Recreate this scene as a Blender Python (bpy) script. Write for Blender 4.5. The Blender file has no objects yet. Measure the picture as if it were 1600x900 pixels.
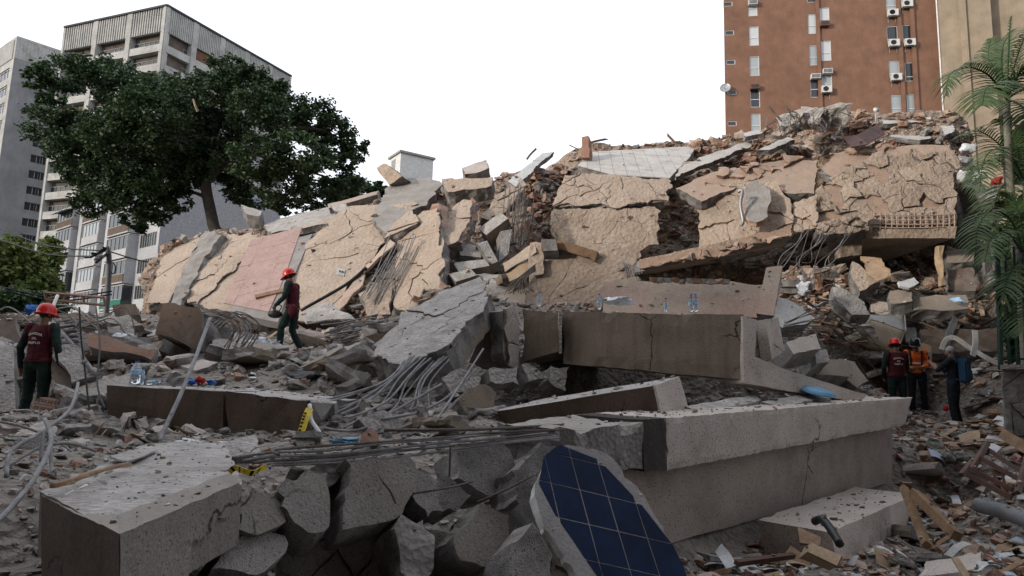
import bpy, bmesh, math, random
import numpy as np
from mathutils import Vector, Matrix, noise
from mathutils.geometry import delaunay_2d_cdt, tessellate_polygon
from mathutils.bvhtree import BVHTree

# ------------------------------------------------------------------ camera
sc = bpy.context.scene
col = sc.collection
F = 1066.7                      # focal length in photo pixels (24 mm on 36 mm)
EYE = Vector((0, 0, 1.6))
_u = Vector((226.0, -7410.0, F)).normalized()          # world up seen in camera axes (x right, y down, z forward)
_y = (Vector((0, 0, 1)) - _u * _u.z).normalized()
_x = _y.cross(_u)
if _x.x < 0: _x = -_x
R3 = Matrix((_x, _y, _u))       # camera axes -> world axes
cam_d = bpy.data.cameras.new('camera'); cam_d.sensor_width = 36; cam_d.lens = 24
cam_d.clip_start = .05; cam_d.clip_end = 3000
cam = bpy.data.objects.new('camera', cam_d); col.objects.link(cam); sc.camera = cam
r_, u_, b_ = R3 @ Vector((1, 0, 0)), R3 @ Vector((0, -1, 0)), R3 @ Vector((0, 0, -1))
cam.matrix_world = Matrix(((r_.x, u_.x, b_.x, EYE.x), (r_.y, u_.y, b_.y, EYE.y), (r_.z, u_.z, b_.z, EYE.z), (0, 0, 0, 1)))

# ------------------------------------------------------------------ light
SUN_EL, SUN_AZ = math.radians(11), math.radians(-122)      # azimuth measured from +Y towards +X
w = bpy.data.worlds.new('World'); sc.world = w; w.use_nodes = True
nt = w.node_tree; nt.nodes.clear()
out = nt.nodes.new('ShaderNodeOutputWorld'); bg = nt.nodes.new('ShaderNodeBackground')
sky = nt.nodes.new('ShaderNodeTexSky'); sky.sky_type = 'NISHITA'; sky.sun_disc = False
sky.sun_elevation = math.radians(16); sky.sun_rotation = SUN_AZ
sky.air_density = 1.0; sky.dust_density = 5.0; sky.ozone_density = 1.0
veil = nt.nodes.new('ShaderNodeMix'); veil.data_type = 'RGBA'; veil.inputs[0].default_value = .82   # thin bright cloud over the whole sky
veil.inputs[7].default_value = (8.9, 9.3, 10.1, 1)
nt.links.new(sky.outputs[0], veil.inputs[6]); nt.links.new(veil.outputs[2], bg.inputs[0])
bg.inputs[1].default_value = .13
nt.links.new(bg.outputs[0], out.inputs[0])
sun_d = bpy.data.lights.new('sun', 'SUN'); sun_d.energy = 2.15; sun_d.angle = math.radians(4); sun_d.color = (1, .92, .82)
sun = bpy.data.objects.new('sun', sun_d); col.objects.link(sun)
sd = Vector((math.sin(SUN_AZ) * math.cos(SUN_EL), math.cos(SUN_AZ) * math.cos(SUN_EL), math.sin(SUN_EL)))
sun.rotation_euler = sd.to_track_quat('Z', 'Y').to_euler(); sun.location = sd * 60
vs = sc.view_settings; vs.view_transform = 'Standard'; vs.look = 'None'; vs.gamma = 1; vs.use_curve_mapping = False; vs.exposure = 0.36
sc.cycles.max_bounces = 6; sc.cycles.diffuse_bounces = 2; sc.cycles.transparent_max_bounces = 6

rnd = random.Random(7)
NO = noise.noise

# ------------------------------------------------------------------ pixel -> place
def ray(px, py): return R3 @ Vector((px - 800, py - 450, F))
def P(px, py, D):
    d = ray(px, py); return EYE + d * (D / d.y)
def onz(px, py, z):
    d = ray(px, py); return EYE + d * ((z - EYE.z) / d.z)
class Pl:
    def __init__(s, a, b, c):
        s.o = P(*a); s.n = (P(*b) - s.o).cross(P(*c) - s.o).normalized()
        if s.n.dot(EYE - s.o) < 0: s.n = -s.n
    def at(s, px, py, off=0):
        d = ray(px, py); o = s.o + s.n * off
        return EYE + d * ((o - EYE).dot(s.n) / d.dot(s.n))
    def pts(s, ps, off=0): return [s.at(p[0], p[1], off) for p in ps]

# ------------------------------------------------------------------ materials
M = {}
def mat(name, c, c2=None, scale=2.5, bump=.35, bscale=25, rough=.92, metal=0, speck=0, dust=0, dustc=(.42, .38, .34), stain=0, spec=.25, trans=0, vor=0, dist=.02, spall=0, spallc=(.30, .285, .27), crack=0, streak=0):
    m = bpy.data.materials.new(name); m.use_nodes = True; M[name] = m
    t = m.node_tree; N = t.nodes; L = t.links
    b = N['Principled BSDF']; b.inputs['Roughness'].default_value = rough; b.inputs['Metallic'].default_value = metal
    b.inputs['Specular IOR Level'].default_value = spec
    if trans: b.inputs['Transmission Weight'].default_value = trans
    tc = N.new('ShaderNodeTexCoord')
    def noi(s, d=6, r=.6):
        n = N.new('ShaderNodeTexNoise'); n.inputs['Scale'].default_value = s; n.inputs['Detail'].default_value = d
        n.inputs['Roughness'].default_value = r; L.new(tc.outputs['Object'], n.inputs['Vector']); return n
    def mixc(fac, a, bb, mode='MIX'):
        x = N.new('ShaderNodeMix'); x.data_type = 'RGBA'; x.blend_type = mode
        for sck, v in ((x.inputs[0], fac), (x.inputs[6], a), (x.inputs[7], bb)):
            if isinstance(v, (int, float)): sck.default_value = v
            elif isinstance(v, tuple): sck.default_value = (*v, 1)
            else: L.new(v, sck)
        return x.outputs[2]
    def ramp(src, a, bb):
        r = N.new('ShaderNodeMapRange'); r.inputs[1].default_value = a; r.inputs[2].default_value = bb; L.new(src, r.inputs[0]); return r.outputs[0]
    if c2 is None: c2 = tuple(x * .72 for x in c)
    c_ = mixc(ramp(noi(scale).outputs[0], .36, .64), c, c2)
    fine = noi(bscale, 4)
    c_ = mixc(.55, c_, mixc(ramp(fine.outputs[0], .3, .7), (.62, .62, .62), (1.25, 1.25, 1.25)), 'MULTIPLY')
    if stain:
        s_ = noi(scale * .55, 5, .7)
        c_ = mixc(ramp(s_.outputs[0], .56, .74), c_, mixc(1.0, c_, (1 - stain, 1 - stain * 1.04, 1 - stain * 1.1), 'MULTIPLY'))
    if streak:
        mp = N.new('ShaderNodeMapping'); mp.inputs['Scale'].default_value = (4.5, 4.5, .35); L.new(tc.outputs['Object'], mp.inputs['Vector']); sn_ = noi(1.6, 6, .65); L.new(mp.outputs[0], sn_.inputs['Vector'])
        c_ = mixc(ramp(sn_.outputs[0], .5, .72), c_, mixc(1.0, c_, (1 - streak, 1 - streak, 1 - streak * .95), 'MULTIPLY'))
    if speck:
        v = N.new('ShaderNodeTexVoronoi'); v.inputs['Scale'].default_value = speck; L.new(tc.outputs['Object'], v.inputs['Vector'])
        c_ = mixc(ramp(v.outputs['Distance'], .13, .24), mixc(1.0, c_, (.3, .28, .27), 'MULTIPLY'), c_)
    hsp = None
    if spall:
        sn = noi(scale * .8, 7, .62); k_ = ramp(sn.outputs[0], spall, spall + .012); c_ = mixc(k_, c_, mixc(ramp(fine.outputs[0], .35, .65), spallc, tuple(x * .55 for x in spallc))); hsp = k_
    if crack:
        wn = noi(crack * 1.5, 5, .65); va = N.new('ShaderNodeVectorMath'); va.operation = 'MULTIPLY_ADD'; L.new(wn.outputs['Color'], va.inputs[0]); va.inputs[1].default_value = (.4 / crack,) * 3; L.new(tc.outputs['Object'], va.inputs[2])
        vc = N.new('ShaderNodeTexVoronoi'); vc.feature = 'DISTANCE_TO_EDGE'; vc.inputs['Scale'].default_value = crack; L.new(va.outputs[0], vc.inputs['Vector'])
        ln = ramp(vc.outputs['Distance'], .014, .004); mk = ramp(noi(crack * .6, 3).outputs[0], .55, .62); mm = N.new('ShaderNodeMath'); mm.operation = 'MULTIPLY'; L.new(ln, mm.inputs[0]); L.new(mk, mm.inputs[1])
        c_ = mixc(mm.outputs[0], c_, mixc(1.0, c_, (.22, .2, .19), 'MULTIPLY'))
    if dust:
        g = N.new('ShaderNodeNewGeometry'); sp = N.new('ShaderNodeSeparateXYZ'); L.new(g.outputs['Normal'], sp.inputs[0])
        ad = N.new('ShaderNodeMath'); ad.operation = 'MULTIPLY_ADD'; L.new(noi(scale * 2).outputs[0], ad.inputs[0]); ad.inputs[1].default_value = .8; L.new(sp.outputs[2], ad.inputs[2])
        mu = N.new('ShaderNodeMath'); mu.operation = 'MULTIPLY'; L.new(ramp(ad.outputs[0], .75, 1.3), mu.inputs[0]); mu.inputs[1].default_value = dust
        c_ = mixc(mu.outputs[0], c_, dustc)
    L.new(c_, b.inputs['Base Color'])
    if bump:
        bp = N.new('ShaderNodeBump'); bp.inputs['Strength'].default_value = bump; bp.inputs['Distance'].default_value = dist
        h = fine.outputs[0]
        if vor:
            v = N.new('ShaderNodeTexVoronoi'); v.inputs['Scale'].default_value = vor; L.new(tc.outputs['Object'], v.inputs['Vector'])
            a2 = N.new('ShaderNodeMath'); a2.operation = 'ADD'; L.new(h, a2.inputs[0]); L.new(v.outputs['Distance'], a2.inputs[1]); h = a2.outputs[0]
        if hsp is not None:
            s3 = N.new('ShaderNodeMath'); s3.operation = 'MULTIPLY_ADD'; L.new(hsp, s3.inputs[0]); s3.inputs[1].default_value = -.9; L.new(h, s3.inputs[2]); h = s3.outputs[0]
        L.new(h, bp.inputs['Height']); L.new(bp.outputs[0], b.inputs['Normal'])
    return m
mat('concrete', (.30, .285, .27), (.19, .18, .17), scale=3, bump=.8, bscale=16, vor=22, dust=.45, stain=.35, crack=1.5)
mat('concrete_core', (.30, .285, .275), (.15, .14, .135), scale=4, bump=.5, bscale=38, vor=110, dist=.014, dust=.4, stain=.4, speck=34)
mat('concrete_dust', (.45, .42, .40), (.31, .29, .27), scale=4, bump=.8, bscale=22, vor=25, stain=.4, crack=1.6)
mat('stucco_tan', (.44, .355, .285), (.36, .28, .22), scale=1.6, bump=.7, bscale=18, vor=9, dist=.035, stain=.4, dust=.35, dustc=(.44, .36, .30), spall=.70, spallc=(.40, .27, .19), crack=1.1)
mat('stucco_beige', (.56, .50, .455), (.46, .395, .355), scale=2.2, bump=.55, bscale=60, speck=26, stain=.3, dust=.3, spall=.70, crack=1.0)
mat('stucco_wall', (.37, .315, .275), (.29, .24, .21), scale=2.2, bump=.55, bscale=60, speck=26, stain=.35, dust=.3, spall=.70, crack=1.0)  # darker copy of the beige stucco, paints in the overhang's shade
mat('stucco_lump', (.265, .248, .232), (.20, .175, .152), scale=2.2, bump=.55, bscale=60, speck=42, stain=.4, dust=.3, spall=.66, crack=1.3, streak=.15)
mat('stucco_brown_and_shade', (.125, .09, .07), (.095, .07, .055), scale=1.8, bump=.3, bscale=40, stain=.4, dust=.55, spall=.68, spallc=(.17, .155, .14), crack=1.2, streak=.25)  # brown stucco; its dark tone also paints shade onto camera-facing sides
mat('stucco_mid', (.26, .21, .165), (.20, .16, .125), scale=2, bump=.5, bscale=50, stain=.4, dust=.45, spall=.69, crack=1.2, streak=.25)
mat('stucco_pink', (.42, .30, .25), (.40, .33, .27), scale=1.2, bump=.3, bscale=22, stain=.25, dust=.2)
mat('pink_tile', (.39, .265, .235), (.34, .225, .195), scale=2, bump=.15, bscale=14, rough=.6, stain=.2, spec=.4)
mat('roof_tile', (.55, .53, .50), (.45, .42, .39), scale=2, bump=.2, bscale=20, stain=.35, rough=.8)
mat('red_brick', (.33, .185, .135), (.25, .15, .115), scale=7, bump=.6, bscale=30, dust=.55, dustc=(.42, .33, .27), stain=.2)
mat('pink_rubble', (.45, .32, .245), (.36, .26, .20), scale=5, bump=.7, bscale=24, dust=.4)
mat('rubble', (.17, .15, .13), (.085, .075, .065), scale=5, bump=1, bscale=14, vor=12, dist=.05, dust=.4)
mat('rubble_warm', (.38, .28, .21), (.20, .15, .12), scale=4, bump=1, bscale=12, vor=10, dist=.06, dust=.35)
mat('asphalt', (.06, .058, .055), bump=.4)
mat('rebar', (.17, .15, .14), (.11, .085, .07), scale=9, bump=.5, bscale=70, rough=.75, metal=.2)
mat('rebar_grey', (.31, .31, .32), (.20, .195, .195), scale=9, bump=.6, bscale=80, rough=.7, metal=.25)
mat('cable', (.03, .03, .032), bump=0, rough=.6)
mat('wood', (.27, .17, .10), (.17, .105, .065), scale=6, bump=.4, bscale=35, rough=.7)
mat('wood_pale', (.40, .30, .20), (.31, .22, .14), scale=5, bump=.3, bscale=35, rough=.75)
mat('wood_dark', (.10, .05, .035), (.06, .032, .025), scale=5, bump=.2, bscale=30, rough=.5)
mat('paper', (.62, .62, .63), (.52, .52, .54), scale=5, bump=.1, rough=.7)
mat('paper_blue', (.25, .33, .42), (.4, .43, .46), scale=14, bump=.1, rough=.6)
mat('cardboard', (.36, .26, .17), (.29, .2, .13), scale=5, bump=.1)
mat('white_paint', (.66, .66, .64), (.56, .55, .53), scale=4, bump=.15, rough=.6, stain=.25)
mat('metal_grey', (.36, .37, .38), (.27, .27, .28), scale=5, bump=.15, rough=.45, metal=.5)
mat('metal_brown', (.085, .04, .035), (.05, .025, .022), scale=3, bump=.15, rough=.4)
mat('black_plastic', (.02, .02, .022), (.035, .035, .038), scale=5, bump=.1, rough=.4)
mat('pipe_grey', (.16, .165, .175), (.11, .115, .12), scale=4, bump=.2, rough=.55)
mat('blue_tile', (.006, .017, .052), (.004, .010, .033), scale=5, bump=.12, bscale=30, rough=.5, spec=.08, stain=.3)
mat('grout', (.30, .28, .27), bump=.4, bscale=60)
mat('blue_plastic', (.12, .32, .5), bump=0, rough=.4)
mat('blue_cloth', (.03, .10, .35), (.05, .17, .5), scale=9, bump=.2)
mat('red_cloth', (.42, .03, .03), bump=.1)
mat('grey_cloth', (.22, .22, .23), (.4, .4, .4), scale=8, bump=.3)
mat('plastic_bag', (.72, .73, .75), (.6, .62, .65), scale=6, bump=.3, rough=.35)
mat('yellow_tape', (.62, .46, .03), (.5, .37, .03), scale=5, bump=.1, rough=.45)
mat('tape_black', (.012, .012, .012), bump=0)
mat('fabric_beige', (.42, .36, .27), (.34, .285, .21), scale=4, bump=.4, bscale=50)
mat('mattress', (.55, .55, .55), (.46, .46, .46), scale=4, bump=.3, bscale=20)
mat('stone', (.20, .19, .18), (.12, .115, .11), scale=6, bump=.8, bscale=18, vor=9)
mat('green_paint', (.015, .05, .04), (.02, .04, .03), bump=.1, rough=.5)
def flatmat(name, c, rough=.5, metal=0, trans=0, spec=.5, ior=1.45):
    m = bpy.data.materials.new(name); m.use_nodes = True; M[name] = m; b = m.node_tree.nodes['Principled BSDF']
    b.inputs['Base Color'].default_value = (*c, 1); b.inputs['Roughness'].default_value = rough; b.inputs['Metallic'].default_value = metal
    b.inputs['Transmission Weight'].default_value = trans; b.inputs['Specular IOR Level'].default_value = spec; b.inputs['IOR'].default_value = ior
flatmat('clear_plastic', (.9, .95, 1), .08, trans=.9, ior=1.2)
flatmat('water', (.85, .93, .97), .02, trans=.9, ior=1.33)
flatmat('cap_blue', (.02, .12, .5), .4)
flatmat('bottle_label', (.35, .55, .75), .5)
flatmat('window_glass', (.025, .03, .035), .12, spec=.6)
flatmat('window_glass_pale', (.30, .33, .34), .25, spec=.6)
flatmat('lettering', (.62, .60, .55), .7)
flatmat('skin', (.22, .12, .08), .6, spec=.3)
flatmat('hair_dark', (.012, .01, .009), .7)
flatmat('hair_grey', (.26, .26, .27), .7)
flatmat('helmet_red', (.55, .018, .015), .28)
flatmat('helmet_black', (.012, .012, .014), .25)
mat('uniform_green', (.016, .034, .03), (.010, .023, .021), scale=9, bump=.4, bscale=22, rough=.9)
mat('vest_maroon', (.075, .008, .015), (.05, .006, .011), scale=9, bump=.4, bscale=20, rough=.85)
mat('jacket_orange', (.72, .14, .02), (.55, .10, .015), scale=9, bump=.4, bscale=20, rough=.8)
mat('navy_cloth', (.010, .013, .02), (.016, .019, .028), scale=9, bump=.4, bscale=20)
mat('backpack_blue', (.022, .06, .115), (.016, .045, .085), scale=9, bump=.3, bscale=26)
mat('boots', (.014, .013, .012), bump=.2, rough=.6)

# ------------------------------------------------------------------ objects
def mesh(name, vs_, fs, mats, mi=None, smooth=False):
    me = bpy.data.meshes.new(name)
    me.from_pydata([tuple(v) for v in vs_], [], [tuple(f) for f in fs]); 
    for m in (mats if isinstance(mats, (list, tuple)) else [mats]): me.materials.append(M[m])
    if mi is not None: me.polygons.foreach_set('material_index', np.asarray(mi, dtype=np.int32))
    if smooth: me.polygons.foreach_set('use_smooth', np.ones(len(me.polygons), dtype=bool))
    me.update(); return me
def tag(o, label=None, cat=None, group=None, kind=None):
    if label: o['label'] = label
    if cat: o['category'] = cat; o['kind'] = 'thing'
    if group: o['group'] = group
    if kind: o['kind'] = kind
    return o
def link(name, me, parent=None):
    o = bpy.data.objects.new(name, me); col.objects.link(o)
    if parent is not None:
        o.parent = parent
        if parent.type == 'EMPTY': o.location = -parent.location
    return o
def thing(name, loc, label, cat, group=None):
    o = bpy.data.objects.new(name, None); col.objects.link(o); o.location = loc; o.empty_display_size = .1
    return tag(o, label, cat, group)
class MB:
    def __init__(s): s.v = []; s.f = []; s.m = []
    def add(s, vs_, fs, m=0):
        k = len(s.v); s.v += [Vector(v) for v in vs_]; s.f += [tuple(i + k for i in f) for f in fs]; s.m += [m] * len(fs); return s
    def box(s, O, U, N, a, b, n0, n1, z0, z1, m=0):
        Z = Vector((0, 0, 1))
        vs_ = [O + U * u + N * n + Z * z for z in (z0, z1) for u, n in ((a, n0), (b, n0), (b, n1), (a, n1))]
        return s.add(vs_, [(0, 3, 2, 1), (4, 5, 6, 7), (0, 1, 5, 4), (1, 2, 6, 5), (2, 3, 7, 6), (3, 0, 4, 7)], m)
    def hexa(s, c, m=0):
        return s.add(c, [(0, 3, 2, 1), (4, 5, 6, 7), (0, 1, 5, 4), (1, 2, 6, 5), (2, 3, 7, 6), (3, 0, 4, 7)], m)
    def tube(s, pts, r, n=6, m=0, close=True, r2=None, smooth_pts=True):
        pts = [Vector(p) for p in pts]
        if smooth_pts and len(pts) > 2: pts = catmull(pts)
        k = len(s.v); L = len(pts); up = None
        for i, p in enumerate(pts):
            t = (pts[min(i + 1, L - 1)] - pts[max(i - 1, 0)])
            t = t.normalized() if t.length > 1e-9 else Vector((0, 0, 1))
            if up is None: up = Vector((0, 0, 1)) if abs(t.z) < .9 else Vector((1, 0, 0))
            a = t.cross(up)
            a = a.normalized() if a.length > 1e-6 else t.orthogonal().normalized()
            up = a.cross(t).normalized(); b = up
            rr = r if r2 is None else r + (r2 - r) * i / (L - 1)
            for j in range(n):
                q = 2 * math.pi * j / n; s.v.append(p + a * math.cos(q) * rr + b * math.sin(q) * rr)
        for i in range(L - 1):
            for j in range(n):
                s.f.append((k + i * n + j, k + i * n + (j + 1) % n, k + (i + 1) * n + (j + 1) % n, k + (i + 1) * n + j)); s.m.append(m)
        if close:
            s.f.append(tuple(k + j for j in reversed(range(n)))); s.m.append(m)
            s.f.append(tuple(k + (L - 1) * n + j for j in range(n))); s.m.append(m)
        return s
    def lathe(s, O, prof, n=12, m=0, axis=Vector((0, 0, 1))):
        k = len(s.v); a = axis.orthogonal().normalized(); b = axis.cross(a)
        for r, h in prof:
            for j in range(n):
                q = 2 * math.pi * j / n; s.v.append(O + axis * h + (a * math.cos(q) + b * math.sin(q)) * r)
        for i in range(len(prof) - 1):
            for j in range(n):
                s.f.append((k + i * n + j, k + i * n + (j + 1) % n, k + (i + 1) * n + (j + 1) % n, k + (i + 1) * n + j)); s.m.append(m)
        s.f.append(tuple(k + j for j in reversed(range(n)))); s.m.append(m)
        s.f.append(tuple(k + (len(prof) - 1) * n + j for j in range(n))); s.m.append(m)
        return s
    def build(s, name, mats, parent=None, smooth=False): return link(name, mesh(name, s.v, s.f, mats, s.m, smooth), parent)
def catmull(p, n=5):
    o = []
    for i in range(len(p) - 1):
        a, b, c, d = p[max(i - 1, 0)], p[i], p[i + 1], p[min(i + 2, len(p) - 1)]
        for k in range(n):
            t = k / n; o.append(.5 * ((2 * b) + (c - a) * t + (2 * a - 5 * b + 4 * c - d) * t * t + (3 * b - a - 3 * c + d) * t ** 3))
    return o + [p[-1]]
def fbm(p, s, seed=0.):
    q = p * s + Vector((seed * 7.31, seed * 3.17, seed * 5.7))
    return NO(q) + .5 * NO(q * 2.1) + .25 * NO(q * 4.3)
_seed = [0]
def nseed(): _seed[0] += 1; return _seed[0]

# broken slab: planar outline with rough broken edges, relief on the face, real thickness
def slab_mesh(name, pts, thick, mats=('stucco_tan', 'concrete_core'), seg=.14, rough=.04, relief=.012, grid=.3, straight=(), back=None):
    sd_ = nseed(); n = Vector((0, 0, 0)); L = len(pts); o = sum(pts, Vector()) / L
    for i in range(L): n += (pts[i] - o).cross(pts[(i + 1) % L] - o)
    n.normalize()
    if n.dot(EYE - o) < 0: pts = pts[::-1]; n = -n; straight = {(L - 2 - k) % L for k in straight}
    e1 = (pts[1] - pts[0]).normalized(); e1 = (e1 - n * e1.dot(n)).normalized(); e2 = n.cross(e1)
    back = -n if back is None else back
    q = [Vector(((p - o).dot(e1), (p - o).dot(e2))) for p in pts]
    ol = []; brk = []
    for i in range(L):
        a, b = q[i], q[(i + 1) % L]; k = max(1, int((b - a).length / seg)); d = (b - a); nn = Vector((-d.y, d.x)).normalized() if d.length > 0 else Vector((0, 0))
        for j in range(k):
            p = a + d * (j / k); bad = i not in straight
            if bad and j > 0:
                p = p + nn * rough * (1.6 * NO(Vector((p.x * 1.7, p.y * 1.7, sd_))) + 1.0 * NO(Vector((p.x * 6, p.y * 6, sd_ + 9.)))) + d.normalized() * (seg * .25 * NO(Vector((p.x * 9, p.y * 9, sd_ + 3.))))
            if not bad and j > 0: p = p + nn * min(.006, rough) * (NO(Vector((p.x * 5, p.y * 5, sd_))) + NO(Vector((p.x * 14, p.y * 14, sd_))))
            ol.append(p); brk.append(bad)
    x0, x1 = min(p.x for p in ol), max(p.x for p in ol); y0, y1 = min(p.y for p in ol), max(p.y for p in ol)
    grid = max(grid, math.sqrt((x1 - x0) * (y1 - y0) / 900))
    def inside(x, y):
        c = False; k = len(ol)
        for i in range(k):
            a, b = ol[i], ol[i - 1]
            if (a.y > y) != (b.y > y) and x < (b.x - a.x) * (y - a.y) / (b.y - a.y) + a.x: c = not c
        return c
    inner = []; yy = y0 + grid / 2
    while yy < y1:
        xx = x0 + grid / 2
        while xx < x1:
            x = xx + rnd.uniform(-.3, .3) * grid; y = yy + rnd.uniform(-.3, .3) * grid
            if inside(x, y) and min((x - p.x) ** 2 + (y - p.y) ** 2 for p in ol) > (grid * .35) ** 2: inner.append(Vector((x, y)))
            xx += grid
        yy += grid
    k = len(ol)
    v2, _, f2, ov, _, _ = delaunay_2d_cdt(ol + inner, [(i, (i + 1) % k) for i in range(k)], [], 1, 1e-5)
    idx = {}
    for i, l in enumerate(ov):
        for j in l: idx[j] = i
    V = []
    for p in v2:
        w3 = o + e1 * p.x + e2 * p.y; V.append(w3 + n * relief * fbm(w3, 1.3, sd_) )
    Fc = [tuple(f) for f in f2]; mi = [0] * len(Fc)
    # face winding
    if Fc:
        a, b, c = (V[i] for i in Fc[0][:3])
        if (b - a).cross(c - a).dot(n) < 0: Fc = [f[::-1] for f in Fc]
    prev = [idx.get(i, 0) for i in range(k)]
    NL = 3
    for l in range(1, NL + 1):
        cur = []
        for i in range(k):
            p = ol[i]; w3 = o + e1 * p.x + e2 * p.y + back * (thick * l / NL)
            if brk[i]: w3 += (e1 * fbm(w3, 4, sd_) + e2 * fbm(w3, 4, sd_ + 5)) * rough * .9
            cur.append(len(V)); V.append(w3)
        for i in range(k):
            j = (i + 1) % k; Fc.append((prev[j], prev[i], cur[i], cur[j])); mi.append(1 if brk[i] else (0 if len(mats) < 3 else 2))
        prev = cur
    for t in tessellate_polygon([[Vector((p.x, p.y, 0)) for p in ol]]):
        Fc.append(tuple(prev[i] for i in t)); mi.append(1)
    me = mesh(name, V, Fc, list(mats), mi)
    bm = bmesh.new(); bm.from_mesh(me); bmesh.ops.recalc_face_normals(bm, faces=bm.faces); bm.to_mesh(me); bm.free()
    return me
def slab(name, pts, thick, label=None, cat=None, group=None, parent=None, **k):
    o = link(name, slab_mesh(name, pts, thick, **k), parent)
    return tag(o, label, cat, group) if parent is None else o

# beam: eight corners, chipped edges, optionally broken ends
def beam_mesh(name, c, mats=('stucco_mid', 'concrete_core'), seg=.16, rough=.008, chip=.018, ends=(0, 0), endseg=.0, coremat=1, topmat=None):
    sd_ = nseed()
    # c[u][v][w]: u along, v up, w depth
    g = lambda u, v, w_: ((c[0][0][0] * (1 - u) + c[1][0][0] * u) * (1 - v) + (c[0][1][0] * (1 - u) + c[1][1][0] * u) * v) * (1 - w_) + ((c[0][0][1] * (1 - u) + c[1][0][1] * u) * (1 - v) + (c[0][1][1] * (1 - u) + c[1][1][1] * u) * v) * w_
    ex = (c[1][0][0] - c[0][0][0]); ey = c[0][1][0] - c[0][0][0]; ez = c[0][0][1] - c[0][0][0]
    N_ = [max(2, min(130, int(e.length / seg))) for e in (ex, ey, ez)]
    ctr = g(.5, .5, .5); U = ex.normalized(); V = []; id_ = {}
    def vid(i, j, k):
        if (i, j, k) in id_: return id_[i, j, k]
        u, v, w_ = i / N_[0], j / N_[1], k / N_[2]; p = g(u, v, w_); q = p.copy()
        ext = (i in (0, N_[0])) + (j in (0, N_[1])) + (k in (0, N_[2]))
        q += Vector((fbm(p, 2, sd_), fbm(p, 2, sd_ + 3), fbm(p, 2, sd_ + 6))) * rough
        if ext >= 2:
            t = max(0, .25 + .7 * fbm(p, 3.5, sd_ + 11) + .9 * fbm(p, 13, sd_ + 12)); q += (g(.06 + .88 * u if i in (0, N_[0]) else u, .5 + (v - .5) * .9, .5 + (w_ - .5) * .9) - p).normalized() * chip * t
        for s_, e_ in ((0, ends[0]), (1, ends[1])):
            if e_:
                du = abs(u - s_) * ex.length
                if du < e_ * 2.5:
                    f_ = 1 - du / (e_ * 2.5)
                    q += U * (1 if s_ == 0 else -1) * e_ * f_ * (.6 + 1.2 * fbm(Vector((p.x, p.y, p.z)), 2.2, sd_ + 20)) + Vector((fbm(p, 6, sd_), fbm(p, 6, sd_ + 1), fbm(p, 6, sd_ + 2))) * e_ * .16 * f_
        id_[i, j, k] = len(V); V.append(q); return id_[i, j, k]
    Fc = []; mi = []
    A, B, C = N_
    def quad(l, m, flip=False): Fc.append(tuple(l[::-1] if flip else l)); mi.append(m)
    for i in range(A):
        for j in range(B):
            quad([vid(i, j, 0), vid(i + 1, j, 0), vid(i + 1, j + 1, 0), vid(i, j + 1, 0)], 0)
            quad([vid(i, j, C), vid(i + 1, j, C), vid(i + 1, j + 1, C), vid(i, j + 1, C)], 0, True)
        for k in range(C):
            quad([vid(i, 0, k), vid(i + 1, 0, k), vid(i + 1, 0, k + 1), vid(i, 0, k + 1)], 0, True)
            quad([vid(i, B, k), vid(i + 1, B, k), vid(i + 1, B, k + 1), vid(i, B, k + 1)], 0 if topmat is None else topmat)
    for j in range(B):
        for k in range(C):
            quad([vid(0, j, k), vid(0, j + 1, k), vid(0, j + 1, k + 1), vid(0, j, k + 1)], coremat if ends[0] else 0)
            quad([vid(A, j, k), vid(A, j + 1, k), vid(A, j + 1, k + 1), vid(A, j, k + 1)], coremat if ends[1] else 0, True)
    me = mesh(name, V, Fc, list(mats), mi)
    bm = bmesh.new(); bm.from_mesh(me); bmesh.ops.recalc_face_normals(bm, faces=bm.faces); bm.to_mesh(me); bm.free()
    return me
def quadc(tl, tr, br, bl, back):
    tl, tr, br, bl = (P(*p) if isinstance(p, tuple) else p for p in (tl, tr, br, bl)); b = Vector(back)
    return [[[bl, bl + b], [tl, tl + b]], [[br, br + b], [tr, tr + b]]]
def beam(name, tl, tr, br, bl, back, label=None, cat=None, group=None, parent=None, **k):
    o = link(name, beam_mesh(name, quadc(tl, tr, br, bl, back), **k), parent)
    return tag(o, label, cat, group) if parent is None else o

# wall broken into pieces (each piece a part)
def vor_cells(seeds, poly):
    cells = []
    for i, s in enumerate(seeds):
        c = poly[:]
        for j, t in sorted(((j, t) for j, t in enumerate(seeds) if j != i), key=lambda a: (a[1] - s).length_squared)[:26]:
            m_ = (s + t) / 2; d = t - s; o2 = []
            for a in range(len(c)):
                p, q_ = c[a], c[(a + 1) % len(c)]; fp, fq = (p - m_).dot(d), (q_ - m_).dot(d)
                if fp <= 0: o2.append(p)
                if fp * fq < 0: o2.append(p + (q_ - p) * (fp / (fp - fq)))
            c = o2
            if len(c) < 3: break
        cells.append(c if len(c) >= 3 else None)
    return cells
def in_poly(p, ol):
    c = False
    for i in range(len(ol)):
        a, b = ol[i], ol[i - 1]
        if (a.y > p.y) != (b.y > p.y) and p.x < (b.x - a.x) * (p.y - a.y) / (b.y - a.y) + a.x: c = not c
    return c
def clip_convex(c, poly):
    k = len(poly); ar = sum(poly[i].x * poly[(i + 1) % k].y - poly[(i + 1) % k].x * poly[i].y for i in range(k)); sg = 1 if ar > 0 else -1
    for i in range(k):
        a, b = poly[i], poly[(i + 1) % k]; d = b - a; o2 = []
        f = lambda p: sg * (d.x * (p.y - a.y) - d.y * (p.x - a.x))
        for j in range(len(c)):
            p, q_ = c[j], c[(j + 1) % len(c)]; fp, fq = f(p), f(q_)
            if fp >= 0: o2.append(p)
            if fp * fq < 0: o2.append(p + (q_ - p) * (fp / (fp - fq)))
        c = o2
        if len(c) < 3: return None
    return c
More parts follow.
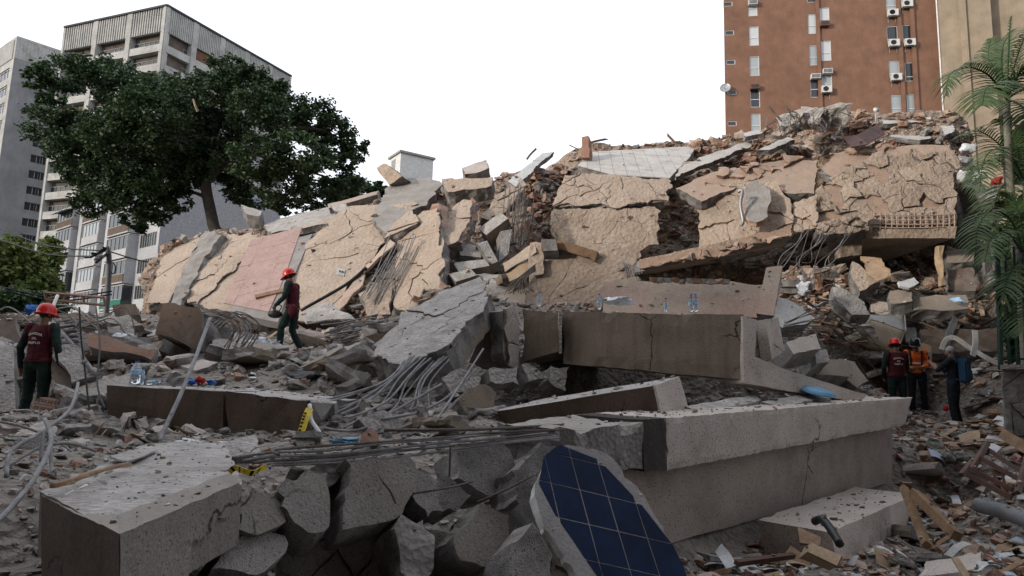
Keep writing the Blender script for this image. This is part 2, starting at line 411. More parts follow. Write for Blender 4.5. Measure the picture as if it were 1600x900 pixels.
def frame(pts):
    L = len(pts); o = sum(pts, Vector()) / L; n = Vector()
    for i in range(L): n += (pts[i] - o).cross(pts[(i + 1) % L] - o)
    n.normalize()
    if n.dot(EYE - o) < 0: n = -n
    e1 = (pts[1] - pts[0]).normalized(); e1 = (e1 - n * e1.dot(n)).normalized(); e2 = n.cross(e1)
    return o, e1, e2, n
def piece_mesh(name, c, o, e1, e2, n, thick, gap, seg, warp, tilt, lift, mats, mi_front=0):
    sd_ = nseed(); ctr = sum(c, Vector((0, 0))) / len(c); ol = []
    for i in range(len(c)):
        a, b = c[i], c[(i + 1) % len(c)]; k = max(1, min(10, round((b - a).length / seg)))
        for j in range(k):
            p = a + (b - a) * (j / k); q = Vector((p.x, p.y, 0))
            p = p + Vector((fbm(q, 2.2, 40) + .45 * fbm(q, 8, 41), fbm(q, 2.2, 50) + .45 * fbm(q, 8, 51))) * warp
            d = ctr - p; p = p + d.normalized() * min(.0025 + gap * 2.2 * max(0, fbm(q, .9, 60) + .12), d.length * .4); ol.append(p)
    k = len(ol); tx, ty = rnd.uniform(-tilt, tilt), rnd.uniform(-tilt, tilt)
    def W(p, h): return o + e1 * p.x + e2 * p.y + n * (h + (p.x - ctr.x) * tx + (p.y - ctr.y) * ty)
    V = []; Fc = []; mi = []
    for p in ol: V.append(W(p, lift - .004 - .006 * rnd.random()))
    for p in ol: V.append(W(p + (ctr - p) * min(.18, .018 / max(.01, (ctr - p).length)), lift + .006 * fbm(Vector((p.x, p.y, 0)), 4, sd_)))
    for p in ol: V.append(W(p + (ctr - p) * .12 * rnd.random(), lift - thick))
    cI = len(V); V.append(W(ctr, lift + .006 + .014 * rnd.random()))
    for i in range(k):
        j = (i + 1) % k
        Fc += [(i, j, k + j, k + i), (k + i, k + j, cI), (2 * k + i, 2 * k + j, j, i)]; mi += [mi_front, mi_front, 1]
    Fc.append(tuple(2 * k + i for i in reversed(range(k)))); mi.append(1)
    return mesh(name, V, Fc, mats, mi)
def cracked_wall(parent, name, pts, thick, n, gap=.012, seg=.11, warp=.07, tilt=.05, lift=.02, mats=('stucco_tan', 'concrete_core'), clip=True, drop=None, bias=None, seed=1, aspect=1.0):
    o, e1, e2, nn = frame(pts); r = random.Random(seed)
    q = [Vector(((p - o).dot(e1), (p - o).dot(e2))) for p in pts]
    x0, x1 = min(p.x for p in q), max(p.x for p in q); y0, y1 = min(p.y for p in q), max(p.y for p in q); pad = .3
    S = []; tries = 0
    while len(S) < n and tries < 20000:
        tries += 1; p = Vector((r.uniform(x0, x1), r.uniform(y0, y1)))
        if not in_poly(p, q): continue
        if bias and r.random() > bias((p.x - x0) / (x1 - x0), (p.y - y0) / (y1 - y0)): continue
        md = r.choice((.12, .2, .6)) * math.sqrt((x1 - x0) * (y1 - y0) / n)
        if any(((p - s).x * aspect) ** 2 + (p - s).y ** 2 < md * md for s in S): continue
        S.append(p)
    bb = [Vector((x0 - pad, y0 - pad)), Vector((x1 + pad, y0 - pad)), Vector((x1 + pad, y1 + pad)), Vector((x0 - pad, y1 + pad))]
    made = []
    for s, c in zip(S, vor_cells(S, bb)):
        if not c: continue
        if clip: c = clip_convex(c, q)
        if not c: continue
        fx, fy = (s.x - x0) / (x1 - x0), (s.y - y0) / (y1 - y0)
        if drop and r.random() < drop(fx, fy): continue
        me = piece_mesh(name, c, o, e1, e2, nn, thick, gap, seg, warp, tilt, r.uniform(-lift, lift), list(mats))
        made.append(link(name, me, parent))
    return made

# rocks
def rock_mesh(name, seed, mats=('concrete_core',), flat=1.0, n=14, boxy=.5):
    r = random.Random(seed); bm = bmesh.new()
    for _ in range(n):
        p = Vector((r.gauss(0, 1), r.gauss(0, 1), r.gauss(0, 1))).normalized()
        if r.random() < boxy: p = Vector((math.copysign(.62, p.x), math.copysign(.62, p.y), math.copysign(.62, p.z))) + p * .22
        p = Vector((p.x, p.y * r.uniform(.7, 1), p.z * flat)); bm.verts.new(p * .5)
    h = bmesh.ops.convex_hull(bm, input=bm.verts)
    bmesh.ops.delete(bm, geom=[v for v in bm.verts if not v.link_faces], context='VERTS')
    bmesh.ops.dissolve_limit(bm, angle_limit=.12, verts=bm.verts, edges=bm.edges)
    bmesh.ops.recalc_face_normals(bm, faces=bm.faces)
    me = bpy.data.meshes.new(name); bm.to_mesh(me); bm.free()
    for m in mats: me.materials.append(M[m])
    return me
def lump_mesh(name, seed, mats, sub=3, amp=.22, flat=.8, boxy=.6):
    # larger lump: hull, subdivided and roughened
    me = rock_mesh(name, seed, mats, flat, 16, boxy); bm = bmesh.new(); bm.from_mesh(me)
    bmesh.ops.triangulate(bm, faces=bm.faces)
    bmesh.ops.subdivide_edges(bm, edges=bm.edges, cuts=sub, use_grid_fill=True)
    for v in bm.verts:
        p = v.co.copy(); v.co += Vector((fbm(p, 3, seed), fbm(p, 3, seed + 2), fbm(p, 3, seed + 4))) * amp * .25 + p.normalized() * amp * .35 * fbm(p, 5, seed + 8)
    bmesh.ops.recalc_face_normals(bm, faces=bm.faces); bm.to_mesh(me); bm.free(); return me
RK = [rock_mesh('rock', 100 + i, flat=(1, .7, .5)[i % 3]) for i in range(12)]
RKN = []
for me in RK:
    v = np.array([x.co[:] for x in me.vertices], dtype=np.float32); fs = [tuple(p.vertices) for p in me.polygons]; RKN.append((v, fs))
SHARD = (np.array([(-.5, -.3, -.04), (.45, -.35, -.04), (.5, .3, -.04), (-.35, .35, -.04), (-.5, -.3, .04), (.45, -.35, .04), (.5, .3, .04), (-.35, .35, .04)], dtype=np.float32), [(0, 3, 2, 1), (4, 5, 6, 7), (0, 1, 5, 4), (1, 2, 6, 5), (2, 3, 7, 6), (3, 0, 4, 7)])
def stuff(name, label, cat, places, mats, parent=None, shard=.25):
    # places: list of (x,y,z,size,matindex)
    Vs = []; Fs = []; Ms = []; k = 0
    for (x, y, z, s, m) in places:
        if rnd.random() < shard: v, fs = SHARD; sc_ = np.array([s * rnd.uniform(.8, 1.6), s * rnd.uniform(.5, 1), s * 1.3])
        else: v, fs = RKN[rnd.randrange(12)]; sc_ = np.array([s * rnd.uniform(.7, 1.4), s * rnd.uniform(.7, 1.2), s * rnd.uniform(.5, 1)])
        a = rnd.uniform(0, 6.28); b = rnd.gauss(0, .5); ca, sa, cb, sb = math.cos(a), math.sin(a), math.cos(b), math.sin(b)
        Rm = np.array([[ca, -sa * cb, sa * sb], [sa, ca * cb, -ca * sb], [0, sb, cb]])
        Vs.append((v * sc_) @ Rm.T + np.array([x, y, z])); Fs += [tuple(i + k for i in f) for f in fs]; Ms += [m] * len(fs); k += len(v)
    me = mesh(name, np.concatenate(Vs).tolist(), Fs, mats, Ms); o = link(name, me, parent)
    if parent is None: tag(o, label, cat)
    o['kind'] = 'stuff'; return o
def place(name, me, loc, size, label, cat, group=None, rot=None, material=None):
    o = bpy.data.objects.new(name, me); col.objects.link(o); o.location = loc
    o.scale = size if isinstance(size, (tuple, list, Vector)) else (size,) * 3
    o.rotation_euler = rot if rot is not None else (rnd.uniform(-.6, .6), rnd.uniform(-.6, .6), rnd.uniform(0, 6.28))
    return tag(o, label, cat, group)
def rebars(parent, lines, r=.011, mat_='rebar', name='rebar'):
    for l in lines: MB().tube(l, r, 5).build(name, [mat_], parent, True)
# ------------------------------------------------------------------ ground and rubble terrain
tag(link('ground', mesh('ground', [(-900, -400, -.4), (900, -400, -.4), (900, 1500, -.4), (-900, 1500, -.4)], [(0, 1, 2, 3)], 'asphalt')), kind='structure')
CP = [P(*p) for p in [(-150, 760, 4), (-150, 640, 9), (-200, 560, 13), (30, 672, 10), (60, 668, 9.9), (150, 692, 7), (100, 655, 9.3), (300, 705, 6.6), (380, 700, 6.6), (60, 700, 6.5),
    (100, 545, 12.5), (200, 575, 11.3), (180, 610, 10), (20, 535, 13.5), (300, 575, 12.6), (430, 556, 14.1), (470, 555, 14.1), (380, 525, 15.2), (520, 520, 15.5), (600, 505, 15.5), (250, 500, 18), (130, 500, 18), (0, 500, 18),
    (620, 650, 8.5), (700, 625, 9), (650, 700, 6.8), (560, 712, 6.3), (720, 690, 7), (780, 650, 8.5), (860, 690, 9), (950, 710, 9.4), (1050, 700, 9.4), (1000, 690, 11), (1100, 690, 10.4),
    (900, 505, 12.6), (1000, 505, 12.6), (1100, 505, 12.6), (900, 480, 15), (1050, 480, 15), (1150, 470, 15.5), (760, 475, 14.5), (690, 450, 16), (620, 500, 15), (800, 440, 17),
    (1300, 905, 5.9), (1600, 905, 6.1), (1480, 692, 13), (1450, 680, 13.4), (1420, 690, 12.4), (1600, 750, 9), (1500, 702, 11.5), (1490, 670, 14.8), (1410, 652, 15.2), (1435, 648, 15.8), (1340, 610, 14), (1280, 590, 12.5), (1270, 560, 13.5), (1250, 520, 14.5), (1450, 575, 16.5), (1560, 570, 17), (1400, 500, 18), (1500, 465, 19.3), (1300, 480, 17), (1280, 420, 18.5), (1370, 440, 19.5), (1500, 430, 20.5), (1650, 640, 14), (1700, 800, 8), (1800, 600, 17),
    (600, 940, 4.1), (1100, 905, 5.6), (200, 960, 3.2), (-100, 960, 3.2), (850, 930, 4.2)]]
CP += [Vector((1.42 + 5.05 * q + .35, 6.3 + 4.7 * q - .35, -.05)) for q in (-.3, -.15, 0, .15, .3, .45, .6, .75, .9, 1.0)] + [Vector((1.42 + 5.05 * q + 1.3, 6.3 + 4.7 * q - .6, -.15)) for q in (-.1, .2, .5, .8)] + [Vector((1.42 + 5.05 * q - .9, 6.3 + 4.7 * q + .9, .95)) for q in (0, .25, .5, .75)]
CPN = np.array([p[:] for p in CP])
def hgt(x, y):
    x = np.asarray(x, float); y = np.asarray(y, float)
    d = (x[..., None] - CPN[:, 0]) ** 2 + (y[..., None] - CPN[:, 1]) ** 2 + .02
    w_ = d ** -2.0
    return (w_ * CPN[:, 2]).sum(-1) / w_.sum(-1)
X0, X1, Y0, Y1 = -17., 19., 1.2, 21.
nx, ny = 230, 130
gx, gy = np.meshgrid(np.linspace(X0, X1, nx), np.linspace(Y0, Y1, ny)); gz = hgt(gx, gy)
V = []
for j in range(ny):
    for i in range(nx):
        x, y, z = gx[j, i], gy[j, i], gz[j, i]; p = Vector((x, y, 0))
        e = min(1, min(x - X0, X1 - x, 3 * (y - Y0)) / 2.0)
        z = (z + .10 * fbm(p, 1.1, 3) + .06 * abs(fbm(p, 3.1, 5))) * max(0, e) - .3 * (1 - max(0, e)) if e < 1 else z + .10 * fbm(p, 1.1, 3) + .06 * abs(fbm(p, 3.1, 5))
        V.append((x, y, z))
Fc = [(j * nx + i, j * nx + i + 1, (j + 1) * nx + i + 1, (j + 1) * nx + i) for j in range(ny - 1) for i in range(nx - 1)]
mound = link('rubble_ground', mesh('rubble_ground', V, Fc, 'rubble')); tag(mound, kind='structure')
BVM = BVHTree.FromPolygons([Vector(v) for v in V], Fc)
def mz(x, y):
    h = BVM.ray_cast(Vector((x, y, 40)), Vector((0, 0, -1)))[0]; return h.z if h else 0.
# the mass of the collapsed block behind its fallen facades
RO = [  # column px: foot (y,D), shoulder (y,D)
    (222, 478, 21.0, 415, 22.5), (290, 476, 20.3, 374, 23.2), (345, 480, 19.8, 360, 23.4), (420, 500, 18.6, 352, 23.2), (500, 490, 18.0, 338, 22.8), (590, 480, 17.6, 312, 22.6), (640, 470, 17.6, 290, 22.2), (700, 440, 18.2, 288, 22), (760, 420, 18.6, 284, 22),
    (830, 420, 19.2, 268, 22), (900, 420, 20.0, 262, 22.3), (980, 430, 20.2, 262, 22.4), (1060, 440, 20.4, 262, 22.4), (1150, 440, 20.8, 245, 22.4), (1230, 440, 21, 222, 22.2), (1300, 440, 21.2, 218, 22), (1380, 440, 21.3, 220, 21.6), (1450, 440, 21.3, 220, 21.4), (1505, 440, 21.3, 240, 21.4), (1530, 440, 21.4, 330, 21.6)]
core_rows = []
RIDGE = {900: 268, 980: 262, 1060: 258, 1150: 250, 1230: 236, 1300: 232, 1380: 228, 1450: 226, 1505: 236}
for px, fy, fd, sy, sD in RO:
    a, b = P(px, fy, fd), P(px, sy, sD); bk = P(px, RIDGE[px], 26.) if px in RIDGE else Vector((b.x * 1.12, b.y + 5, b.z + .35)); e = Vector((b.x * 1.25, b.y + 9, 0))
    if px > 1260: a = P(px, fy, 24.5)
    a0 = a.copy(); a0.z = 0
    if px > 1260:
        core_rows.append([a0, a, P(px, 400, 24.5), P(px, 372, 23.8), P(px, 350, 21.6), b, b.lerp(bk, .5), e]); continue
    core_rows.append([a0, a, a.lerp(b, .35) + Vector((0, .5, 0)) * (px > 880), a.lerp(b, .7) + Vector((0, .3, 0)) * (px > 880), b, b.lerp(bk, .5), bk, e])
def grid_mesh(rows, nu, nv, amp, seed, name, mats):
    r = [catmull(q, nv) for q in rows]; k = len(r[0]); cols = [catmull([q[j] for q in r], nu) for j in range(k)]; n = len(cols[0]); V = []
    for j in range(k):
        for i in range(n):
            p = cols[j][i]; V.append(p + Vector((fbm(p, 1.2, seed), fbm(p, 1.2, seed + 4), fbm(p, 1.2, seed + 7))) * amp + Vector((fbm(p, 4, seed), fbm(p, 4, seed + 4), fbm(p, 4, seed + 7))) * amp * .4)
    return mesh(name, V, [(j * n + i, j * n + i + 1, (j + 1) * n + i + 1, (j + 1) * n + i) for j in range(k - 1) for i in range(n - 1)], mats), V, cols
cm_, coreV, ccols = grid_mesh(core_rows, 9, 7, .16, 2, 'rubble_core', ['rubble_warm'])
tag(link('rubble_core', cm_), kind='structure')
BVC = BVHTree.FromPolygons([v.co.copy() for v in cm_.vertices], [tuple(p.vertices) for p in cm_.polygons])
def cz(x, y):
    h = BVC.ray_cast(Vector((x, y, 60)), Vector((0, 0, -1)))[0]; return h.z if h else None

# ------------------------------------------------------------------ buildings
Zv = Vector((0, 0, 1))
def wall_holes(mb, O, U, N, W, z0, z1, holes, depth, m=0, mr=0):
    us = sorted({0, W, *[h[0] for h in holes], *[h[1] for h in holes]}); zs = sorted({z0, z1, *[h[2] for h in holes], *[h[3] for h in holes]})
    for a, b in zip(us, us[1:]):
        for c, d in zip(zs, zs[1:]):
            mu, mw = (a + b) / 2, (c + d) / 2
            if any(h[0] < mu < h[1] and h[2] < mw < h[3] for h in holes): continue
            mb.add([O + U * a + Zv * c, O + U * b + Zv * c, O + U * b + Zv * d, O + U * a + Zv * d], [(0, 1, 2, 3)], m)
    for a, b, c, d in holes:
        q = [O + U * a + Zv * c, O + U * b + Zv * c, O + U * b + Zv * d, O + U * a + Zv * d]; k = [p - N * depth for p in q]
        for i in range(4): mb.add([q[i], q[(i + 1) % 4], k[(i + 1) % 4], k[i]], [(0, 1, 2, 3)], mr)
def winmesh(wd, ht, kind, mats, mull=1, rail=.45, fr=.05):
    # local: x along, y outward(-), z up; origin bottom-left; parts: frame(0) glass(1)
    mb = MB(); O = Vector((0, 0, 0)); U = Vector((1, 0, 0)); N = Vector((0, -1, 0))
    for a, b, c, d in ((0, fr, 0, ht), (wd - fr, wd, 0, ht), (fr, wd - fr, 0, fr), (fr, wd - fr, ht - fr, ht)): mb.box(O, U, N, a, b, .02, .09, c, d, 0)
    for i in range(1, mull): mb.box(O, U, N, wd * i / mull - fr / 2, wd * i / mull + fr / 2, .02, .085, fr, ht - fr, 0)
    if rail: mb.box(O, U, N, fr, wd - fr, .02, .08, ht * rail - fr / 2, ht * rail + fr / 2, 0)
    return mesh('window', mb.v, mb.f, mats[:1], None)
def panemesh(wd, ht, m, fr=.05):
    return mesh('pane', [(fr * .5, -.03, fr * .5), (wd - fr * .5, -.03, fr * .5), (wd - fr * .5, -.03, ht - fr * .5), (fr * .5, -.03, ht - fr * .5)], [(0, 1, 2, 3)], [m])
def rotU(U): return math.atan2(U.y, U.x)
def put(name, me, parent, loc, rz):
    o = bpy.data.objects.new(name, me); col.objects.link(o); o.parent = parent
    o.location = loc - (parent.location if parent.type == 'EMPTY' else Vector()); o.rotation_euler = (0, 0, rz); return o
def putsub(name, me, parent):
    o = bpy.data.objects.new(name, me); col.objects.link(o); o.parent = parent; return o
mat('brown_wall', (.205, .112, .074), (.185, .10, .066), scale=.25, bump=.05, bscale=.9, stain=.14, streak=.12)
mat('tan_wall', (.275, .22, .16), (.25, .20, .145), scale=.2, bump=.05, bscale=.8, stain=.15, streak=.1)
mat('grey_facade', (.34, .335, .32), (.27, .265, .25), scale=.35, bump=.1, bscale=5, stain=.35)
mat('weathered_concrete', (.42, .415, .39), (.30, .295, .28), scale=.5, bump=.1, bscale=4, stain=.5)
mat('roof_edge', (.07, .07, .07), bump=0)
mat('grey_panel', (.24, .24, .245), (.20, .20, .205), scale=.15, bump=.05, bscale=.6, stain=.25, streak=.15)
mat('facade_white', (.40, .40, .405), (.32, .32, .325), scale=.4, bump=.1, bscale=6, stain=.3)
mat('side_render', (.32, .32, .335), (.24, .24, .25), scale=5, bump=.6, bscale=8)
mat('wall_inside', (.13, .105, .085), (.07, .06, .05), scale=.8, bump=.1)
mat('louvre_brown', (.17, .085, .05), bump=0)
mat('panel_green', (.02, .11, .085), (.03, .15, .11), scale=2, bump=0)
mat('ac_white', (.60, .60, .58), (.5, .49, .47), scale=3, bump=0, rough=.5)
mat('ac_brown', (.20, .11, .075), bump=0, rough=.6)
flatmat('curtain', (.46, .48, .49), .3, spec=.5)
flatmat('sky_glass', (.22, .24, .25), .08, spec=.8)

# brown apartment block (right)
DB = 64.
O_ = P(1134, 213, DB); O_.z = 0; Rr = P(1475, 180, DB - 3); Rr.z = 0
U = (Rr - O_).normalized(); N = Vector((U.y, -U.x, 0)); WB = (Rr - O_).length; H = 62.
bb = thing('brown_apartment_block', O_, 'tall brown rendered apartment block behind the right end of the ruin', 'building')
plB = Pl((1134, 213, DB), (1475, 180, DB - 3), (1134, 0, 1)); plB.n = N.copy(); plB.o = O_.copy()
def uz(px, py): q = plB.at(px, py); return (q - O_).dot(U), q.z
wins = []
for (px, py) in [(1137.5, 6), (1140, 51), (1142, 97), (1144, 144), (1144, 193)]: wins.append((px, py, .85, .5, 0, 'dark'))
for (px, py, k) in [(1176, 10, 'pale'), (1178, 56, 'pale'), (1179, 103, 'blind'), (1180, 152, 'dark'), (1181, 193, 'blind')]: wins.append((px, py, .9, 2.05, .4, k))
for (px, py, k) in [(1268, -12, 'dark'), (1270, 37, 'pale'), (1272.5, 86, 'blind'), (1274, 136, 'dark'), (1276, 186, 'dark')]: wins.append((px, py, .9, 2.1, .4, k))
for (px, py, k) in [(1287, -20, 'dark'), (1288.5, 27, 'pale'), (1291, 79, 'pale'), (1292.5, 128, 'blind')]: wins.append((px, py, .9, 2.1, .4, k))
for (px, py, k) in [(1393, 2, 'blind'), (1394.5, 54, 'dark'), (1398, 108, 'blind'), (1401.5, 162, 'blind')]: wins.append((px, py, 1.0, 1.75, .25, k))
for (px, py, k) in [(1416, -2, 'pale'), (1419, 53, 'dark'), (1423, 112, 'dark'), (1426, 162, 'blind')]: wins.append((px, py, 1.0, 1.9 if k != 'pale' else 1.5, .25, k))
holes = []
for (px, py, wd, ht, rl, k) in wins:
    u, z = uz(px, py); holes.append((u - wd / 2, u + wd / 2, z - ht / 2, z + ht / 2))
mb = MB(); wall_holes(mb, O_, U, N, WB, 0, H, holes, .16)
BD = Vector((O_.x + .8, O_.y, 0)).normalized() * 18; mb.add([O_, O_ + BD, O_ + BD + Zv * H, O_ + Zv * H], [(0, 1, 2, 3)]); mb.add([O_ + Zv * H, O_ + U * WB + Zv * H, O_ + U * WB + BD + Zv * H, O_ + BD + Zv * H], [(0, 1, 2, 3)])
mb.build('wall', ['brown_wall'], bb)
cache = {}
rz = rotU(U)
for (px, py, wd, ht, rl, k), h in zip(wins, holes):
    key = (wd, ht, rl)
    if key not in cache: cache[key] = winmesh(wd, ht, k, ['white_paint'], 1, rl, .06)
    g = {'dark': 'window_glass', 'pale': 'curtain', 'blind': 'window_glass_pale'}[k]
    if (key, g) not in cache: cache[key, g] = panemesh(wd, ht, g)
    wo = put('window', cache[key], bb, O_ + U * h[0] + Zv * h[2] - N * .14, rz); putsub('pane', cache[key, g], wo)
# ledges beside the paired window columns
for px, n1 in ((1279.5, .22), (1407.5, .28)):
    u, _ = uz(px, 100); MB().box(O_, U, N, u - .16, u + .16, .003, n1, 0, H - .3).build('ledge', ['brown_wall'], bb)
u, _ = uz(1441, 100); MB().box(O_, U, N, u - .9, u - .55, .003, .25, 0, H - .3).build('ledge', ['brown_wall'], bb)
def acunit(kind):
    mb = MB(); O = Vector(); Ux = Vector((1, 0, 0)); Nx = Vector((0, -1, 0))
    if kind == 'split':
        mb.box(O, Ux, Nx, 0, .92, .18, .55, 0, .66, 0)
        me = mesh('air_conditioner', mb.v, mb.f, ['ac_white'], mb.m)
        f = MB(); f.lathe(Vector((.36, -.552, .33)), [(.25, 0), (.25, .02), (.20, .012), (.20, 0)], 16, 0, Vector((0, -1, 0))); f.lathe(Vector((.36, -.552, .33)), [(.06, 0), (.06, .03)], 10, 0, Vector((0, -1, 0)))
        for q in range(4):
            a = q * math.pi / 4; f.tube([Vector((.36 + .19 * math.cos(a), -.565, .33 + .19 * math.sin(a))), Vector((.36 - .19 * math.cos(a), -.565, .33 - .19 * math.sin(a)))], .012, 4)
        brs = []
        for x in (.12, .78):
            br = MB(); br.box(O, Ux, Nx, x, x + .06, .003, .5, -.08, -.003); br.box(O, Ux, Nx, x, x + .06, .003, .06, -.5, -.078); brs.append(('bracket', mesh('bracket', br.v, br.f, ['metal_grey'])))
        return me, [('fan_grille', mesh('fan_grille', f.v, f.f, ['black_plastic']))] + brs
    mb.box(O, Ux, Nx, 0, .85, .003, .48, 0, .48, 0)
    me = mesh('air_conditioner', mb.v, mb.f, ['ac_white' if kind == 'box' else 'ac_brown'], mb.m)
    f = MB()
    for i in range(7): f.box(O, Ux, Nx, .06 + i * .11, .12 + i * .11, .482, .50, .06, .42)
    return me, [('grille', mesh('grille', f.v, f.f, ['black_plastic']))]
ACS = {k: acunit(k) for k in ('split', 'box', 'boxb')}
for px, py, k in [(1392.5, 24, 'split'), (1394.5, 71, 'split'), (1419, 70, 'split'), (1398, 124, 'split'), (1289.5, 143, 'split'), (1288, 39, 'boxb'), (1292, 113, 'box'), (1273.5, 121, 'box'), (1179, 137, 'boxb'), (1176, 6, 'box'), (1415, 10, 'split')]:
    u, z = uz(px, py); me, parts = ACS[k]; o = put('air_conditioner', me, bb, O_ + U * (u - .45) + Zv * (z - .28), rz)
    for nm, pm in parts: putsub(nm, pm, o)
# satellite dish on its corner
u, z = uz(1132, 141); dpos = O_ + U * u + Zv * z + N * .5
mb = MB(); mb.lathe(dpos, [(.02, -.12), (.25, -.09), (.42, -.02), (.52, .06), (.51, .07), (.40, 0), (.02, -.09)], 16, 0, Vector((-.35, -.9, .25)).normalized())
dd = mb.build('satellite_dish', ['metal_grey'], bb); MB().tube([dpos, dpos - N * .5 + U * .15], .035, 6, 0).build('arm', ['metal_grey'], dd)

# tan building at the far right
A0 = P(1475, 180, 60.); A0.z = 0; A1 = P(1561, 185, 57.5); A1.z = 0; U = (A1 - A0).normalized(); N = Vector((U.y, -U.x, 0)); WT = (A1 - A0).length
tb = thing('tan_apartment_block', A0, 'plain tan windowless tower wall at the upper right behind the palm', 'building')
mb = MB(); mb.box(A0, U, N, .02, WT, -16, 0, 0, 62); mb.build('wall', ['tan_wall'], tb)
mb = MB(); mb.box(A0, U, N, WT * .42, WT * .55, .003, .35, 0, 61.5); mb.build('pilaster', ['tan_wall'], tb)
mb = MB(); mb.box(A0, U, N, WT + .003, WT + 14, -16, -1.6, 0, 62); mb.build('recessed_wall', ['tan_wall'], tb)
mb = MB(); mb.box(A0, U, N, -.09, .015, -2, .12, 0, 61); mb.build('corner_strip', ['white_paint'], tb)

# grey office tower with louvred top storey
cT = P(261.7, 7.3, 95.); zT = cT.z; lT = onz(101.7, 41.7, zT); rT = onz(455, 118, zT)
t = thing('louvred_office_tower', Vector((cT.x, cT.y, 0)), 'grey concrete office tower with louvred top floor rising behind the big tree', 'building')
base = Vector((cT.x, cT.y, 0))
FH = 3.05; LOUV = 3.9
winc = {}
for (e, nb) in ((lT, 3), (rT, 5)):
    U = Vector((e.x - cT.x, e.y - cT.y, 0)); W = U.length; U.normalize(); N = Vector((U.y, -U.x, 0))
    if N.dot(EYE - base) < 0: N = -N
    bw = W / nb
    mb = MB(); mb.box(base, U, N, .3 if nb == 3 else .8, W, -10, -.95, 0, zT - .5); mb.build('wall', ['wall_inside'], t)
    for i in range(nb + 1):
        mb = MB(); a = max(-.0, i * bw - .45); b = min(W, i * bw + .45); mb.box(base, U, N, a + (.003 if nb == 5 else 0), b, -.9, .16, 0, zT - .35); mb.build('pillar', ['weathered_concrete'], t)
    mb = MB(); mb.box(base, U, N, -.1, W, -.9, .25, zT - .3, zT); mb.build('roof_coping', ['roof_edge'], t)
    for i in range(nb):
        a, b = i * bw + .455, (i + 1) * bw - .455
        # louvre screen
        mb = MB(); mb.box(base, U, N, a, b, -.9, -.35, zT - LOUV, zT - .32); sp = mb.build('louvre_backing', ['grey_facade'], t)
        nf = 13
        for k in range(nf):
            mb = MB(); c = a + (b - a) * (k + .5) / nf; mb.box(base, U, N, c - .11, c + .11, -.345, .05, zT - LOUV - .25, zT - .32); mb.build('louvre', ['weathered_concrete'], sp)
        nfl = int((zT - LOUV) / FH)
        for f in range(nfl):
            ztop = zT - LOUV - .3 - f * FH
            if ztop < 4: break
            mb = MB(); mb.box(base, U, N, a, b, -.9, .02 if f else .03, ztop - FH, ztop - FH + 1.15); mb.build('spandrel', ['weathered_concrete'], t)
            odd = (nb == 5 and ((i == 1 and f == 0) or (i == 2 and f == 0)))
            wd = b - a
            if odd:
                mb = MB(); mb.box(base, U, N, a + .4, b - .6, -.7, -.3, ztop - FH + 1.16, ztop - .05); mb.build('shutter', ['louvre_brown'], t)
            key = round(wd, 2)
            if key not in winc: winc[key] = (winmesh(wd, 1.05, 0, ['grey_facade'], 6, 0, .07), panemesh(wd, 1.05, 'window_glass'))
            o2 = put('window', winc[key][0], t, base + U * (a if N.dot(Vector((U.y, -U.x, 0))) > 0 else b) + Zv * (ztop - FH + 1.2) - N * .8, rotU(U) if N.dot(Vector((U.y, -U.x, 0))) > 0 else rotU(-U))
            putsub('pane', winc[key][1], o2)
# air conditioners seen on the tower ledges
# left tower
cL = P(27, 56, 116.); zL = cL.z; lL = onz(-40, 103, zL); rL = onz(100, 80.5, zL); base = Vector((cL.x, cL.y, 0))
t = thing('blank_sided_tower', base, 'pale grey tower with blank side wall and open roof frame at left edge', 'building')
U = Vector((rL.x - cL.x, rL.y - cL.y, 0)); W = U.length; U.normalize(); N = Vector((U.y, -U.x, 0))
if N.dot(EYE - base) < 0: N = -N
U2 = Vector((lL.x - cL.x, lL.y - cL.y, 0)); W2 = U2.length; U2.normalize(); N2 = Vector((U2.y, -U2.x, 0))
if N2.dot(EYE - base) < 0: N2 = -N2
OPH = 4.2
holes = []
for k in range(14):
    for (pa) in (.60, .80):
        z = zL - 19.5 - k * 2.95
        if z > 1: holes.append((W * pa, W * pa + 1.9, z, z + 1.5))
mb = MB(); wall_holes(mb, base, U, N, W, 0, zL - OPH, holes, .3); mb.build('side_wall', ['grey_panel'], t)
wm = winmesh(1.9, 1.5, 0, ['grey_facade'], 2, 0, .08); pm = panemesh(1.9, 1.5, 'window_glass')
fl = N.dot(Vector((U.y, -U.x, 0))) > 0
for h in holes: putsub('pane', pm, put('window', wm, t, base + U * (h[0] if fl else h[1]) + Zv * h[2] - N * .28, rotU(U) if fl else rotU(-U)))
mb = MB(); mb.box(base, U, N, .003, W, -1.2, .06, zL - .45, zL); mb.build('roof_beam', ['weathered_concrete'], t)
for k in range(14):
    a = W * k / 13.; mb = MB(); mb.box(base, U, N, min(a, W - .55), min(a, W - .55) + .55, -.9, .03, zL - OPH + .003, zL - .453); mb.build('fin', ['weathered_concrete'], t)
holes = []
for k in range(16):
    z = zL - OPH - 3.4 - k * 3.3
    if z > 1: holes.append((1.6, W2 - .6, z, z + 2.0))
mb = MB(); wall_holes(mb, base, U2, N2, W2, 0, zL, holes, .5); mb.build('front_wall', ['weathered_concrete'], t)
wl = W2 - 2.2; wm = winmesh(wl, 2.0, 0, ['white_paint'], 12, .0, .14); pm = panemesh(wl, 2.0, 'window_glass'); fl = N2.dot(Vector((U2.y, -U2.x, 0))) > 0
for h in holes: putsub('pane', pm, put('window', wm, t, base + U2 * (h[0] if fl else h[1]) + Zv * h[2] - N2 * .3, rotU(U2) if fl else rotU(-U2)))
mb = MB(); mb.box(base, U2, N2, .8, W2 - 1, .003, .12, zL - OPH, zL - .6); mb.build('parapet_panel', ['grey_facade'], t)

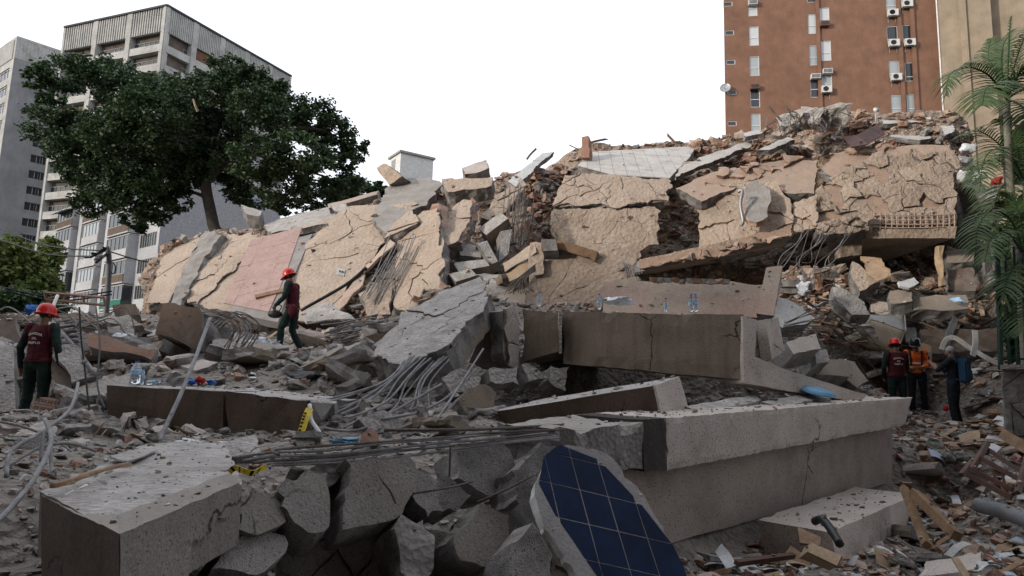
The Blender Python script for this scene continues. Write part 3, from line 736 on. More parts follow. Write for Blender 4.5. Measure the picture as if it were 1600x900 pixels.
# white apartment house with balconies
zw = P(258, 268, 72.).z; cW = P(249, 366, 72.); eW = P(93, 400, 91.); base = Vector((cW.x, cW.y, 0)); U = Vector((eW.x - cW.x, eW.y - cW.y, 0)); W = U.length; U.normalize(); N = Vector((U.y, -U.x, 0))
if N.dot(EYE - base) < 0: N = -N
t = thing('white_apartment_house', base, 'white apartment house with enclosed balconies, lowest building left of the ruin', 'building')
FH = 2.86; nf = int(zw / FH)
s = W / 29.; bays = {'a': (.5 * s, 4.6 * s), 'b': (5.2 * s, 10.8 * s), 'c': (14.5 * s, 19.5 * s), 'd': (22 * s, 27.3 * s)}
holes = []
for f in range(nf):
    z = zw - .5 - (f + 1) * FH
    if z < 0: break
    for k, (a, b) in bays.items(): holes.append((a, b, z + .95, z + 2.55))
mb = MB(); wall_holes(mb, base, U, N, W, 0, zw, holes, .25)
mb.add([base, base + Zv * zw, base - N * 14 + Zv * zw, base - N * 14], [(0, 1, 2, 3)], 1)
mb.add([base + Zv * zw, base + U * W + Zv * zw, base + U * W - N * 14 + Zv * zw, base - N * 14 + Zv * zw], [(0, 1, 2, 3)], 0)
mb.build('wall', ['facade_white', 'side_render'], t)
for a in (11.6, 20.3, 28.3): MB().box(base, U, N, a * s, (a + 1.0) * s, .003, .7 if a < 28 else .3, 0, zw + .02).build('pilaster', ['facade_white'], t)
wr = rotU(-U); r2 = random.Random(5)
for i, h in enumerate(holes):
    wd = h[1] - h[0]; f = i // 4; k = 'abcd'[i % 4]; proud = {'a': 0, 'b': 1.1, 'c': .8, 'd': 1.3}[k]
    key = (k,)
    if key not in winc: winc[key] = winmesh(wd, 1.6, 0, ['grey_facade'], {'a': 7, 'b': 5, 'c': 5, 'd': 5}[k], 0, .07)
    g = 'sky_glass' if (k == 'c' and f < 4) or r2.random() < .12 else 'window_glass'
    if (key, g) not in winc: winc[key, g] = panemesh(wd, 1.6, g)
    lo = base + U * h[1] + Zv * h[2] + N * (proud - .1)
    wo = put('window', winc[key], t, lo, wr); putsub('pane', winc[key, g], wo)
    if proud:
        pc = 'panel_green' if (k == 'b' and f in (4, 5, 6)) or (k == 'd' and f in (3, 4, 5)) else ('facade_white' if r2.random() < .75 else 'stucco_brown_and_shade')
        mb = MB(); mb.box(base, U, N, h[0] - .1, h[1] + .1, .003, proud + .1, h[2] - 1.05, h[2] - .9, 0)
        mb.box(base, U, N, h[0] - .1, h[1] + .1, .003, proud - .12, h[3] + .0, h[3] + .12, 0)
        for e in (h[0] - .05, h[1] - .03): mb.box(base, U, N, e, e + .08, .003, proud - .06, h[2] - .9, h[3], 2 if pc == 'panel_green' else 0)
        mb.box(base, U, N, h[0], h[1], proud - .06, proud + .02, h[2] - .9, h[2] - .003, 1)
        mb.build('balcony', ['facade_white', pc, 'window_glass'], t)
        if k == 'd' and f in (0, 2, 7):
            a = MB()
            for q in range(10):
                u0, u1 = h[0] + (wd / 10) * q, h[0] + (wd / 10) * (q + 1)
                p0, p1 = base + U * u0 + Zv * (h[3] + .1) + N * .3, base + U * u1 + Zv * (h[3] + .1) + N * .3
                a.hexa([p0 - Zv * .03, p1 - Zv * .03, p1 - Zv * .8 + N * 2, p0 - Zv * .8 + N * 2, p0, p1, p1 - Zv * .77 + N * 2, p0 - Zv * .77 + N * 2], q % 2)
            a.build('awning', ['white_paint', 'panel_green'], t)
# added houses out of view around the photographer, placed and sized to shade the scene
def block(label, O, U, W, dep, H, m, nb):
    N = Vector((U.y, -U.x, 0)); t = thing('shading_house', O, label, 'building'); hs = []
    for f in range(int(H / 3.1)):
        for i in range(nb): a = W * (i + .28) / nb; hs.append((a, a + W / nb * .44, f * 3.1 + 1.0, f * 3.1 + 2.5))
    mb = MB(); wall_holes(mb, O, U, N, W, 0, H, hs, .3)
    a, b, c, d = O, O + U * W, O + U * W - N * dep, O - N * dep
    for p, q in ((b, c), (c, d), (d, a)): mb.add([p, q, q + Zv * H, p + Zv * H], [(0, 1, 2, 3)])
    mb.add([p + Zv * H for p in (a, b, c, d)], [(0, 1, 2, 3)]); mb.build('wall', [m], t)
    wd = W / nb * .44; wm = winmesh(wd, 1.5, 0, ['white_paint'], 2, 0, .07); pm = panemesh(wd, 1.5, 'window_glass')
    for h in hs: putsub('pane', pm, put('window', wm, t, O + U * h[0] + Zv * h[2] - N * .26, rotU(U)))
block('grey street house behind the photographer', Vector((26, -8, 0)), Vector((-1, 0, 0)), 46, 14, 44, 'stucco_brown_and_shade', 12)
block('low added house off to the left of the photographer blocking low sun', Vector((-27, -14, 0)), Vector((0, 1, 0)), 24, 14, 7.5, 'stucco_brown_and_shade', 7)
block('brown street house just left of the photographer', Vector((-9, -7.5, 0)), Vector((0, 1, 0)), 8.5, 16, 9.3, 'stucco_brown_and_shade', 3)
block('tan street house off to the right beyond the stone wall', Vector((13.8, 15.5, 0)), Vector((0, -1, 0)), 7, 14, 22, 'stucco_brown_and_shade', 3)
# small water tank house peeping over the ridge
q = P(636, 262, 60.); base = Vector((q.x - 1.6, q.y, 0)); zt = P(636, 250, 60.).z
t = thing('rooftop_tank_house', base, 'white stained rooftop tank house peeping over the rubble ridge', 'building')
U = Vector((.55, -.835, 0)); N = Vector((-.835, -.55, 0))
mb = MB(); mb.box(base, U, N, 0, 2.4, -3.2, 0, 0, zt); mb.build('wall', ['white_paint'], t); MB().box(base, U, N, -.15, 2.55, -3.35, .15, zt + .003, zt + .2).build('roof_slab', ['grey_facade'], t)
MB().box(base, U, N, .5, 1.3, .003, .04, zt - 1.6, zt - .3).build('door', ['metal_grey'], t)

# ------------------------------------------------------------------ trees
def leafmat(name, c, c2):
    m = bpy.data.materials.new(name); m.use_nodes = True; M[name] = m; T = m.node_tree; b = T.nodes['Principled BSDF']
    at = T.nodes.new('ShaderNodeAttribute'); at.attribute_name = 'lc'; at.attribute_type = 'GEOMETRY'
    mx = T.nodes.new('ShaderNodeMix'); mx.data_type = 'RGBA'; T.links.new(at.outputs['Fac'], mx.inputs[0]); mx.inputs[6].default_value = (*c, 1); mx.inputs[7].default_value = (*c2, 1)
    T.links.new(mx.outputs[2], b.inputs['Base Color']); b.inputs['Roughness'].default_value = .55; b.inputs['Specular IOR Level'].default_value = .35
    tr = T.nodes.new('ShaderNodeBsdfTranslucent'); T.links.new(mx.outputs[2], tr.inputs[0]); ms = T.nodes.new('ShaderNodeMixShader'); ms.inputs[0].default_value = .22
    T.links.new(b.outputs[0], ms.inputs[1]); T.links.new(tr.outputs[0], ms.inputs[2]); T.links.new(ms.outputs[0], T.nodes['Material Output'].inputs[0])
leafmat('leaf_dark', (.018, .042, .018), (.07, .115, .04)); leafmat('leaf_mid', (.05, .085, .02), (.14, .17, .035)); leafmat('leaf_palm', (.025, .06, .02), (.085, .125, .038))
def crown_mesh(name, lobes, n, size, matname, seed):
    r = np.random.default_rng(seed); Pp = []
    vol = np.array([a[1] * a[2] for a in lobes]); vol /= vol.sum()
    cnt = (vol * n).astype(int)
    for (c, rx, rz, ry), k in zip(lobes, cnt):
        # sub-clumps inside each lobe
        ncl = max(6, int(k / 55)); d = r.normal(size=(ncl, 3)); d /= np.linalg.norm(d, axis=1)[:, None]; rad = r.uniform(.35, 1, ncl) ** .6
        cc = d * rad[:, None]; which = r.integers(0, ncl, k); p = cc[which] + r.normal(size=(k, 3)) * .11
        Pp.append(p * np.array([rx, ry, rz]) + np.array(c[:]))
    p = np.concatenate(Pp); k = len(p)
    a = r.uniform(0, 2 * np.pi, k); dirv = np.stack([np.cos(a), np.sin(a), r.uniform(-1.1, .25, k)], 1); dirv /= np.linalg.norm(dirv, axis=1)[:, None]
    sidev = np.cross(dirv, r.normal(size=(k, 3))); sidev /= np.linalg.norm(sidev, axis=1)[:, None]
    l = size * r.uniform(.7, 1.3, k)[:, None]; wv = l * .28
    v = np.stack([p, p + dirv * l * .5 + sidev * wv, p + dirv * l, p + dirv * l * .5 - sidev * wv], 1).reshape(-1, 3)
    me = bpy.data.meshes.new(name); me.vertices.add(4 * k); me.vertices.foreach_set('co', v.astype(np.float32).ravel())
    me.loops.add(4 * k); me.loops.foreach_set('vertex_index', np.arange(4 * k, dtype=np.int32)); me.polygons.add(k)
    me.polygons.foreach_set('loop_start', np.arange(0, 4 * k, 4, dtype=np.int32)); me.polygons.foreach_set('loop_total', np.full(k, 4, dtype=np.int32))
    me.update(calc_edges=True); at = me.attributes.new('lc', 'FLOAT', 'FACE'); at.data.foreach_set('value', r.random(k).astype(np.float32) ** 1.6)
    me.materials.append(M[matname]); return me
mat('bark', (.075, .062, .055), (.05, .042, .038), scale=4, bump=.8, bscale=14)
DT = 28.
LB = [(105, 112, 58, 28), (165, 118, 55, 30), (205, 140, 62, 34), (85, 196, 50, 30), (130, 205, 50, 36), (180, 205, 55, 45), (235, 180, 62, 60), (125, 262, 42, 30), (170, 285, 45, 40), (215, 300, 42, 42), (212, 345, 20, 20), (255, 265, 45, 50), (300, 215, 50, 55), (335, 150, 52, 36), (385, 130, 50, 32), (400, 170, 52, 36), (345, 205, 50, 45), (445, 185, 45, 36), (490, 185, 42, 36), (525, 215, 34, 36), (545, 245, 20, 22), (475, 235, 48, 36), (505, 275, 50, 24), (545, 292, 36, 16), (440, 285, 45, 30), (400, 245, 45, 36), (390, 300, 40, 26), (300, 275, 26, 30), (355, 260, 30, 34), (80, 150, 22, 22), (450, 320, 45, 14), (500, 310, 40, 16), (105, 235, 40, 28), (150, 315, 36, 24), (240, 320, 34, 30), (200, 250, 60, 40), (270, 150, 50, 36), (60, 120, 26, 20), (360, 110, 38, 20), (420, 130, 30, 22), (565, 235, 14, 20), (330, 245, 40, 34), (280, 310, 20, 30)]
r3 = random.Random(3); lobes = []
for (x, y, rx, ry) in LB:
    D = DT + r3.uniform(-2.2, 2.2); lobes.append((P(x, y, D), rx * D / F, ry * D / F, rx * D / F * .9))
tr = thing('broad_tree', P(330, 470, DT) - Vector((0, 0, 4)), 'large dark leafy tree spreading over the left of the ruin', 'tree')
tr.location.z = 0
link('crown', crown_mesh('crown', lobes, 115000, .165, 'leaf_dark', 4), tr)
B0 = P(334, 420, DT); B0.z = 0
mb = MB(); mb.tube([B0, P(340, 400, DT), P(333, 350, DT), P(323, 300, DT), P(321, 268, DT)], .27, 9, 0, True, .2)
mb.tube([P(321, 272, DT), P(306, 248, DT), P(288, 215, DT), P(255, 180, DT - .6), P(215, 150, DT - .8)], .2, 7, 0, True, .05)
mb.tube([P(322, 278, DT), P(345, 262, DT), P(385, 235, DT - .3), P(425, 214, DT - .5), P(470, 200, DT - .5), P(510, 205, DT)], .2, 7, 0, True, .05)
mb.tube([P(321, 272, DT), P(330, 235, DT + .3), P(345, 190, DT + .4), P(372, 140, DT)], .15, 7, 0, True, .04)
mb.tube([P(300, 240, DT), P(250, 235, DT + .5), P(190, 225, DT + .5), P(120, 205, DT)], .12, 6, 0, True, .03)
mb.tube([P(326, 310, DT), P(300, 300, DT + .5), P(250, 290, DT + 1), P(180, 285, DT)], .10, 6, 0, True, .03)
mb.tube([P(385, 235, DT - .3), P(430, 250, DT), P(490, 270, DT + .4), P(540, 288, DT + .4)], .09, 6, 0, True, .03)
mb.tube([P(288, 215, DT), P(290, 180, DT), P(302, 155, DT - .8)], .09, 6, 0, True, .05)
trunk = mb.build('trunk', ['bark'], tr, True)
MB().tube([P(302, 155, DT - 2.8), P(305, 165, DT - 2.8), P(309, 174, DT - 2.7)], .03, 6, 0, True, .055).build('snapped_branch', ['wood_pale'], trunk)
def small_tree(name, label, lob, D, n, size, m, base_px, seed, group=None):
    lo = []
    for (x, y, rx, ry) in lob:
        d = D + random.Random(seed + x).uniform(-1.5, 1.5); lo.append((P(x, y, d), rx * d / F, ry * d / F, rx * d / F))
    b = P(*base_px, D); b.z = 0; t_ = thing(name, b, label, 'tree', group); link('crown', crown_mesh('crown', lo, n, size, m, seed), t_)
    mb = MB(); top = P(lob[0][0], lob[0][1], D); mb.tube([b, b.lerp(top, .5) + Vector((.15, 0, 0)), top], .22, 7, 0, True, .07)
    for q in lob[1:]: e = P(q[0], q[1], D); mb.tube([b.lerp(top, .55), (b.lerp(top, .7) + e) / 2 + Vector((0, 0, .3)), e], .1, 5, 0, True, .03)
    mb.build('trunk', ['bark'], t_, True)
small_tree('street_tree', 'olive green street tree at far left below the blank tower', [(15, 400, 40, 34), (-25, 420, 40, 40), (45, 425, 30, 30), (15, 445, 45, 30)], 46, 9000, .38, 'leaf_mid', (20, 500), 11)
small_tree('street_tree', 'dark street tree between the far left trees and the white house', [(70, 420, 22, 40), (65, 455, 30, 25), (80, 385, 14, 14)], 52, 7000, .36, 'leaf_mid', (68, 500), 12)
small_tree('shade_tree', 'dark low tree behind the orange frame at far left', [(30, 470, 60, 22), (-40, 470, 50, 25)], 42, 6000, .34, 'leaf_dark', (40, 510), 13)
small_tree('shade_tree', 'small dark tree just right of the big tree behind the ridge', [(560, 300, 32, 18), (590, 296, 18, 12), (530, 305, 25, 18)], 36, 5000, .26, 'leaf_dark', (560, 420), 14)
# ------------------------------------------------------------------ the fallen facades and floors
def S(name, label, cat, ol, pl, th, group=None, parent=None, **k):
    pl = pl if isinstance(pl, Pl) else Pl(*pl); return slab(name, pl.pts(ol), th, label, cat, group, parent, **k)
def CW(label, ol, pl, th, n, name='fallen_wall', cat='wall', back='stucco_tan', mats=('stucco_tan', 'concrete_core'), bo=.07, **k):
    pl = pl if isinstance(pl, Pl) else Pl(*pl); pts = pl.pts(ol); lo = min(pts, key=lambda p: p.z)
    t = thing(name, lo.copy(), label, cat)
    bl = [p.lerp(sum(pts, Vector()) / len(pts), .03) - pl.n * bo for p in pts]
    link('backing', slab_mesh('backing', bl, th, mats=(back, 'concrete_core'), rough=.06, grid=.5), t)
    cracked_wall(t, 'plaster_piece', pts, bo + .02, n, mats=mats, **k)
    return t
def tiles(parent, pl, ol, p0, pu, pv, nu, nv, su, sv, gap, th, mats, lift=0.0, name='tile', drop=0., seed=1, jit=.004):
    # grid of tiles clipped to a convex outline; u,v directions from pixels on the plane
    o, e1, e2, n = pl.at(*p0), None, None, pl.n
    du = (pl.at(*pu) - o).normalized(); dv = pl.at(*pv) - o; dv = (dv - du * dv.dot(du)).normalized() if seed >= 0 else dv.normalized()
    q = [Vector(((p - o).dot(du), (p - o).dot(dv))) for p in pl.pts(ol)]; r = random.Random(abs(seed))
    for i in range(-nu, nu):
        for j in range(-nv, nv):
            c = [Vector((i * su + gap, j * sv + gap)), Vector(((i + 1) * su - gap, j * sv + gap)), Vector(((i + 1) * su - gap, (j + 1) * sv - gap)), Vector((i * su + gap, (j + 1) * sv - gap))]
            c = clip_convex(c, q)
            if not c or len(c) < 3 or r.random() < drop: continue
            a = abs(sum(c[k].x * c[(k + 1) % len(c)].y - c[(k + 1) % len(c)].x * c[k].y for k in range(len(c)))) / 2
            if a < su * sv * .06: continue
            h = lift + r.uniform(-jit, jit); k = len(c); V = [o + du * p.x + dv * p.y + n * h for p in c] + [o + du * p.x + dv * p.y + n * (h - th) for p in c]
            Fc = [tuple(range(k)), tuple(range(2 * k - 1, k - 1, -1))] + [(m, k + m, k + (m + 1) % k, (m + 1) % k) for m in range(k)]
            me = mesh(name, V, Fc, mats); bm = bmesh.new(); bm.from_mesh(me); bmesh.ops.recalc_face_normals(bm, faces=bm.faces); bm.to_mesh(me); bm.free()
            link(name, me, parent)
def px_tube(mb, pts, r, n=5, **k): return mb.tube([P(*p) for p in pts], r, n, **k)

LF = Pl((230, 475, 20), (436, 502, 17.5), (488, 364, 21))
CW('leftmost tan panel of the leaning fallen facade', [(258, 393), (316, 363), (290, 420), (264, 473), (228, 475)], LF, .3, 3, warp=.12, tilt=.015, lift=.01)
S('broken_column', 'grey crushed concrete column strip between the leftmost leaning panels', 'column', [(320, 360), (346, 366), (318, 405), (300, 440), (284, 478), (262, 478), (285, 425)], Pl((262, 478, 19.6), (284, 478, 19.3), (335, 362, 22.3)), .4, mats=('concrete_core', 'concrete_core'), relief=.09, grid=.16, rough=.12)
CW('large tan leaning facade panel left of the pink tiles', [(346, 366), (425, 362), (398, 388), (358, 488), (288, 470), (300, 440)], LF, .3, 6, gap=.006, warp=.22, tilt=.02, lift=.015, seed=3)
CW('tan leaning facade panel just right of the pink tiles', [(486, 366), (528, 343), (506, 415), (470, 490), (436, 500)], LF, .3, 5, warp=.12, tilt=.02, seed=4)
LF2 = Pl((470, 490, 17.2), (552, 418, 18.3), (588, 328, 20.5))
CW('rough tan leaning panel with dark side under the grey roof slab', [(556, 328), (588, 328), (572, 375), (553, 420), (508, 470), (475, 492), (505, 420), (530, 345)], LF2, .5, 7, warp=.16, gap=.007, tilt=.03, seed=5, clip=False)
t = thing('pink_tiled_wall', LF.at(358, 487), 'pink tiled wall panel lying on the leaning facade', 'wall panel')
ol = [(399, 388), (488, 365), (455, 440), (434, 503), (358, 488)]
link('backing', slab_mesh('backing', LF.pts(ol, .30), .25, mats=('grout', 'stucco_brown_and_shade'), rough=.015, straight=(0, 1, 2, 3, 4), grid=1.), t)
tiles(t, LF, ol, (399, 388), (488, 365), (358, 488), 14, 16, .42, .42, .002, .03, ['pink_tile'], .318)
S('wood_batten', 'brown wooden batten lying on the pink tiled panel', 'plank', [(398, 461), (444, 450), (445, 455), (399, 465)], Pl((398, 461, 18.0), (444, 450, 18.0), (420, 440, 18.3)), .1, mats=('wood', 'wood'), rough=.004)
RT = Pl((425, 364, 21.3), (512, 349, 21.0), (585, 302, 23.5))
S('roof_slab', 'pale flat roof slab along the top of the leaning facade', 'slab', [(412, 352), (440, 340), (520, 322), (592, 298), (574, 322), (525, 346), (425, 364)], RT, .22, mats=('concrete_dust', 'concrete_core'), rough=.05)
S('cornice_strip', 'brown cornice strip along the roof slab of the leaning facade', 'cornice', [(470, 352), (518, 341), (519, 346), (471, 357)], RT, .2, mats=('stucco_tan', 'concrete_core'), rough=.02)
S('cornice_strip', 'upper brown cornice strip just below the big tree', 'cornice', [(512, 319), (588, 299), (589, 304), (514, 325)], Pl((512, 322, 22), (588, 302, 22.3), (550, 290, 23)), .25, mats=('stucco_pink', 'concrete_core'), rough=.02)
S('concrete_block', 'grey tipped concrete block on the leaning roof slab', 'concrete block', [(515, 318), (541, 318), (546, 328), (527, 331)], Pl((515, 318, 21.5), (541, 318, 21.2), (527, 331, 21)), .5, mats=('concrete_dust', 'concrete_core'))
S('concrete_block', 'broken concrete block beside the tree trunk on the ridge', 'concrete block', [(376, 320), (410, 330), (405, 338), (385, 334)], Pl((376, 320, 23), (410, 330, 22.6), (385, 334, 22.4)), .5, mats=('concrete_dust', 'concrete_core'))
GR = Pl((580, 338, 19.8), (606, 368, 18.6), (672, 280, 22))
S('concrete_slab', 'large sloping grey concrete slab at the crest left of centre', 'slab', [(612, 285), (640, 279), (672, 279), (690, 285), (668, 318), (640, 330), (606, 368), (588, 350), (582, 336)], GR, .5, mats=('concrete', 'concrete_core'), relief=.06, rough=.09)
S('concrete_block', 'brown jutting block on the crest beside the tank house', 'concrete block', [(588, 262), (600, 255), (616, 266), (628, 275), (608, 289)], Pl((588, 262, 22), (616, 266, 21.6), (608, 289, 21.6)), .6, mats=('stucco_tan', 'concrete_core'))
CW('small tilted tan panel below the sloping grey slab', [(597, 372), (640, 325), (656, 344), (620, 364)], Pl((597, 372, 17.6), (640, 325, 18.6), (620, 364, 17.5)), .18, 3, seed=6)
CF = Pl((635, 490, 15.6), (688, 452, 15.6), (671, 326, 18))
CW('tall upright tan wall slab left of the stacked blocks', [(622, 365), (655, 334), (685, 325), (692, 390), (688, 452), (640, 492), (618, 482), (616, 430)], CF, .35, 6, warp=.15, tilt=.03, seed=7)
S('brick_edge', 'crumbled red brick edge of the tall upright wall slab', 'brick rubble', [(685, 318), (697, 325), (700, 400), (694, 455), (686, 460), (690, 390)], Pl((686, 460, 15.7), (694, 455, 16), (697, 325, 18.4)), .5, mats=('pink_rubble', 'red_brick'), relief=.12, grid=.12, rough=.14)
CW('tan wall slab with brick edge at the centre', [(687, 342), (724, 309), (738, 311), (734, 338), (716, 376), (690, 386)], Pl((690, 386, 17), (716, 376, 17), (724, 309, 18.8)), .4, 4, seed=8, back='red_brick')
S('brick_edge', 'red brick broken edge beside the centre tan slab', 'brick rubble', [(738, 308), (746, 316), (742, 345), (722, 382), (714, 378), (734, 340)], Pl((738, 308, 18.9), (746, 316, 18.9), (722, 382, 17.1)), .3, mats=('red_brick', 'red_brick'), relief=.1, grid=.1, rough=.12)
S('white_slab', 'long pale slab leaning diagonally up to the crest', 'slab', [(793, 283), (848, 239), (866, 237), (836, 262), (806, 292)], Pl((793, 283, 20), (866, 237, 22.5), (806, 292, 19.8)), .2, mats=('white_paint', 'concrete_core'), rough=.03)
CW('tan panel under the diagonal pale slab', [(750, 340), (776, 306), (814, 278), (822, 288), (792, 328), (770, 346)], Pl((750, 340, 18.6), (814, 278, 20.3), (770, 346, 18.5)), .3, 4, seed=9)
for lab, ol, D in [('grey block tilted on end at the top of the stacked centre blocks', [(748, 357), (782, 332), (794, 341), (760, 367)], 18), ('grey block lying left in the stacked centre blocks', [(710, 381), (722, 377), (750, 386), (752, 402), (720, 399)], 17.4),
                   ('slim grey block leaning in the middle of the stacked centre blocks', [(745, 380), (761, 376), (778, 408), (768, 413)], 17.2), ('upright grey block right in the stacked centre blocks', [(782, 361), (800, 358), (794, 397), (779, 410)], 17.5),
                   ('lowest flat grey block of the stacked centre blocks', [(708, 410), (757, 405), (765, 415), (717, 424)], 16.8), ('half buried grey block above the tilted slab', [(700, 428), (735, 420), (745, 430), (712, 440)], 16.2)]:
    a = P(*ol[0], D); S('concrete_block', lab, 'concrete block', ol, Pl((*ol[0], D), (*ol[1], D + .1), (*ol[-1], D - .25)), .5, mats=('concrete_dust', 'concrete_core', 'stucco_mid'), rough=.02, straight=(0, 1, 2), relief=.01)
S('roof_slab', 'cream roof slab with a parapet poking up at the centre crest', 'slab', [(722, 262), (760, 249), (764, 262), (744, 270), (726, 272)], Pl((722, 262, 21.5), (760, 249, 21.8), (744, 270, 21.2)), .4, mats=('stucco_beige', 'concrete_core'))
S('floor_slab', 'tan floor edge running under the centre crest', 'slab', [(690, 279), (735, 279), (770, 276), (768, 290), (735, 296), (700, 300)], Pl((690, 279, 20.5), (770, 276, 20.3), (735, 296, 20)), .5, mats=('stucco_tan', 'concrete_core'), rough=.06)
# right main walls
WI = Pl((987, 409, 19.0), (862, 322, 19.8), (1028, 319, 19.6))
CW('upper cracked tan wall strip below the tiled roof', [(880, 274), (960, 272), (1050, 282), (1040, 312), (960, 322), (864, 320)], Pl((864, 320, 19.9), (1040, 312, 19.6), (960, 272, 20.6)), .3, 22, gap=.010, warp=.16, tilt=.05, lift=.02, bias=lambda x, y: 1 if x < .5 else .3, seed=10)
CW('big tan wall slab with vertical cracks in the middle of the ruin', [(862, 323), (960, 324), (1027, 320), (1030, 370), (988, 410), (940, 396), (877, 378), (860, 360)], WI, .3, 10, gap=.006, warp=.16, tilt=.015, lift=.008, seed=31)
RF = Pl((960, 273, 20.9), (1045, 278, 20.8), (1086, 228, 25))
t = thing('tiled_roof_slab', RF.at(960, 273), 'pale tiled roof slab tilted on top of the ruin', 'roof slab'); ol = [(903, 258), (925, 237), (1088, 228), (1077, 246), (1046, 278), (960, 273)]
link('backing', slab_mesh('backing', RF.pts(ol, -.02), .25, mats=('grout', 'concrete_core'), rough=.02, grid=1), t)
tiles(t, RF, ol, (960, 273), (1046, 278), (930, 236), 14, 14, .42, .62, .006, .03, ['roof_tile'], .0, drop=.01)
for lab, ol, D in [('pale roof strip running up the right of the tiled roof', [(1056, 276), (1062, 262), (1109, 241), (1175, 219), (1174, 228), (1116, 251)], 20.8), ('short pale roof strip before the brown metal sheet', [(1184, 234), (1231, 214), (1242, 218), (1202, 234)], 20.4),
                   ('white roof slab on the highest right crest', [(1378, 188), (1400, 181), (1469, 173), (1480, 185), (1431, 191), (1381, 193)], 21.6), ('pale ribbed roof slab just below the white crest slab', [(1384, 204), (1450, 200), (1454, 216), (1437, 219), (1381, 212)], 20.8),
                   ('pale roof fragment at the right corner of the crest', [(1468, 196), (1486, 186), (1492, 205), (1476, 212)], 20.6), ('white flat fragment on the crest before the brown block', [(1160, 208), (1185, 203), (1190, 208), (1165, 214)], 21.8), ('long reddish coping along the tiled roof ridge', [(935, 231), (1086, 222), (1160, 214), (1162, 219), (1086, 229), (936, 237)], 25)]:
    cx = sum(p[0] for p in ol) / len(ol); lo = max(ol, key=lambda p: p[1]); hi = min(ol, key=lambda p: p[1])
    S('coping' if 'coping' in lab else 'roof_slab', lab, 'coping' if 'coping' in lab else 'slab', ol, Pl((lo[0], lo[1], D), (lo[0] + 40, lo[1], D), (hi[0], hi[1], D + (1.8 if 'coping' not in lab else .2))), .16, mats=('stucco_pink' if 'coping' in lab else 'roof_tile', 'red_brick' if 'coping' in lab else 'concrete_core'), rough=.06)
WL = Pl((1125, 402, 18.9), (1234, 366, 18.6), (1150, 285, 20))
CW('eroded tan wall bulging out right of the dark hole', [(1095, 312), (1150, 284), (1219, 286), (1240, 328), (1235, 366), (1127, 402), (1092, 390)], WL, .35, 15, warp=.14, tilt=.06, lift=.04, seed=12, mats=('stucco_tan', 'pink_rubble'), back='pink_rubble')
CW('orange crumbling plaster band linking the middle and right walls', [(1052, 292), (1110, 266), (1225, 246), (1282, 246), (1276, 300), (1236, 300), (1150, 290), (1095, 312)], Pl((1052, 292, 20.0), (1276, 300, 19.3), (1200, 246, 20.7)), .3, 46, gap=.03, warp=.12, tilt=.25, lift=.1, seed=19, mats=('pink_rubble', 'red_brick'), back='pink_rubble', drop=lambda x, y: .25)
CW('tan plaster remnant between the eroded wall and the right cracked wall', [(1236, 322), (1276, 300), (1277, 352), (1238, 364)], Pl((1236, 322, 19.2), (1276, 300, 19.1), (1238, 364, 18.7)), .3, 7, gap=.02, warp=.12, tilt=.12, lift=.05, seed=20, mats=('stucco_tan', 'pink_rubble'), back='pink_rubble')
CW('pinkish plaster fringe under the brown metal sheet', [(1282, 262), (1300, 236), (1372, 226), (1490, 222), (1494, 238), (1372, 240), (1300, 275)], Pl((1282, 262, 19.9), (1494, 238, 19.6), (1372, 226, 20.2)), .3, 34, gap=.02, warp=.12, tilt=.25, lift=.08, seed=24, mats=('pink_rubble', 'pink_rubble'), back='pink_rubble', drop=lambda x, y: .2)
S('wall_patch', 'round grey bathroom wall patch stuck on the eroded wall', 'wall fragment', [(1166, 290), (1180, 281), (1198, 293), (1205, 315), (1200, 338), (1182, 349), (1166, 340), (1160, 315)], Pl((1166, 340, 18.5), (1200, 338, 18.3), (1180, 281, 19.4)), .15, mats=('concrete', 'pink_rubble'), relief=.04, rough=.07)
o = bpy.data.objects[-1]
MB().tube([P(1153, 300, 18.7), P(1160, 298, 18.6), P(1157, 320, 18.55), P(1161, 345, 18.5), P(1158, 352, 18.5)], .05, 7).build('drain_pipe', ['metal_grey'], None, True)
tag(bpy.data.objects['drain_pipe'], 'bent grey drain pipe beside the round wall patch', 'pipe')
WM = Pl((1275, 350, 18.9), (1494, 353, 18.6), (1372, 240, 19.7))
t = CW('right cracked tan wall crumbling into many pieces', [(1274, 292), (1372, 238), (1495, 236), (1495, 348), (1380, 350), (1275, 350)], WM, .35, 44, gap=.010, warp=.2, tilt=.10, lift=.06, seed=13, back='pink_rubble', drop=lambda x, y: .45 if (x < .38 and y > .5) else .03)
lines = [[WM.at(1364, y, .06), WM.at(1430, y + 1, .09), WM.at(1493, y - 1, .06)] for y in (336, 343, 350, 355)] + [[WM.at(x, 332, .05), WM.at(x + rnd.uniform(-1, 1), 345, .08), WM.at(x, 358, .05)] for x in range(1366, 1494, 9)]
rebars(t, lines, .017, 'pink_rubble')
t2 = beam('floor_edge_beam', (990, 407, 18.8), (1242, 354, 18.4), (1242, 378, 18.4), (994, 424, 18.8), (0, 2.4, .1), 'long tan floor edge beam under the middle walls', 'beam', ends=(.25, .3), mats=('stucco_tan', 'concrete_core'), rough=.03, seg=.2)
CW('crumbled pinkish concrete lip along the middle floor edge', [(996, 404), (1124, 384), (1240, 350), (1242, 366), (1130, 398), (998, 420)], Pl((996, 410, 18.6), (1240, 358, 18.2), (1124, 340, 18.4)), .2, 40, name='concrete_lip', cat='concrete lip', mats=('pink_rubble', 'concrete_core'), back='pink_rubble', gap=.03, warp=.12, tilt=.4, lift=.09, seed=41)
t3 = beam('floor_edge_beam', (1352, 358, 18.7), (1495, 354, 18.5), (1492, 372, 18.5), (1352, 372, 18.7), (0, 5.2, 0), 'tan floor edge beam under the right cracked wall', 'beam', mats=('stucco_tan', 'concrete_core'), rough=.015)
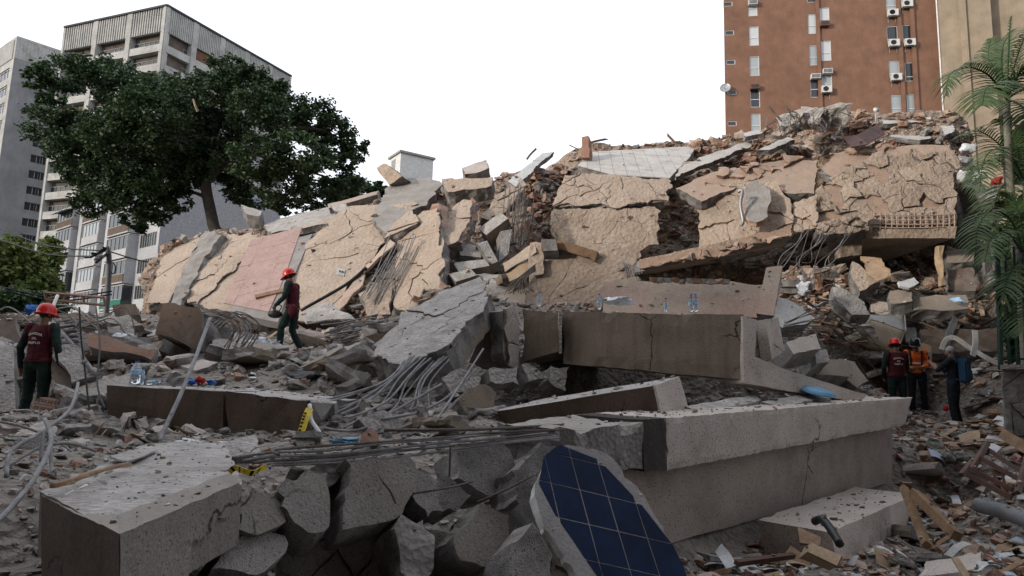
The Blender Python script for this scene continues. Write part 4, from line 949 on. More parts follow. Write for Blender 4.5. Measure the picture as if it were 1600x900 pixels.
CW('broken concrete lumps hanging under the right cracked wall edge', [(1272, 346), (1330, 338), (1362, 330), (1360, 358), (1335, 362), (1278, 364)], Pl((1272, 352, 18.5), (1360, 348, 18.4), (1330, 310, 18.7)), .5, 14, name='concrete_lip', cat='concrete lip', mats=('stucco_tan', 'concrete_core'), gap=.04, warp=.14, tilt=.3, lift=.1, seed=42)
# brown metal sheet, lumps on the crest
pl = [(1315, 212), (1338, 211), (1356, 225), (1330, 230)]; t = thing('metal_sheet', P(1335, 228, 20), 'bent dark brown metal sheet sticking out on the right crest', 'metal sheet')
slab('sheet_leaf', Pl((1315, 212, 20.6), (1338, 211, 20.2), (1330, 230, 19.8)).pts(pl), .03, parent=t, mats=('metal_brown', 'metal_brown'), rough=.01, relief=.02)
slab('sheet_leaf', Pl((1338, 211, 20.2), (1371, 194, 20.4), (1356, 225, 19.9)).pts([(1338, 211), (1371, 194), (1383, 209), (1356, 225)]), .03, parent=t, mats=('metal_brown', 'metal_brown'), rough=.01, relief=.02)
for i, (x, y, D, s, lab) in enumerate([(1243, 190, 21.2, (1.05, .9, .85), 'left grey concrete lump of the cluster on the right crest'), (1270, 186, 21.0, (1.1, .9, .9), 'middle grey concrete lump of the cluster on the right crest'), (1300, 182, 21.2, (1.3, .9, .9), 'right grey concrete lump of the cluster on the right crest'), (1230, 200, 20.8, (.6, .6, .55), 'small pale lump under the cluster on the right crest')]):
    place('concrete_lump', lump_mesh('concrete_lump', 40 + i, ('concrete_dust',), 4, .35), P(x, y, D), s, lab, 'concrete lump')
# lower storey under the middle walls
PJ = Pl((853, 398, 15.2), (975, 400, 14.9), (851, 474, 14.8))
CW('flat tan wall slab below the big cracked wall', [(850, 397), (975, 400), (951, 427), (930, 448), (933, 472), (851, 475)], PJ, .35, 3, warp=.1, tilt=.008, lift=.006, seed=14, clip=False)
S('wood_lintel', 'brown timber lintel on top of the flat tan slab', 'lintel', [(845, 375), (874, 376), (934, 393), (929, 409), (920, 402), (872, 389), (846, 392)], Pl((845, 375, 15.1), (934, 393, 14.8), (846, 392, 15.1)), .35, mats=('wood', 'concrete_core'), rough=.02)
S('concrete_block', 'grey concrete knob above the flat tan slab', 'concrete block', [(846, 374), (868, 374), (871, 391), (848, 393)], Pl((846, 374, 14.9), (868, 374, 14.85), (848, 393, 14.8)), .5, mats=('concrete_core', 'concrete_core'), relief=.06, grid=.12)
S('cornice', 'tan moulded cornice slanting left of the flat tan slab', 'cornice', [(786, 412), (833, 381), (838, 394), (789, 425)], Pl((786, 412, 15.8), (833, 381, 15.4), (789, 425, 15.6)), .4, mats=('stucco_tan', 'concrete_core'), rough=.03)
S('cornice', 'darker lower moulding slanting left of the flat tan slab', 'cornice', [(790, 428), (838, 398), (842, 407), (812, 432), (796, 440)], Pl((790, 428, 15.6), (838, 398, 15.3), (812, 432, 15.3)), .35, mats=('wood_pale', 'concrete_core'), rough=.04)
S('wall_fragment', 'tan wall flake hanging beside the flat tan slab', 'wall fragment', [(836, 412), (850, 402), (849, 428), (836, 430)], Pl((836, 412, 15), (850, 402, 15), (836, 430, 14.9)), .2)
PK = Pl((938, 450, 14.0), (1205, 440, 13.6), (950, 492, 13.6))
S('fallen_wall', 'pinkish plaster wall lying behind the bottles on the big beam', 'wall panel', [(936, 452), (960, 437), (1020, 440), (1100, 437), (1180, 444), (1215, 440), (1210, 495), (950, 495)], PK, .4, mats=('stucco_pink', 'pink_rubble'), relief=.05, rough=.08)
t = thing('brick_course', P(1040, 445, 13.4), 'row of grey and red bricks along the pinkish wall top', 'bricks')
for i in range(11):
    x = 1020 + i * 11.5; me = rock_mesh('brick', 300 + i, ('concrete_dust' if i % 3 else 'red_brick',), .8, 16, 1.0); b = place('brick', me, Vector(), (.17, .14, .16), None, None, None, (0, 0, rnd.uniform(-.2, .2)))
    b.parent = t; b.location = P(x, 439 + rnd.uniform(-1.5, 1.5), 13.45) - t.location
S('pink_pillar', 'pinkish slab standing upright before the right rubble slope', 'slab', [(1197, 418), (1222, 415), (1209, 493), (1182, 490)], Pl((1197, 418, 13.4), (1222, 415, 13.3), (1182, 490, 12.9)), .25, mats=('stucco_pink', 'concrete_core', 'stucco_beige'), rough=.02, straight=(1, 3))
# interior of the right bay
S('concrete_column', 'tan column stub under the right floor edge', 'column', [(1312, 370), (1347, 366), (1346, 398), (1314, 402)], Pl((1312, 370, 19), (1347, 366, 19), (1314, 402, 19)), .8, mats=('stucco_tan', 'concrete_core', 'stucco_tan'), straight=(1, 3))
beam('wood_post', (1466, 384, 18.2), (1475, 383, 18.2), (1480, 446, 18.0), (1471, 447, 18.0), (0, .2, 0), 'splintered timber post propping the right bay', 'post', mats=('wood_pale', 'wood_pale'), ends=(.1, .1))
beam('rounded_beam', (1345, 464, 17.8), (1441, 482, 17.3), (1440, 506, 17.3), (1352, 486, 17.8), (.3, .9, .1), 'cream round-edged concrete beam lying above the mattress', 'beam', mats=('stucco_beige', 'concrete_core'), ends=(.3, 0), chip=.06)
S('concrete_block', 'broken slab end left of the cream round-edged beam', 'concrete block', [(1301, 447), (1322, 452), (1350, 472), (1360, 492), (1332, 492), (1308, 472)], Pl((1301, 447, 16), (1350, 472, 15.7), (1308, 472, 15.8)), .4, mats=('concrete_dust', 'concrete_core'), relief=.05)
S('fibre_board', 'curled tan ceiling board in the right bay', 'board', [(1344, 400), (1378, 402), (1392, 430), (1370, 438), (1352, 424)], Pl((1344, 400, 18), (1378, 402, 17.6), (1352, 424, 17.4)), .04, mats=('cardboard', 'cardboard'), relief=.12, grid=.18)
S('concrete_block', 'tan block wedged beneath the curled ceiling board', 'concrete block', [(1332, 408), (1350, 420), (1375, 440), (1344, 455), (1330, 432)], Pl((1332, 408, 17.8), (1375, 440, 17.3), (1344, 455, 17.2)), .5, mats=('stucco_tan', 'concrete_core'))
S('white_shard', 'white basin shard on the right bay rubble', 'shard', [(1403, 440), (1428, 433), (1436, 442), (1420, 450), (1406, 447)], Pl((1403, 440, 17), (1428, 433, 17.4), (1420, 450, 16.8)), .05, mats=('white_paint', 'white_paint'), rough=.03)
for lab, ol, D in [('brown panel standing in the right bay before the pillar', [(1480, 420), (1520, 418), (1524, 455), (1482, 452)], 18.6), ('grey slab lying at the back of the right bay', [(1476, 392), (1522, 390), (1522, 408), (1478, 410)], 19.6), ('tan slab lying across the right bay middle', [(1425, 462), (1510, 460), (1512, 482), (1428, 485)], 17.2), ('brown low wall at the back of the debris yard', [(1438, 515), (1560, 512), (1562, 548), (1440, 550)], 17), ('tan plank slab beside the white shard', [(1390, 455), (1425, 452), (1426, 470), (1392, 474)], 17.2)]:
    S('wall_fragment', lab, 'wall fragment', ol, Pl((*ol[0], D), (*ol[1], D - .2), (*ol[-1], D - .3)), .35, mats=('stucco_brown_and_shade' if 'brown' in lab else 'stucco_mid', 'concrete_core'), relief=.04, rough=.06)
# mattress and cushion
def soft_box(name, label, cat, ol, D, th, m, bulge=.05):
    pl = Pl((*ol[0], D), (*ol[1], D), (*ol[-1], D - .35)); q = pl.pts(ol); n = 10; V = []; Fc = []
    for s_ in (1, -1):
        for j in range(n + 1):
            for i in range(n + 1):
                u, v = i / n, j / n; p = (q[0] * (1 - u) + q[1] * u) * (1 - v) + (q[3] * (1 - u) + q[2] * u) * v
                e = (1 - abs(2 * u - 1) ** 6) * (1 - abs(2 * v - 1) ** 6); V.append(p + pl.n * (s_ * (th * .35 + th * .15 * e) + .02 * fbm(p, 3, 4)))
    k = (n + 1) ** 2
    for j in range(n):
        for i in range(n):
            a = j * (n + 1) + i; Fc += [(a, a + 1, a + n + 2, a + n + 1), (k + a, k + a + n + 1, k + a + n + 2, k + a + 1)]
    rim = [i for i in range(n + 1)] + [j * (n + 1) + n for j in range(1, n + 1)] + [n * (n + 1) + i for i in reversed(range(n))] + [j * (n + 1) for j in reversed(range(1, n))]
    for a, b in zip(rim, rim[1:] + rim[:1]): Fc.append((a, a + k, b + k, b))
    me = mesh(name, V, Fc, [m], None, True); bm = bmesh.new(); bm.from_mesh(me); bmesh.ops.recalc_face_normals(bm, faces=bm.faces); bm.to_mesh(me); bm.free()
    o = tag(link(name, me), label, cat); mb = MB(); mb.tube([V[i] * .5 + V[i + k] * .5 + pl.n * th * .36 for i in rim + rim[:1]], .012, 5, smooth_pts=False); mb.build('piping', [m], o, True); return o
soft_box('mattress', 'pale grey mattress leaning under the cream round-edged beam', 'mattress', [(1326, 494), (1412, 495), (1414, 521), (1325, 521)], 17.1, .18, 'mattress')
soft_box('sofa_cushion', 'beige sofa base tipped over before the mattress', 'sofa', [(1356, 502), (1410, 520), (1398, 552), (1338, 540)], 16.7, .3, 'fabric_beige')
S('white_board', 'white board standing behind the orange jacketed rescuer', 'board', [(1414, 512), (1430, 512), (1434, 536), (1416, 534)], Pl((1414, 512, 17.2), (1430, 512, 17.2), (1416, 534, 17.)), .05, mats=('white_paint', 'white_paint'), rough=.01)
S('beige_board', 'beige board standing right of the orange jacketed rescuer', 'board', [(1434, 534), (1455, 540), (1456, 575), (1440, 572)], Pl((1434, 534, 16.4), (1455, 540, 16.3), (1440, 572, 16.2)), .05, mats=('cardboard', 'cardboard'), rough=.01)
# bent metal strips
for lab, pts, wd in [('pale curved metal strip arching across the debris yard', [(1471, 546, 16.6), (1478, 531, 16.6), (1492, 528, 16.5), (1515, 543, 16.4), (1545, 561, 16.2), (1566, 570, 16.1)], .11), ('grey metal strip standing upright in the debris yard', [(1476, 553, 16.6), (1482, 525, 16.7), (1494, 496, 16.9)], .16), ('pale bent strip hanging before the brown low wall', [(1523, 516, 16), (1524, 535, 15.9), (1520, 556, 15.8)], .12)]:
    mb = MB(); c = catmull([P(*p) for p in pts]); V = []
    for i, p in enumerate(c):
        t_ = (c[min(i + 1, len(c) - 1)] - c[max(i - 1, 0)]).normalized(); a = t_.cross(Vector((.2, 1, .3))).normalized(); b = t_.cross(a)
        V += [p + a * wd / 2 + b * .012, p - a * wd / 2 + b * .012, p - a * wd / 2 - b * .012, p + a * wd / 2 - b * .012]
    Fc = [(4 * i + j, 4 * i + (j + 1) % 4, 4 * i + 4 + (j + 1) % 4, 4 * i + 4 + j) for i in range(len(c) - 1) for j in range(4)] + [(3, 2, 1, 0), tuple(len(V) - 4 + j for j in range(4))]
    tag(link('metal_strip', mesh('metal_strip', V, Fc, ['metal_grey' if 'grey' in lab else 'white_paint'])), lab, 'metal strip')
# pieces left of centre under the leaning wall
S('pink_board', 'crumpled pink board slumped below the tan leaning panels', 'board', [(527, 470), (556, 437), (570, 425), (566, 446), (553, 458), (530, 486), (505, 486)], Pl((527, 470, 16.5), (570, 425, 17), (530, 486, 16.2)), .05, mats=('stucco_pink', 'stucco_pink'), relief=.12, grid=.15)
S('pink_board', 'narrow pink board slanting up beside the tall upright slab', 'board', [(560, 425), (610, 374), (617, 380), (573, 422)], Pl((560, 425, 17.2), (610, 374, 17.6), (573, 422, 17)), .06, mats=('stucco_pink', 'stucco_pink'), relief=.05)
MB().tube([P(470, 485, 16.4), P(540, 445, 16.8), P(572, 418, 17)], .045, 6).build('black_pole', ['black_plastic'], None, True); tag(bpy.data.objects['black_pole'], 'dark pole leaning on the wall right of the walking guard', 'pole')
S('grey_board', 'grey bent sheet lying right of the walking guard', 'board', [(470, 490), (490, 478), (512, 471), (528, 480), (556, 500), (520, 497), (480, 503)], Pl((470, 490, 15.3), (512, 471, 15.8), (520, 497, 15)), .05, mats=('concrete_dust', 'concrete_dust'), relief=.05)
S('wall_fragment', 'tan wall fragment low at the foot of the tall upright slab', 'wall fragment', [(560, 460), (590, 440), (612, 440), (610, 490), (575, 495)], Pl((560, 460, 16.2), (612, 440, 16.4), (575, 495, 15.8)), .3, relief=.05)
# electrical box
b = P(532, 425, 17.4); t = thing('fuse_box', b - Vector((0, 0, .1)), 'small white fuse box hanging on the leaning facade', 'fuse box')
beam('case', (527, 418, 17.3), (540, 421, 17.3), (537, 432, 17.2), (525, 429, 17.2), (0, .12, 0), parent=t, mats=('white_paint', 'white_paint'), rough=0, chip=.002)
for i, (x, y) in enumerate([(530, 422), (534.5, 423), (529, 427), (533.5, 428)]): beam('switch', (x, y, 17.24), (x + 2.2, y + .5, 17.24), (x + 1.9, y + 3, 17.2), (x - .3, y + 2.5, 17.2), (0, .03, 0), parent=t, mats=('black_plastic', 'black_plastic'), rough=0, chip=.0)
# ------------------------------------------------------------------ foreground and middle pieces
# long cracked beam at right front, with the wall below it
bk = Vector((-.68, .73, 0))
t = beam('parapet_beam', (1041, 653, 6.3), (1428, 621, 11.0), (1418, 664, 11.0), (1041, 736, 6.3), bk * .9, 'long speckled concrete parapet beam across the right foreground', 'beam', mats=('stucco_beige', 'concrete_core'), seg=.055, rough=.005, chip=.022, ends=(0, .14))
beam('beam_joint', (1004, 656, 6.02), (1040, 653, 6.28), (1040, 735, 6.28), (1006, 738, 6.02), bk * .85, 'dark bitumen joint between the two halves of the front beam', 'joint', mats=('concrete', 'concrete_core'), rough=.012).data.materials[0] = mat('bitumen', (.045, .04, .036), (.06, .055, .05), scale=6, bump=.6, bscale=30)
beam('broken_beam', (866, 673, 5.3), (1003, 657, 6.0), (1005, 737, 6.0), (885, 752, 5.4), bk * .8, 'grey bared concrete end of the front beam beside the dark joint', 'beam', mats=('concrete', 'concrete_core'), rough=.045, chip=.05, ends=(.18, 0), seg=.09)
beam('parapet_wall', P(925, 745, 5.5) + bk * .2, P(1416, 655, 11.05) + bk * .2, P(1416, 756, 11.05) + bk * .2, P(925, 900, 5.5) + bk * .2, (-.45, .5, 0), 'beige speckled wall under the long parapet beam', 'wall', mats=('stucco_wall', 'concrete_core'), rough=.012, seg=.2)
beam('footing', (1298, 832, 6.75), (1430, 772, 9.2), (1432, 838, 9.2), (1310, 892, 6.75), (-.5, .55, 0), 'beige concrete footing step below the parapet wall', 'footing', mats=('stucco_beige', 'concrete_core'), rough=.012, chip=.03)
# left foreground block
t = slab('concrete_block', [P(185, 832, 2.6), P(376, 752, 3.62), P(352, 696, 5.5), P(230, 690, 5.4), P(62, 772, 3.4)], .3, 'large dusty concrete block filling the lower left corner', 'concrete block', back=Vector((.02, .1, -1)), mats=('concrete_dust', 'concrete_core', 'stucco_lump'), straight=(0, 4), seg=.04, rough=.02, relief=.02, grid=.07)
fp = Pl((185, 832, 2.585), (376, 752, 3.6), (185, 930, 2.6))
slab('front_face', fp.pts([(186, 834), (376, 754), (381, 776), (362, 801), (342, 808), (322, 838), (301, 850), (296, 905), (285, 960), (187, 960)], .012), .4, parent=t, back=Vector((-.5, .87, 0)), mats=('stucco_lump', 'concrete_core', 'stucco_lump'), straight=(0, 8, 9), seg=.03, rough=.022, relief=.012, grid=.06)
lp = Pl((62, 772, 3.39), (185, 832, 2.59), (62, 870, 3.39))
slab('side_face', lp.pts([(62, 775), (184, 835), (184, 960), (62, 960)], .01), .2, parent=t, back=Vector((-.4, .92, 0)), mats=('stucco_brown_and_shade', 'concrete_core', 'stucco_brown_and_shade'), straight=(0, 1, 2, 3), seg=.05, rough=.01, relief=.01, grid=.1)  # left side of the block: shade painted as a dark brown facing
S('board_piece', 'flat pale board on top of the lower left block', 'board', [(172, 712), (240, 695), (245, 702), (200, 720)], Pl((172, 712, 4.4), (240, 695, 5.1), (200, 720, 4.15)), .015, mats=('concrete_dust', 'concrete_dust'), rough=.01)
beam('wood_batten', (75, 756, 3.22), (200, 720, 4.05), (202, 725, 4.05), (76, 763, 3.22), (.02, .04, 0), 'dark splintered batten along the lower left block', 'plank', mats=('wood', 'wood'), ends=(.05, .05), seg=.07)
for i, (x, y) in enumerate([(118, 748), (128, 762), (140, 755), (108, 770), (150, 742), (160, 752), (170, 738)]):
    q = fp  # chips lie on the block's top
    D = .545 * F / (y - 584); place('plaster_chip', rock_mesh('plaster_chip', 900 + i, ('white_paint',), .35), P(x, y, D), (.05 + .012 * (i % 3), .03, .02), 'white plaster chip lying along the batten on the lower left block', 'plaster chip', 'plaster chips on the lower left block')
# row of shattered lumps along the front beam
for lab, ol, D, th, m in [
    ('rounded beige lump with a bare base beside the lower left block', [(398, 763), (434, 776), (447, 815), (402, 836), (372, 825), (371, 793)], 3.72, .4, 'stucco_lump'),
    ('tall beige lump second from the lower left block', [(434, 767), (447, 747), (483, 731), (512, 737), (515, 822), (496, 832), (470, 822), (441, 790)], 3.85, .45, 'stucco_lump'),
    ('large flat-faced beige lump with a bent wire mark', [(538, 718), (639, 708), (649, 724), (645, 770), (629, 802), (535, 828), (535, 796), (538, 770)], 4.05, .5, 'stucco_lump'),
    ('grey gravelly lump right of the flat-faced lump', [(640, 722), (684, 752), (690, 802), (665, 811), (645, 785)], 4.35, .4, 'concrete_core'),
    ('dark crumbled lump hanging below the flat-faced lump', [(629, 802), (665, 809), (681, 835), (678, 893), (639, 900), (616, 825)], 4.0, .45, 'concrete'),
    ('grey square block under the rebar bundle', [(714, 698), (792, 694), (803, 737), (779, 772), (746, 765), (714, 747)], 4.95, .5, 'concrete_core'),
    ('tilted beige chunk with pointed top left of the blue tiles', [(708, 850), (750, 786), (797, 804), (799, 867), (762, 886), (712, 864)], 4.2, .5, 'stucco_lump'),
    ('dark rough lump at the bottom centre beside the blue tiles', [(796, 850), (827, 820), (862, 868), (866, 915), (795, 910)], 3.95, .5, 'concrete_core'),
    ('grey rough lump behind the top of the blue tiles', [(800, 735), (845, 690), (885, 700), (860, 800), (825, 822), (806, 780)], 4.75, .5, 'concrete_core'),
    ('grey bridging lump under the left rebar ends', [(455, 730), (530, 714), (533, 742), (515, 760), (480, 745)], 4.1, .4, 'concrete'),
    ('dark lump below the first beige lump', [(350, 838), (430, 832), (450, 850), (400, 900), (330, 890)], 3.65, .5, 'concrete_core'),
    ('small grey gravelly wedge between lumps at front centre', [(660, 765), (700, 745), (735, 775), (712, 800), (690, 800)], 4.6, .4, 'concrete_core')]:
    cx = sum(p[0] for p in ol) / len(ol); cy = sum(p[1] for p in ol) / len(ol)
    S('concrete_lump', lab, 'concrete lump', ol, Pl((cx, cy, D), (cx + 60, cy - 5, D + .12), (cx, cy - 60, D + .10)), th, mats=(m, 'concrete_core'), seg=.035, rough=.035, relief=.03 if m == 'stucco_lump' else .08, grid=.045)
CW('cracked beige wall at the very bottom under the shattered lumps', [(436, 842), (640, 822), (830, 850), (840, 960), (430, 960)], Pl((436, 842, 4.05), (830, 850, 4.7), (436, 960, 4.0)), .3, 13, mats=('stucco_lump', 'concrete_core'), gap=.012, warp=.05, seg=.06, bo=.06, seed=21)
S('concrete_chunk', 'triangular pale chunk behind the lower left block', 'concrete chunk', [(352, 706), (368, 690), (398, 682), (408, 705), (400, 714), (360, 715)], Pl((352, 706, 5.6), (398, 682, 5.9), (360, 715, 5.5)), .25, mats=('concrete_dust', 'concrete_core'), relief=.05, grid=.06, seg=.06)
# rebar bundle on the front beam
t = thing('rebar_bundle', P(600, 705, 4.3), 'bundle of rusty reinforcing bars lying along the broken front beam', 'rebar')
for k in range(6):
    d = (-9, -3, 2, 7, 12, -14)[k]; j_ = lambda: rnd.uniform(-2.5, 2.5); rebars(t, [[P(366 + 14 * k, 722 + d * .8, 3.78), P(430, 717 + d + j_(), 3.9), P(510, 711 + d * .9 + j_(), 4.1), P(600, 703 + d * .9 + j_(), 4.35), P(690, 694 + d * .8 + j_(), 4.65), P(760, 688 + d * .7 + j_(), 4.95), P(850 + 6 * k, 678 + d * .5, 5.35)]], .0088, ('rebar_grey', 'rebar_grey', 'rebar')[k % 3])
rebars(t, [[P(600, 672, 5.2), P(740, 671, 5.3), P(880, 664, 5.9)]], .013)
# loops of wire on the bundle
for lab, pts in [('thin bent wire hooked on the flat-faced lump', [(592, 742, 4.0), (598, 752, 3.98), (610, 768, 3.98), (618, 786, 4.0)]), ('rusty bar poking out between the lumps', [(640, 772, 4.2), (700, 762, 4.3), (740, 752, 4.45)]), ('bar leaning by the blue tiles', [(745, 785, 4.3), (790, 765, 4.3), (835, 742, 4.4)]), ('thin bar hanging under the rebar bundle', [(704, 695, 4.5), (703, 720, 4.5), (702, 745, 4.5)])]:
    tag(MB().tube([P(*p) for p in pts], .007, 5).build('bent_bar', ['rebar'], None, True), lab, 'rebar')
# blue tiled fragment
BT = Pl((889, 699, 4.55), (1053, 889, 4.2), (856, 815, 4.12)); ol = [(889, 698), (948, 711), (1000, 770), (1036, 825), (1056, 889), (1064, 940), (925, 940), (856, 815), (841, 768), (859, 722)]
t = thing('blue_tiled_slab', BT.at(990, 930), 'broken slab faced with glossy dark blue tiles in the front centre', 'tiled slab')
o2 = [(884, 695), (918, 702), (949, 709), (962, 722), (975, 746), (1001, 769), (1037, 823), (1058, 889), (1066, 945), (914, 945), (884, 878), (849, 826), (836, 765), (852, 717)]
link('backing', slab_mesh('backing', BT.pts(o2, -.0035), .07, mats=('grout', 'white_paint'), seg=.03, rough=.02, relief=.004, grid=.2), t)
ctr2 = [Vector((p.x, p.y)) for p in []]
# convex hull pieces of the outline for clipping
tiles(t, BT, ol, (906, 765), (1018, 792), (934, 870), 12, 12, .19, .235, .0034, .004, ['blue_tile'], .0, jit=.0012, seed=-2)
# box beam in the middle
a = P(1024, 602, 7.2); bkv = P(1061, 588, 7.75) - a
beam('box_beam', (772, 643, 8.0), (1024, 602, 7.2), (1034, 650, 7.2), (790, 672, 8.0), bkv, 'box beam tilted in the middle, shade painted brown, cut end pale', 'beam', mats=('stucco_brown_and_shade', 'concrete_core', 'concrete_dust'), topmat=2, ends=(.15, 0), rough=.006, chip=.012)  # shade on the front is put into the brown colour
S('painted_beam_end', 'cut end of the box beam with its lit tone painted pale', 'beam end', [(1023, 602), (1061, 588), (1076, 641), (1034, 651)], Pl((1023, 602, 7.19), (1061, 588, 7.73), (1034, 651, 7.19)), .02, mats=('stucco_beige', 'stucco_beige'), rough=.006)  # light falling on the end face painted as a pale plate
# the big beam with bottles
beam('big_beam', (879, 486, 10.6), (1161, 492, 8.8), (1161, 594, 8.8), (880, 568, 10.6), (.5, 1.3, 0), 'huge tan concrete beam across the middle with water bottles on top', 'beam', mats=('stucco_mid', 'concrete_core', 'concrete_dust'), topmat=2, rough=.01, chip=.03, seg=.16)
S('stair_slab', 'pale stepped slab sloping down from the right end of the big beam', 'slab', [(1160, 494), (1183, 500), (1179, 557), (1230, 578), (1353, 617), (1345, 628), (1244, 613), (1163, 599)], Pl((1160, 494, 8.78), (1163, 599, 8.75), (1353, 617, 10.4)), .5, back=Vector((-.25, .95, 0)), mats=('stucco_beige', 'concrete_core', 'stucco_beige'), straight=(0, 1, 2, 3, 4, 5, 6, 7), rough=.012)
beam('tan_block', (1179, 506, 9.35), (1203, 511, 9.45), (1205, 562, 9.4), (1179, 556, 9.3), (.2, .7, 0), 'tan block between the pale ends of the big beam', 'concrete block', mats=('stucco_tan', 'concrete_core'))
S('stair_slab', 'narrow pale upright slab end right of the tan block', 'slab', [(1197, 499), (1216, 496), (1225, 548), (1206, 562)], Pl((1197, 499, 9.25), (1216, 496, 9.6), (1206, 562, 9.2)), .15, mats=('stucco_beige', 'concrete_core', 'stucco_beige'), straight=(0, 1, 2, 3), rough=.01)
beam('big_beam_end', (812, 484, 10.75), (873, 488, 10.5), (874, 549, 10.5), (812, 567, 10.75), (.5, 1.3, 0), 'short cracked tan beam piece left of the huge beam', 'beam', mats=('stucco_mid', 'concrete_core'), ends=(.1, .03), rough=.012)
S('joint_strip', 'thin pale strip standing in the gap before the huge beam', 'strip', [(873, 486), (878, 486), (878, 552), (874, 552)], Pl((873, 486, 10.4), (878, 486, 10.4), (874, 552, 10.4)), .1, mats=('concrete_dust', 'concrete_dust'), rough=.005)
CW('pale cracked column standing at the left end of the big beam', [(788, 484), (812, 482), (812, 574), (794, 570)], Pl((788, 484, 10.5), (812, 482, 10.7), (794, 570, 10.5)), .3, 4, mats=('stucco_beige', 'concrete_core'), name='broken_column', cat='column', seed=22, bo=.06)
S('column_side', 'side of the cracked column with its shade painted dark brown', 'wall fragment', [(733, 567), (764, 496), (788, 485), (792, 569)], Pl((733, 567, 11.2), (764, 496, 11.2), (791, 569, 10.52)), .3, mats=('stucco_brown_and_shade', 'concrete_core'), rough=.03)  # column's shaded side painted in as a dark brown slab
for lab, ol, D in [('square grey block in the rubble below the cracked column', [(764, 576), (809, 571), (811, 601), (767, 595)], 9.4), ('pale upright stub in the dark gap under the huge beam', [(860, 572), (888, 574), (884, 611), (862, 601)], 10.2), ('broken ledge beside the stub under the huge beam', [(815, 569), (838, 575), (856, 590), (826, 596)], 9.9),
                   ('large tan-faced chunk in the centre rubble', [(716, 625), (731, 607), (757, 600), (776, 614), (768, 645), (737, 657)], 8.2), ('small pale chunk in front of the tan-faced chunk', [(700, 663), (722, 655), (736, 668), (718, 678)], 7.3), ('dusty chunk at the end of the loose bars', [(560, 655), (600, 640), (640, 652), (620, 675), (575, 672)], 7.6), ('orange brick lump by the front rebar', [(562, 690), (575, 670), (590, 676), (594, 694)], 6.2), ('grey lump behind the brick lump', [(596, 640), (640, 620), (668, 640), (650, 664), (610, 660)], 8.4),
                   ('dusty block right of the tilted slab rebars', [(690, 590), (720, 575), (752, 590), (745, 612), (705, 615)], 8.9)]:
    cx = sum(p[0] for p in ol) / len(ol); cy = sum(p[1] for p in ol) / len(ol)
    S('concrete_chunk', lab, 'concrete chunk', ol, Pl((cx, cy, D), (cx + 40, cy - 4, D + .15), (cx, cy - 40, D + .12)), .4, mats=('red_brick' if 'brick' in lab and 'orange' in lab else 'stucco_mid' if 'tan' in lab else 'concrete_dust', 'concrete_core'), relief=.03, seg=.07, rough=.04, grid=.1)
# tilted slab and its loose bars
TS = Pl((640, 565, 9.2), (575, 552, 9.8), (743, 435, 11.6))
t = CW('big dusty slab tilted up in the centre with loose bars at its foot', [(745, 434), (766, 452), (736, 497), (696, 544), (640, 566), (574, 553), (640, 485), (692, 455)], TS, .38, 6, name='tilted_slab', cat='slab', mats=('concrete_dust', 'concrete_core'), warp=.2, tilt=.03, lift=.02, gap=.006, seed=23)
link('side_face', slab_mesh('side_face', [P(736, 497, 10.35), P(766, 478, 10.75), P(757, 520, 10.5), P(716, 578, 9.6), P(697, 543, 9.5)], .2, mats=('stucco_mid', 'concrete_core'), rough=.03), t)
r4 = random.Random(9)
for k in range(13):
    x0 = 632 + k * 6 + r4.uniform(-3, 3); e = (455 + k * 17 + r4.uniform(-12, 12), 640 + k * 3.2 + r4.uniform(-8, 14))
    D0, D1 = 9.15 + .02 * k, 7.6 + r4.uniform(-.2, .4); q = P(e[0], e[1], D1)
    m1 = (x0 - 30 - r4.uniform(0, 10), 590 + r4.uniform(0, 12)); 
    rebars(t, [[P(x0, 556 + r4.uniform(-4, 8), D0), P(m1[0], m1[1], D0 - .5), P((m1[0] + e[0]) / 2 + r4.uniform(-6, 14), (m1[1] + e[1]) / 2 + 6, D0 - 1.), q]], .0145, 'rebar_grey')
for lab, pts in [('long bar curling left out of the centre rubble', [(690, 600, 8.6), (620, 640, 8.0), (560, 672, 7.4), (500, 668, 7.5)]), ('bar curving over the centre rubble', [(745, 575, 9.2), (700, 620, 8.3), (650, 645, 7.8), (596, 655, 7.6)]), ('straight bar leaning on the centre rubble', [(755, 545, 9.6), (720, 600, 8.6), (680, 660, 7.4)])]:
    tag(MB().tube([P(*p) for p in pts], .015, 6).build('bent_bar', ['rebar_grey'], None, True), lab, 'rebar')
# left middle beams
t = beam('garden_beam', (167, 602, 8.6), (349, 611, 7.95), (348, 692, 7.95), (168, 656, 8.6), (.35, 1.1, 0), 'long brown beam at left with water bottles standing on it', 'beam', mats=('stucco_brown_and_shade', 'concrete_core', 'concrete_dust'), topmat=2, rough=.01, chip=.02)
beam('garden_beam', (352, 611, 7.93), (498, 628, 7.45), (495, 716, 7.45), (352, 694, 7.93), (.35, 1.1, 0), 'cracked brown end piece continuing the left brown beam', 'beam', mats=('stucco_brown_and_shade', 'concrete_core', 'concrete_dust'), topmat=2, ends=(0, .22), rough=.025, chip=.04)
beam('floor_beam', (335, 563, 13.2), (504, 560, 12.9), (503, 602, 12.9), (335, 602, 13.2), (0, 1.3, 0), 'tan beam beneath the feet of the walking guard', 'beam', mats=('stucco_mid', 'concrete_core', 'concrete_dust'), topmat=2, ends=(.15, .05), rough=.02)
S('wall_fragment', 'brown wall piece right below the walking guard', 'wall fragment', [(505, 553), (560, 532), (615, 515), (606, 580), (560, 604), (508, 608)], Pl((505, 553, 12.7), (615, 515, 12.6), (508, 608, 12.5)), .5, mats=('stucco_brown_and_shade', 'concrete_core'), rough=.06)
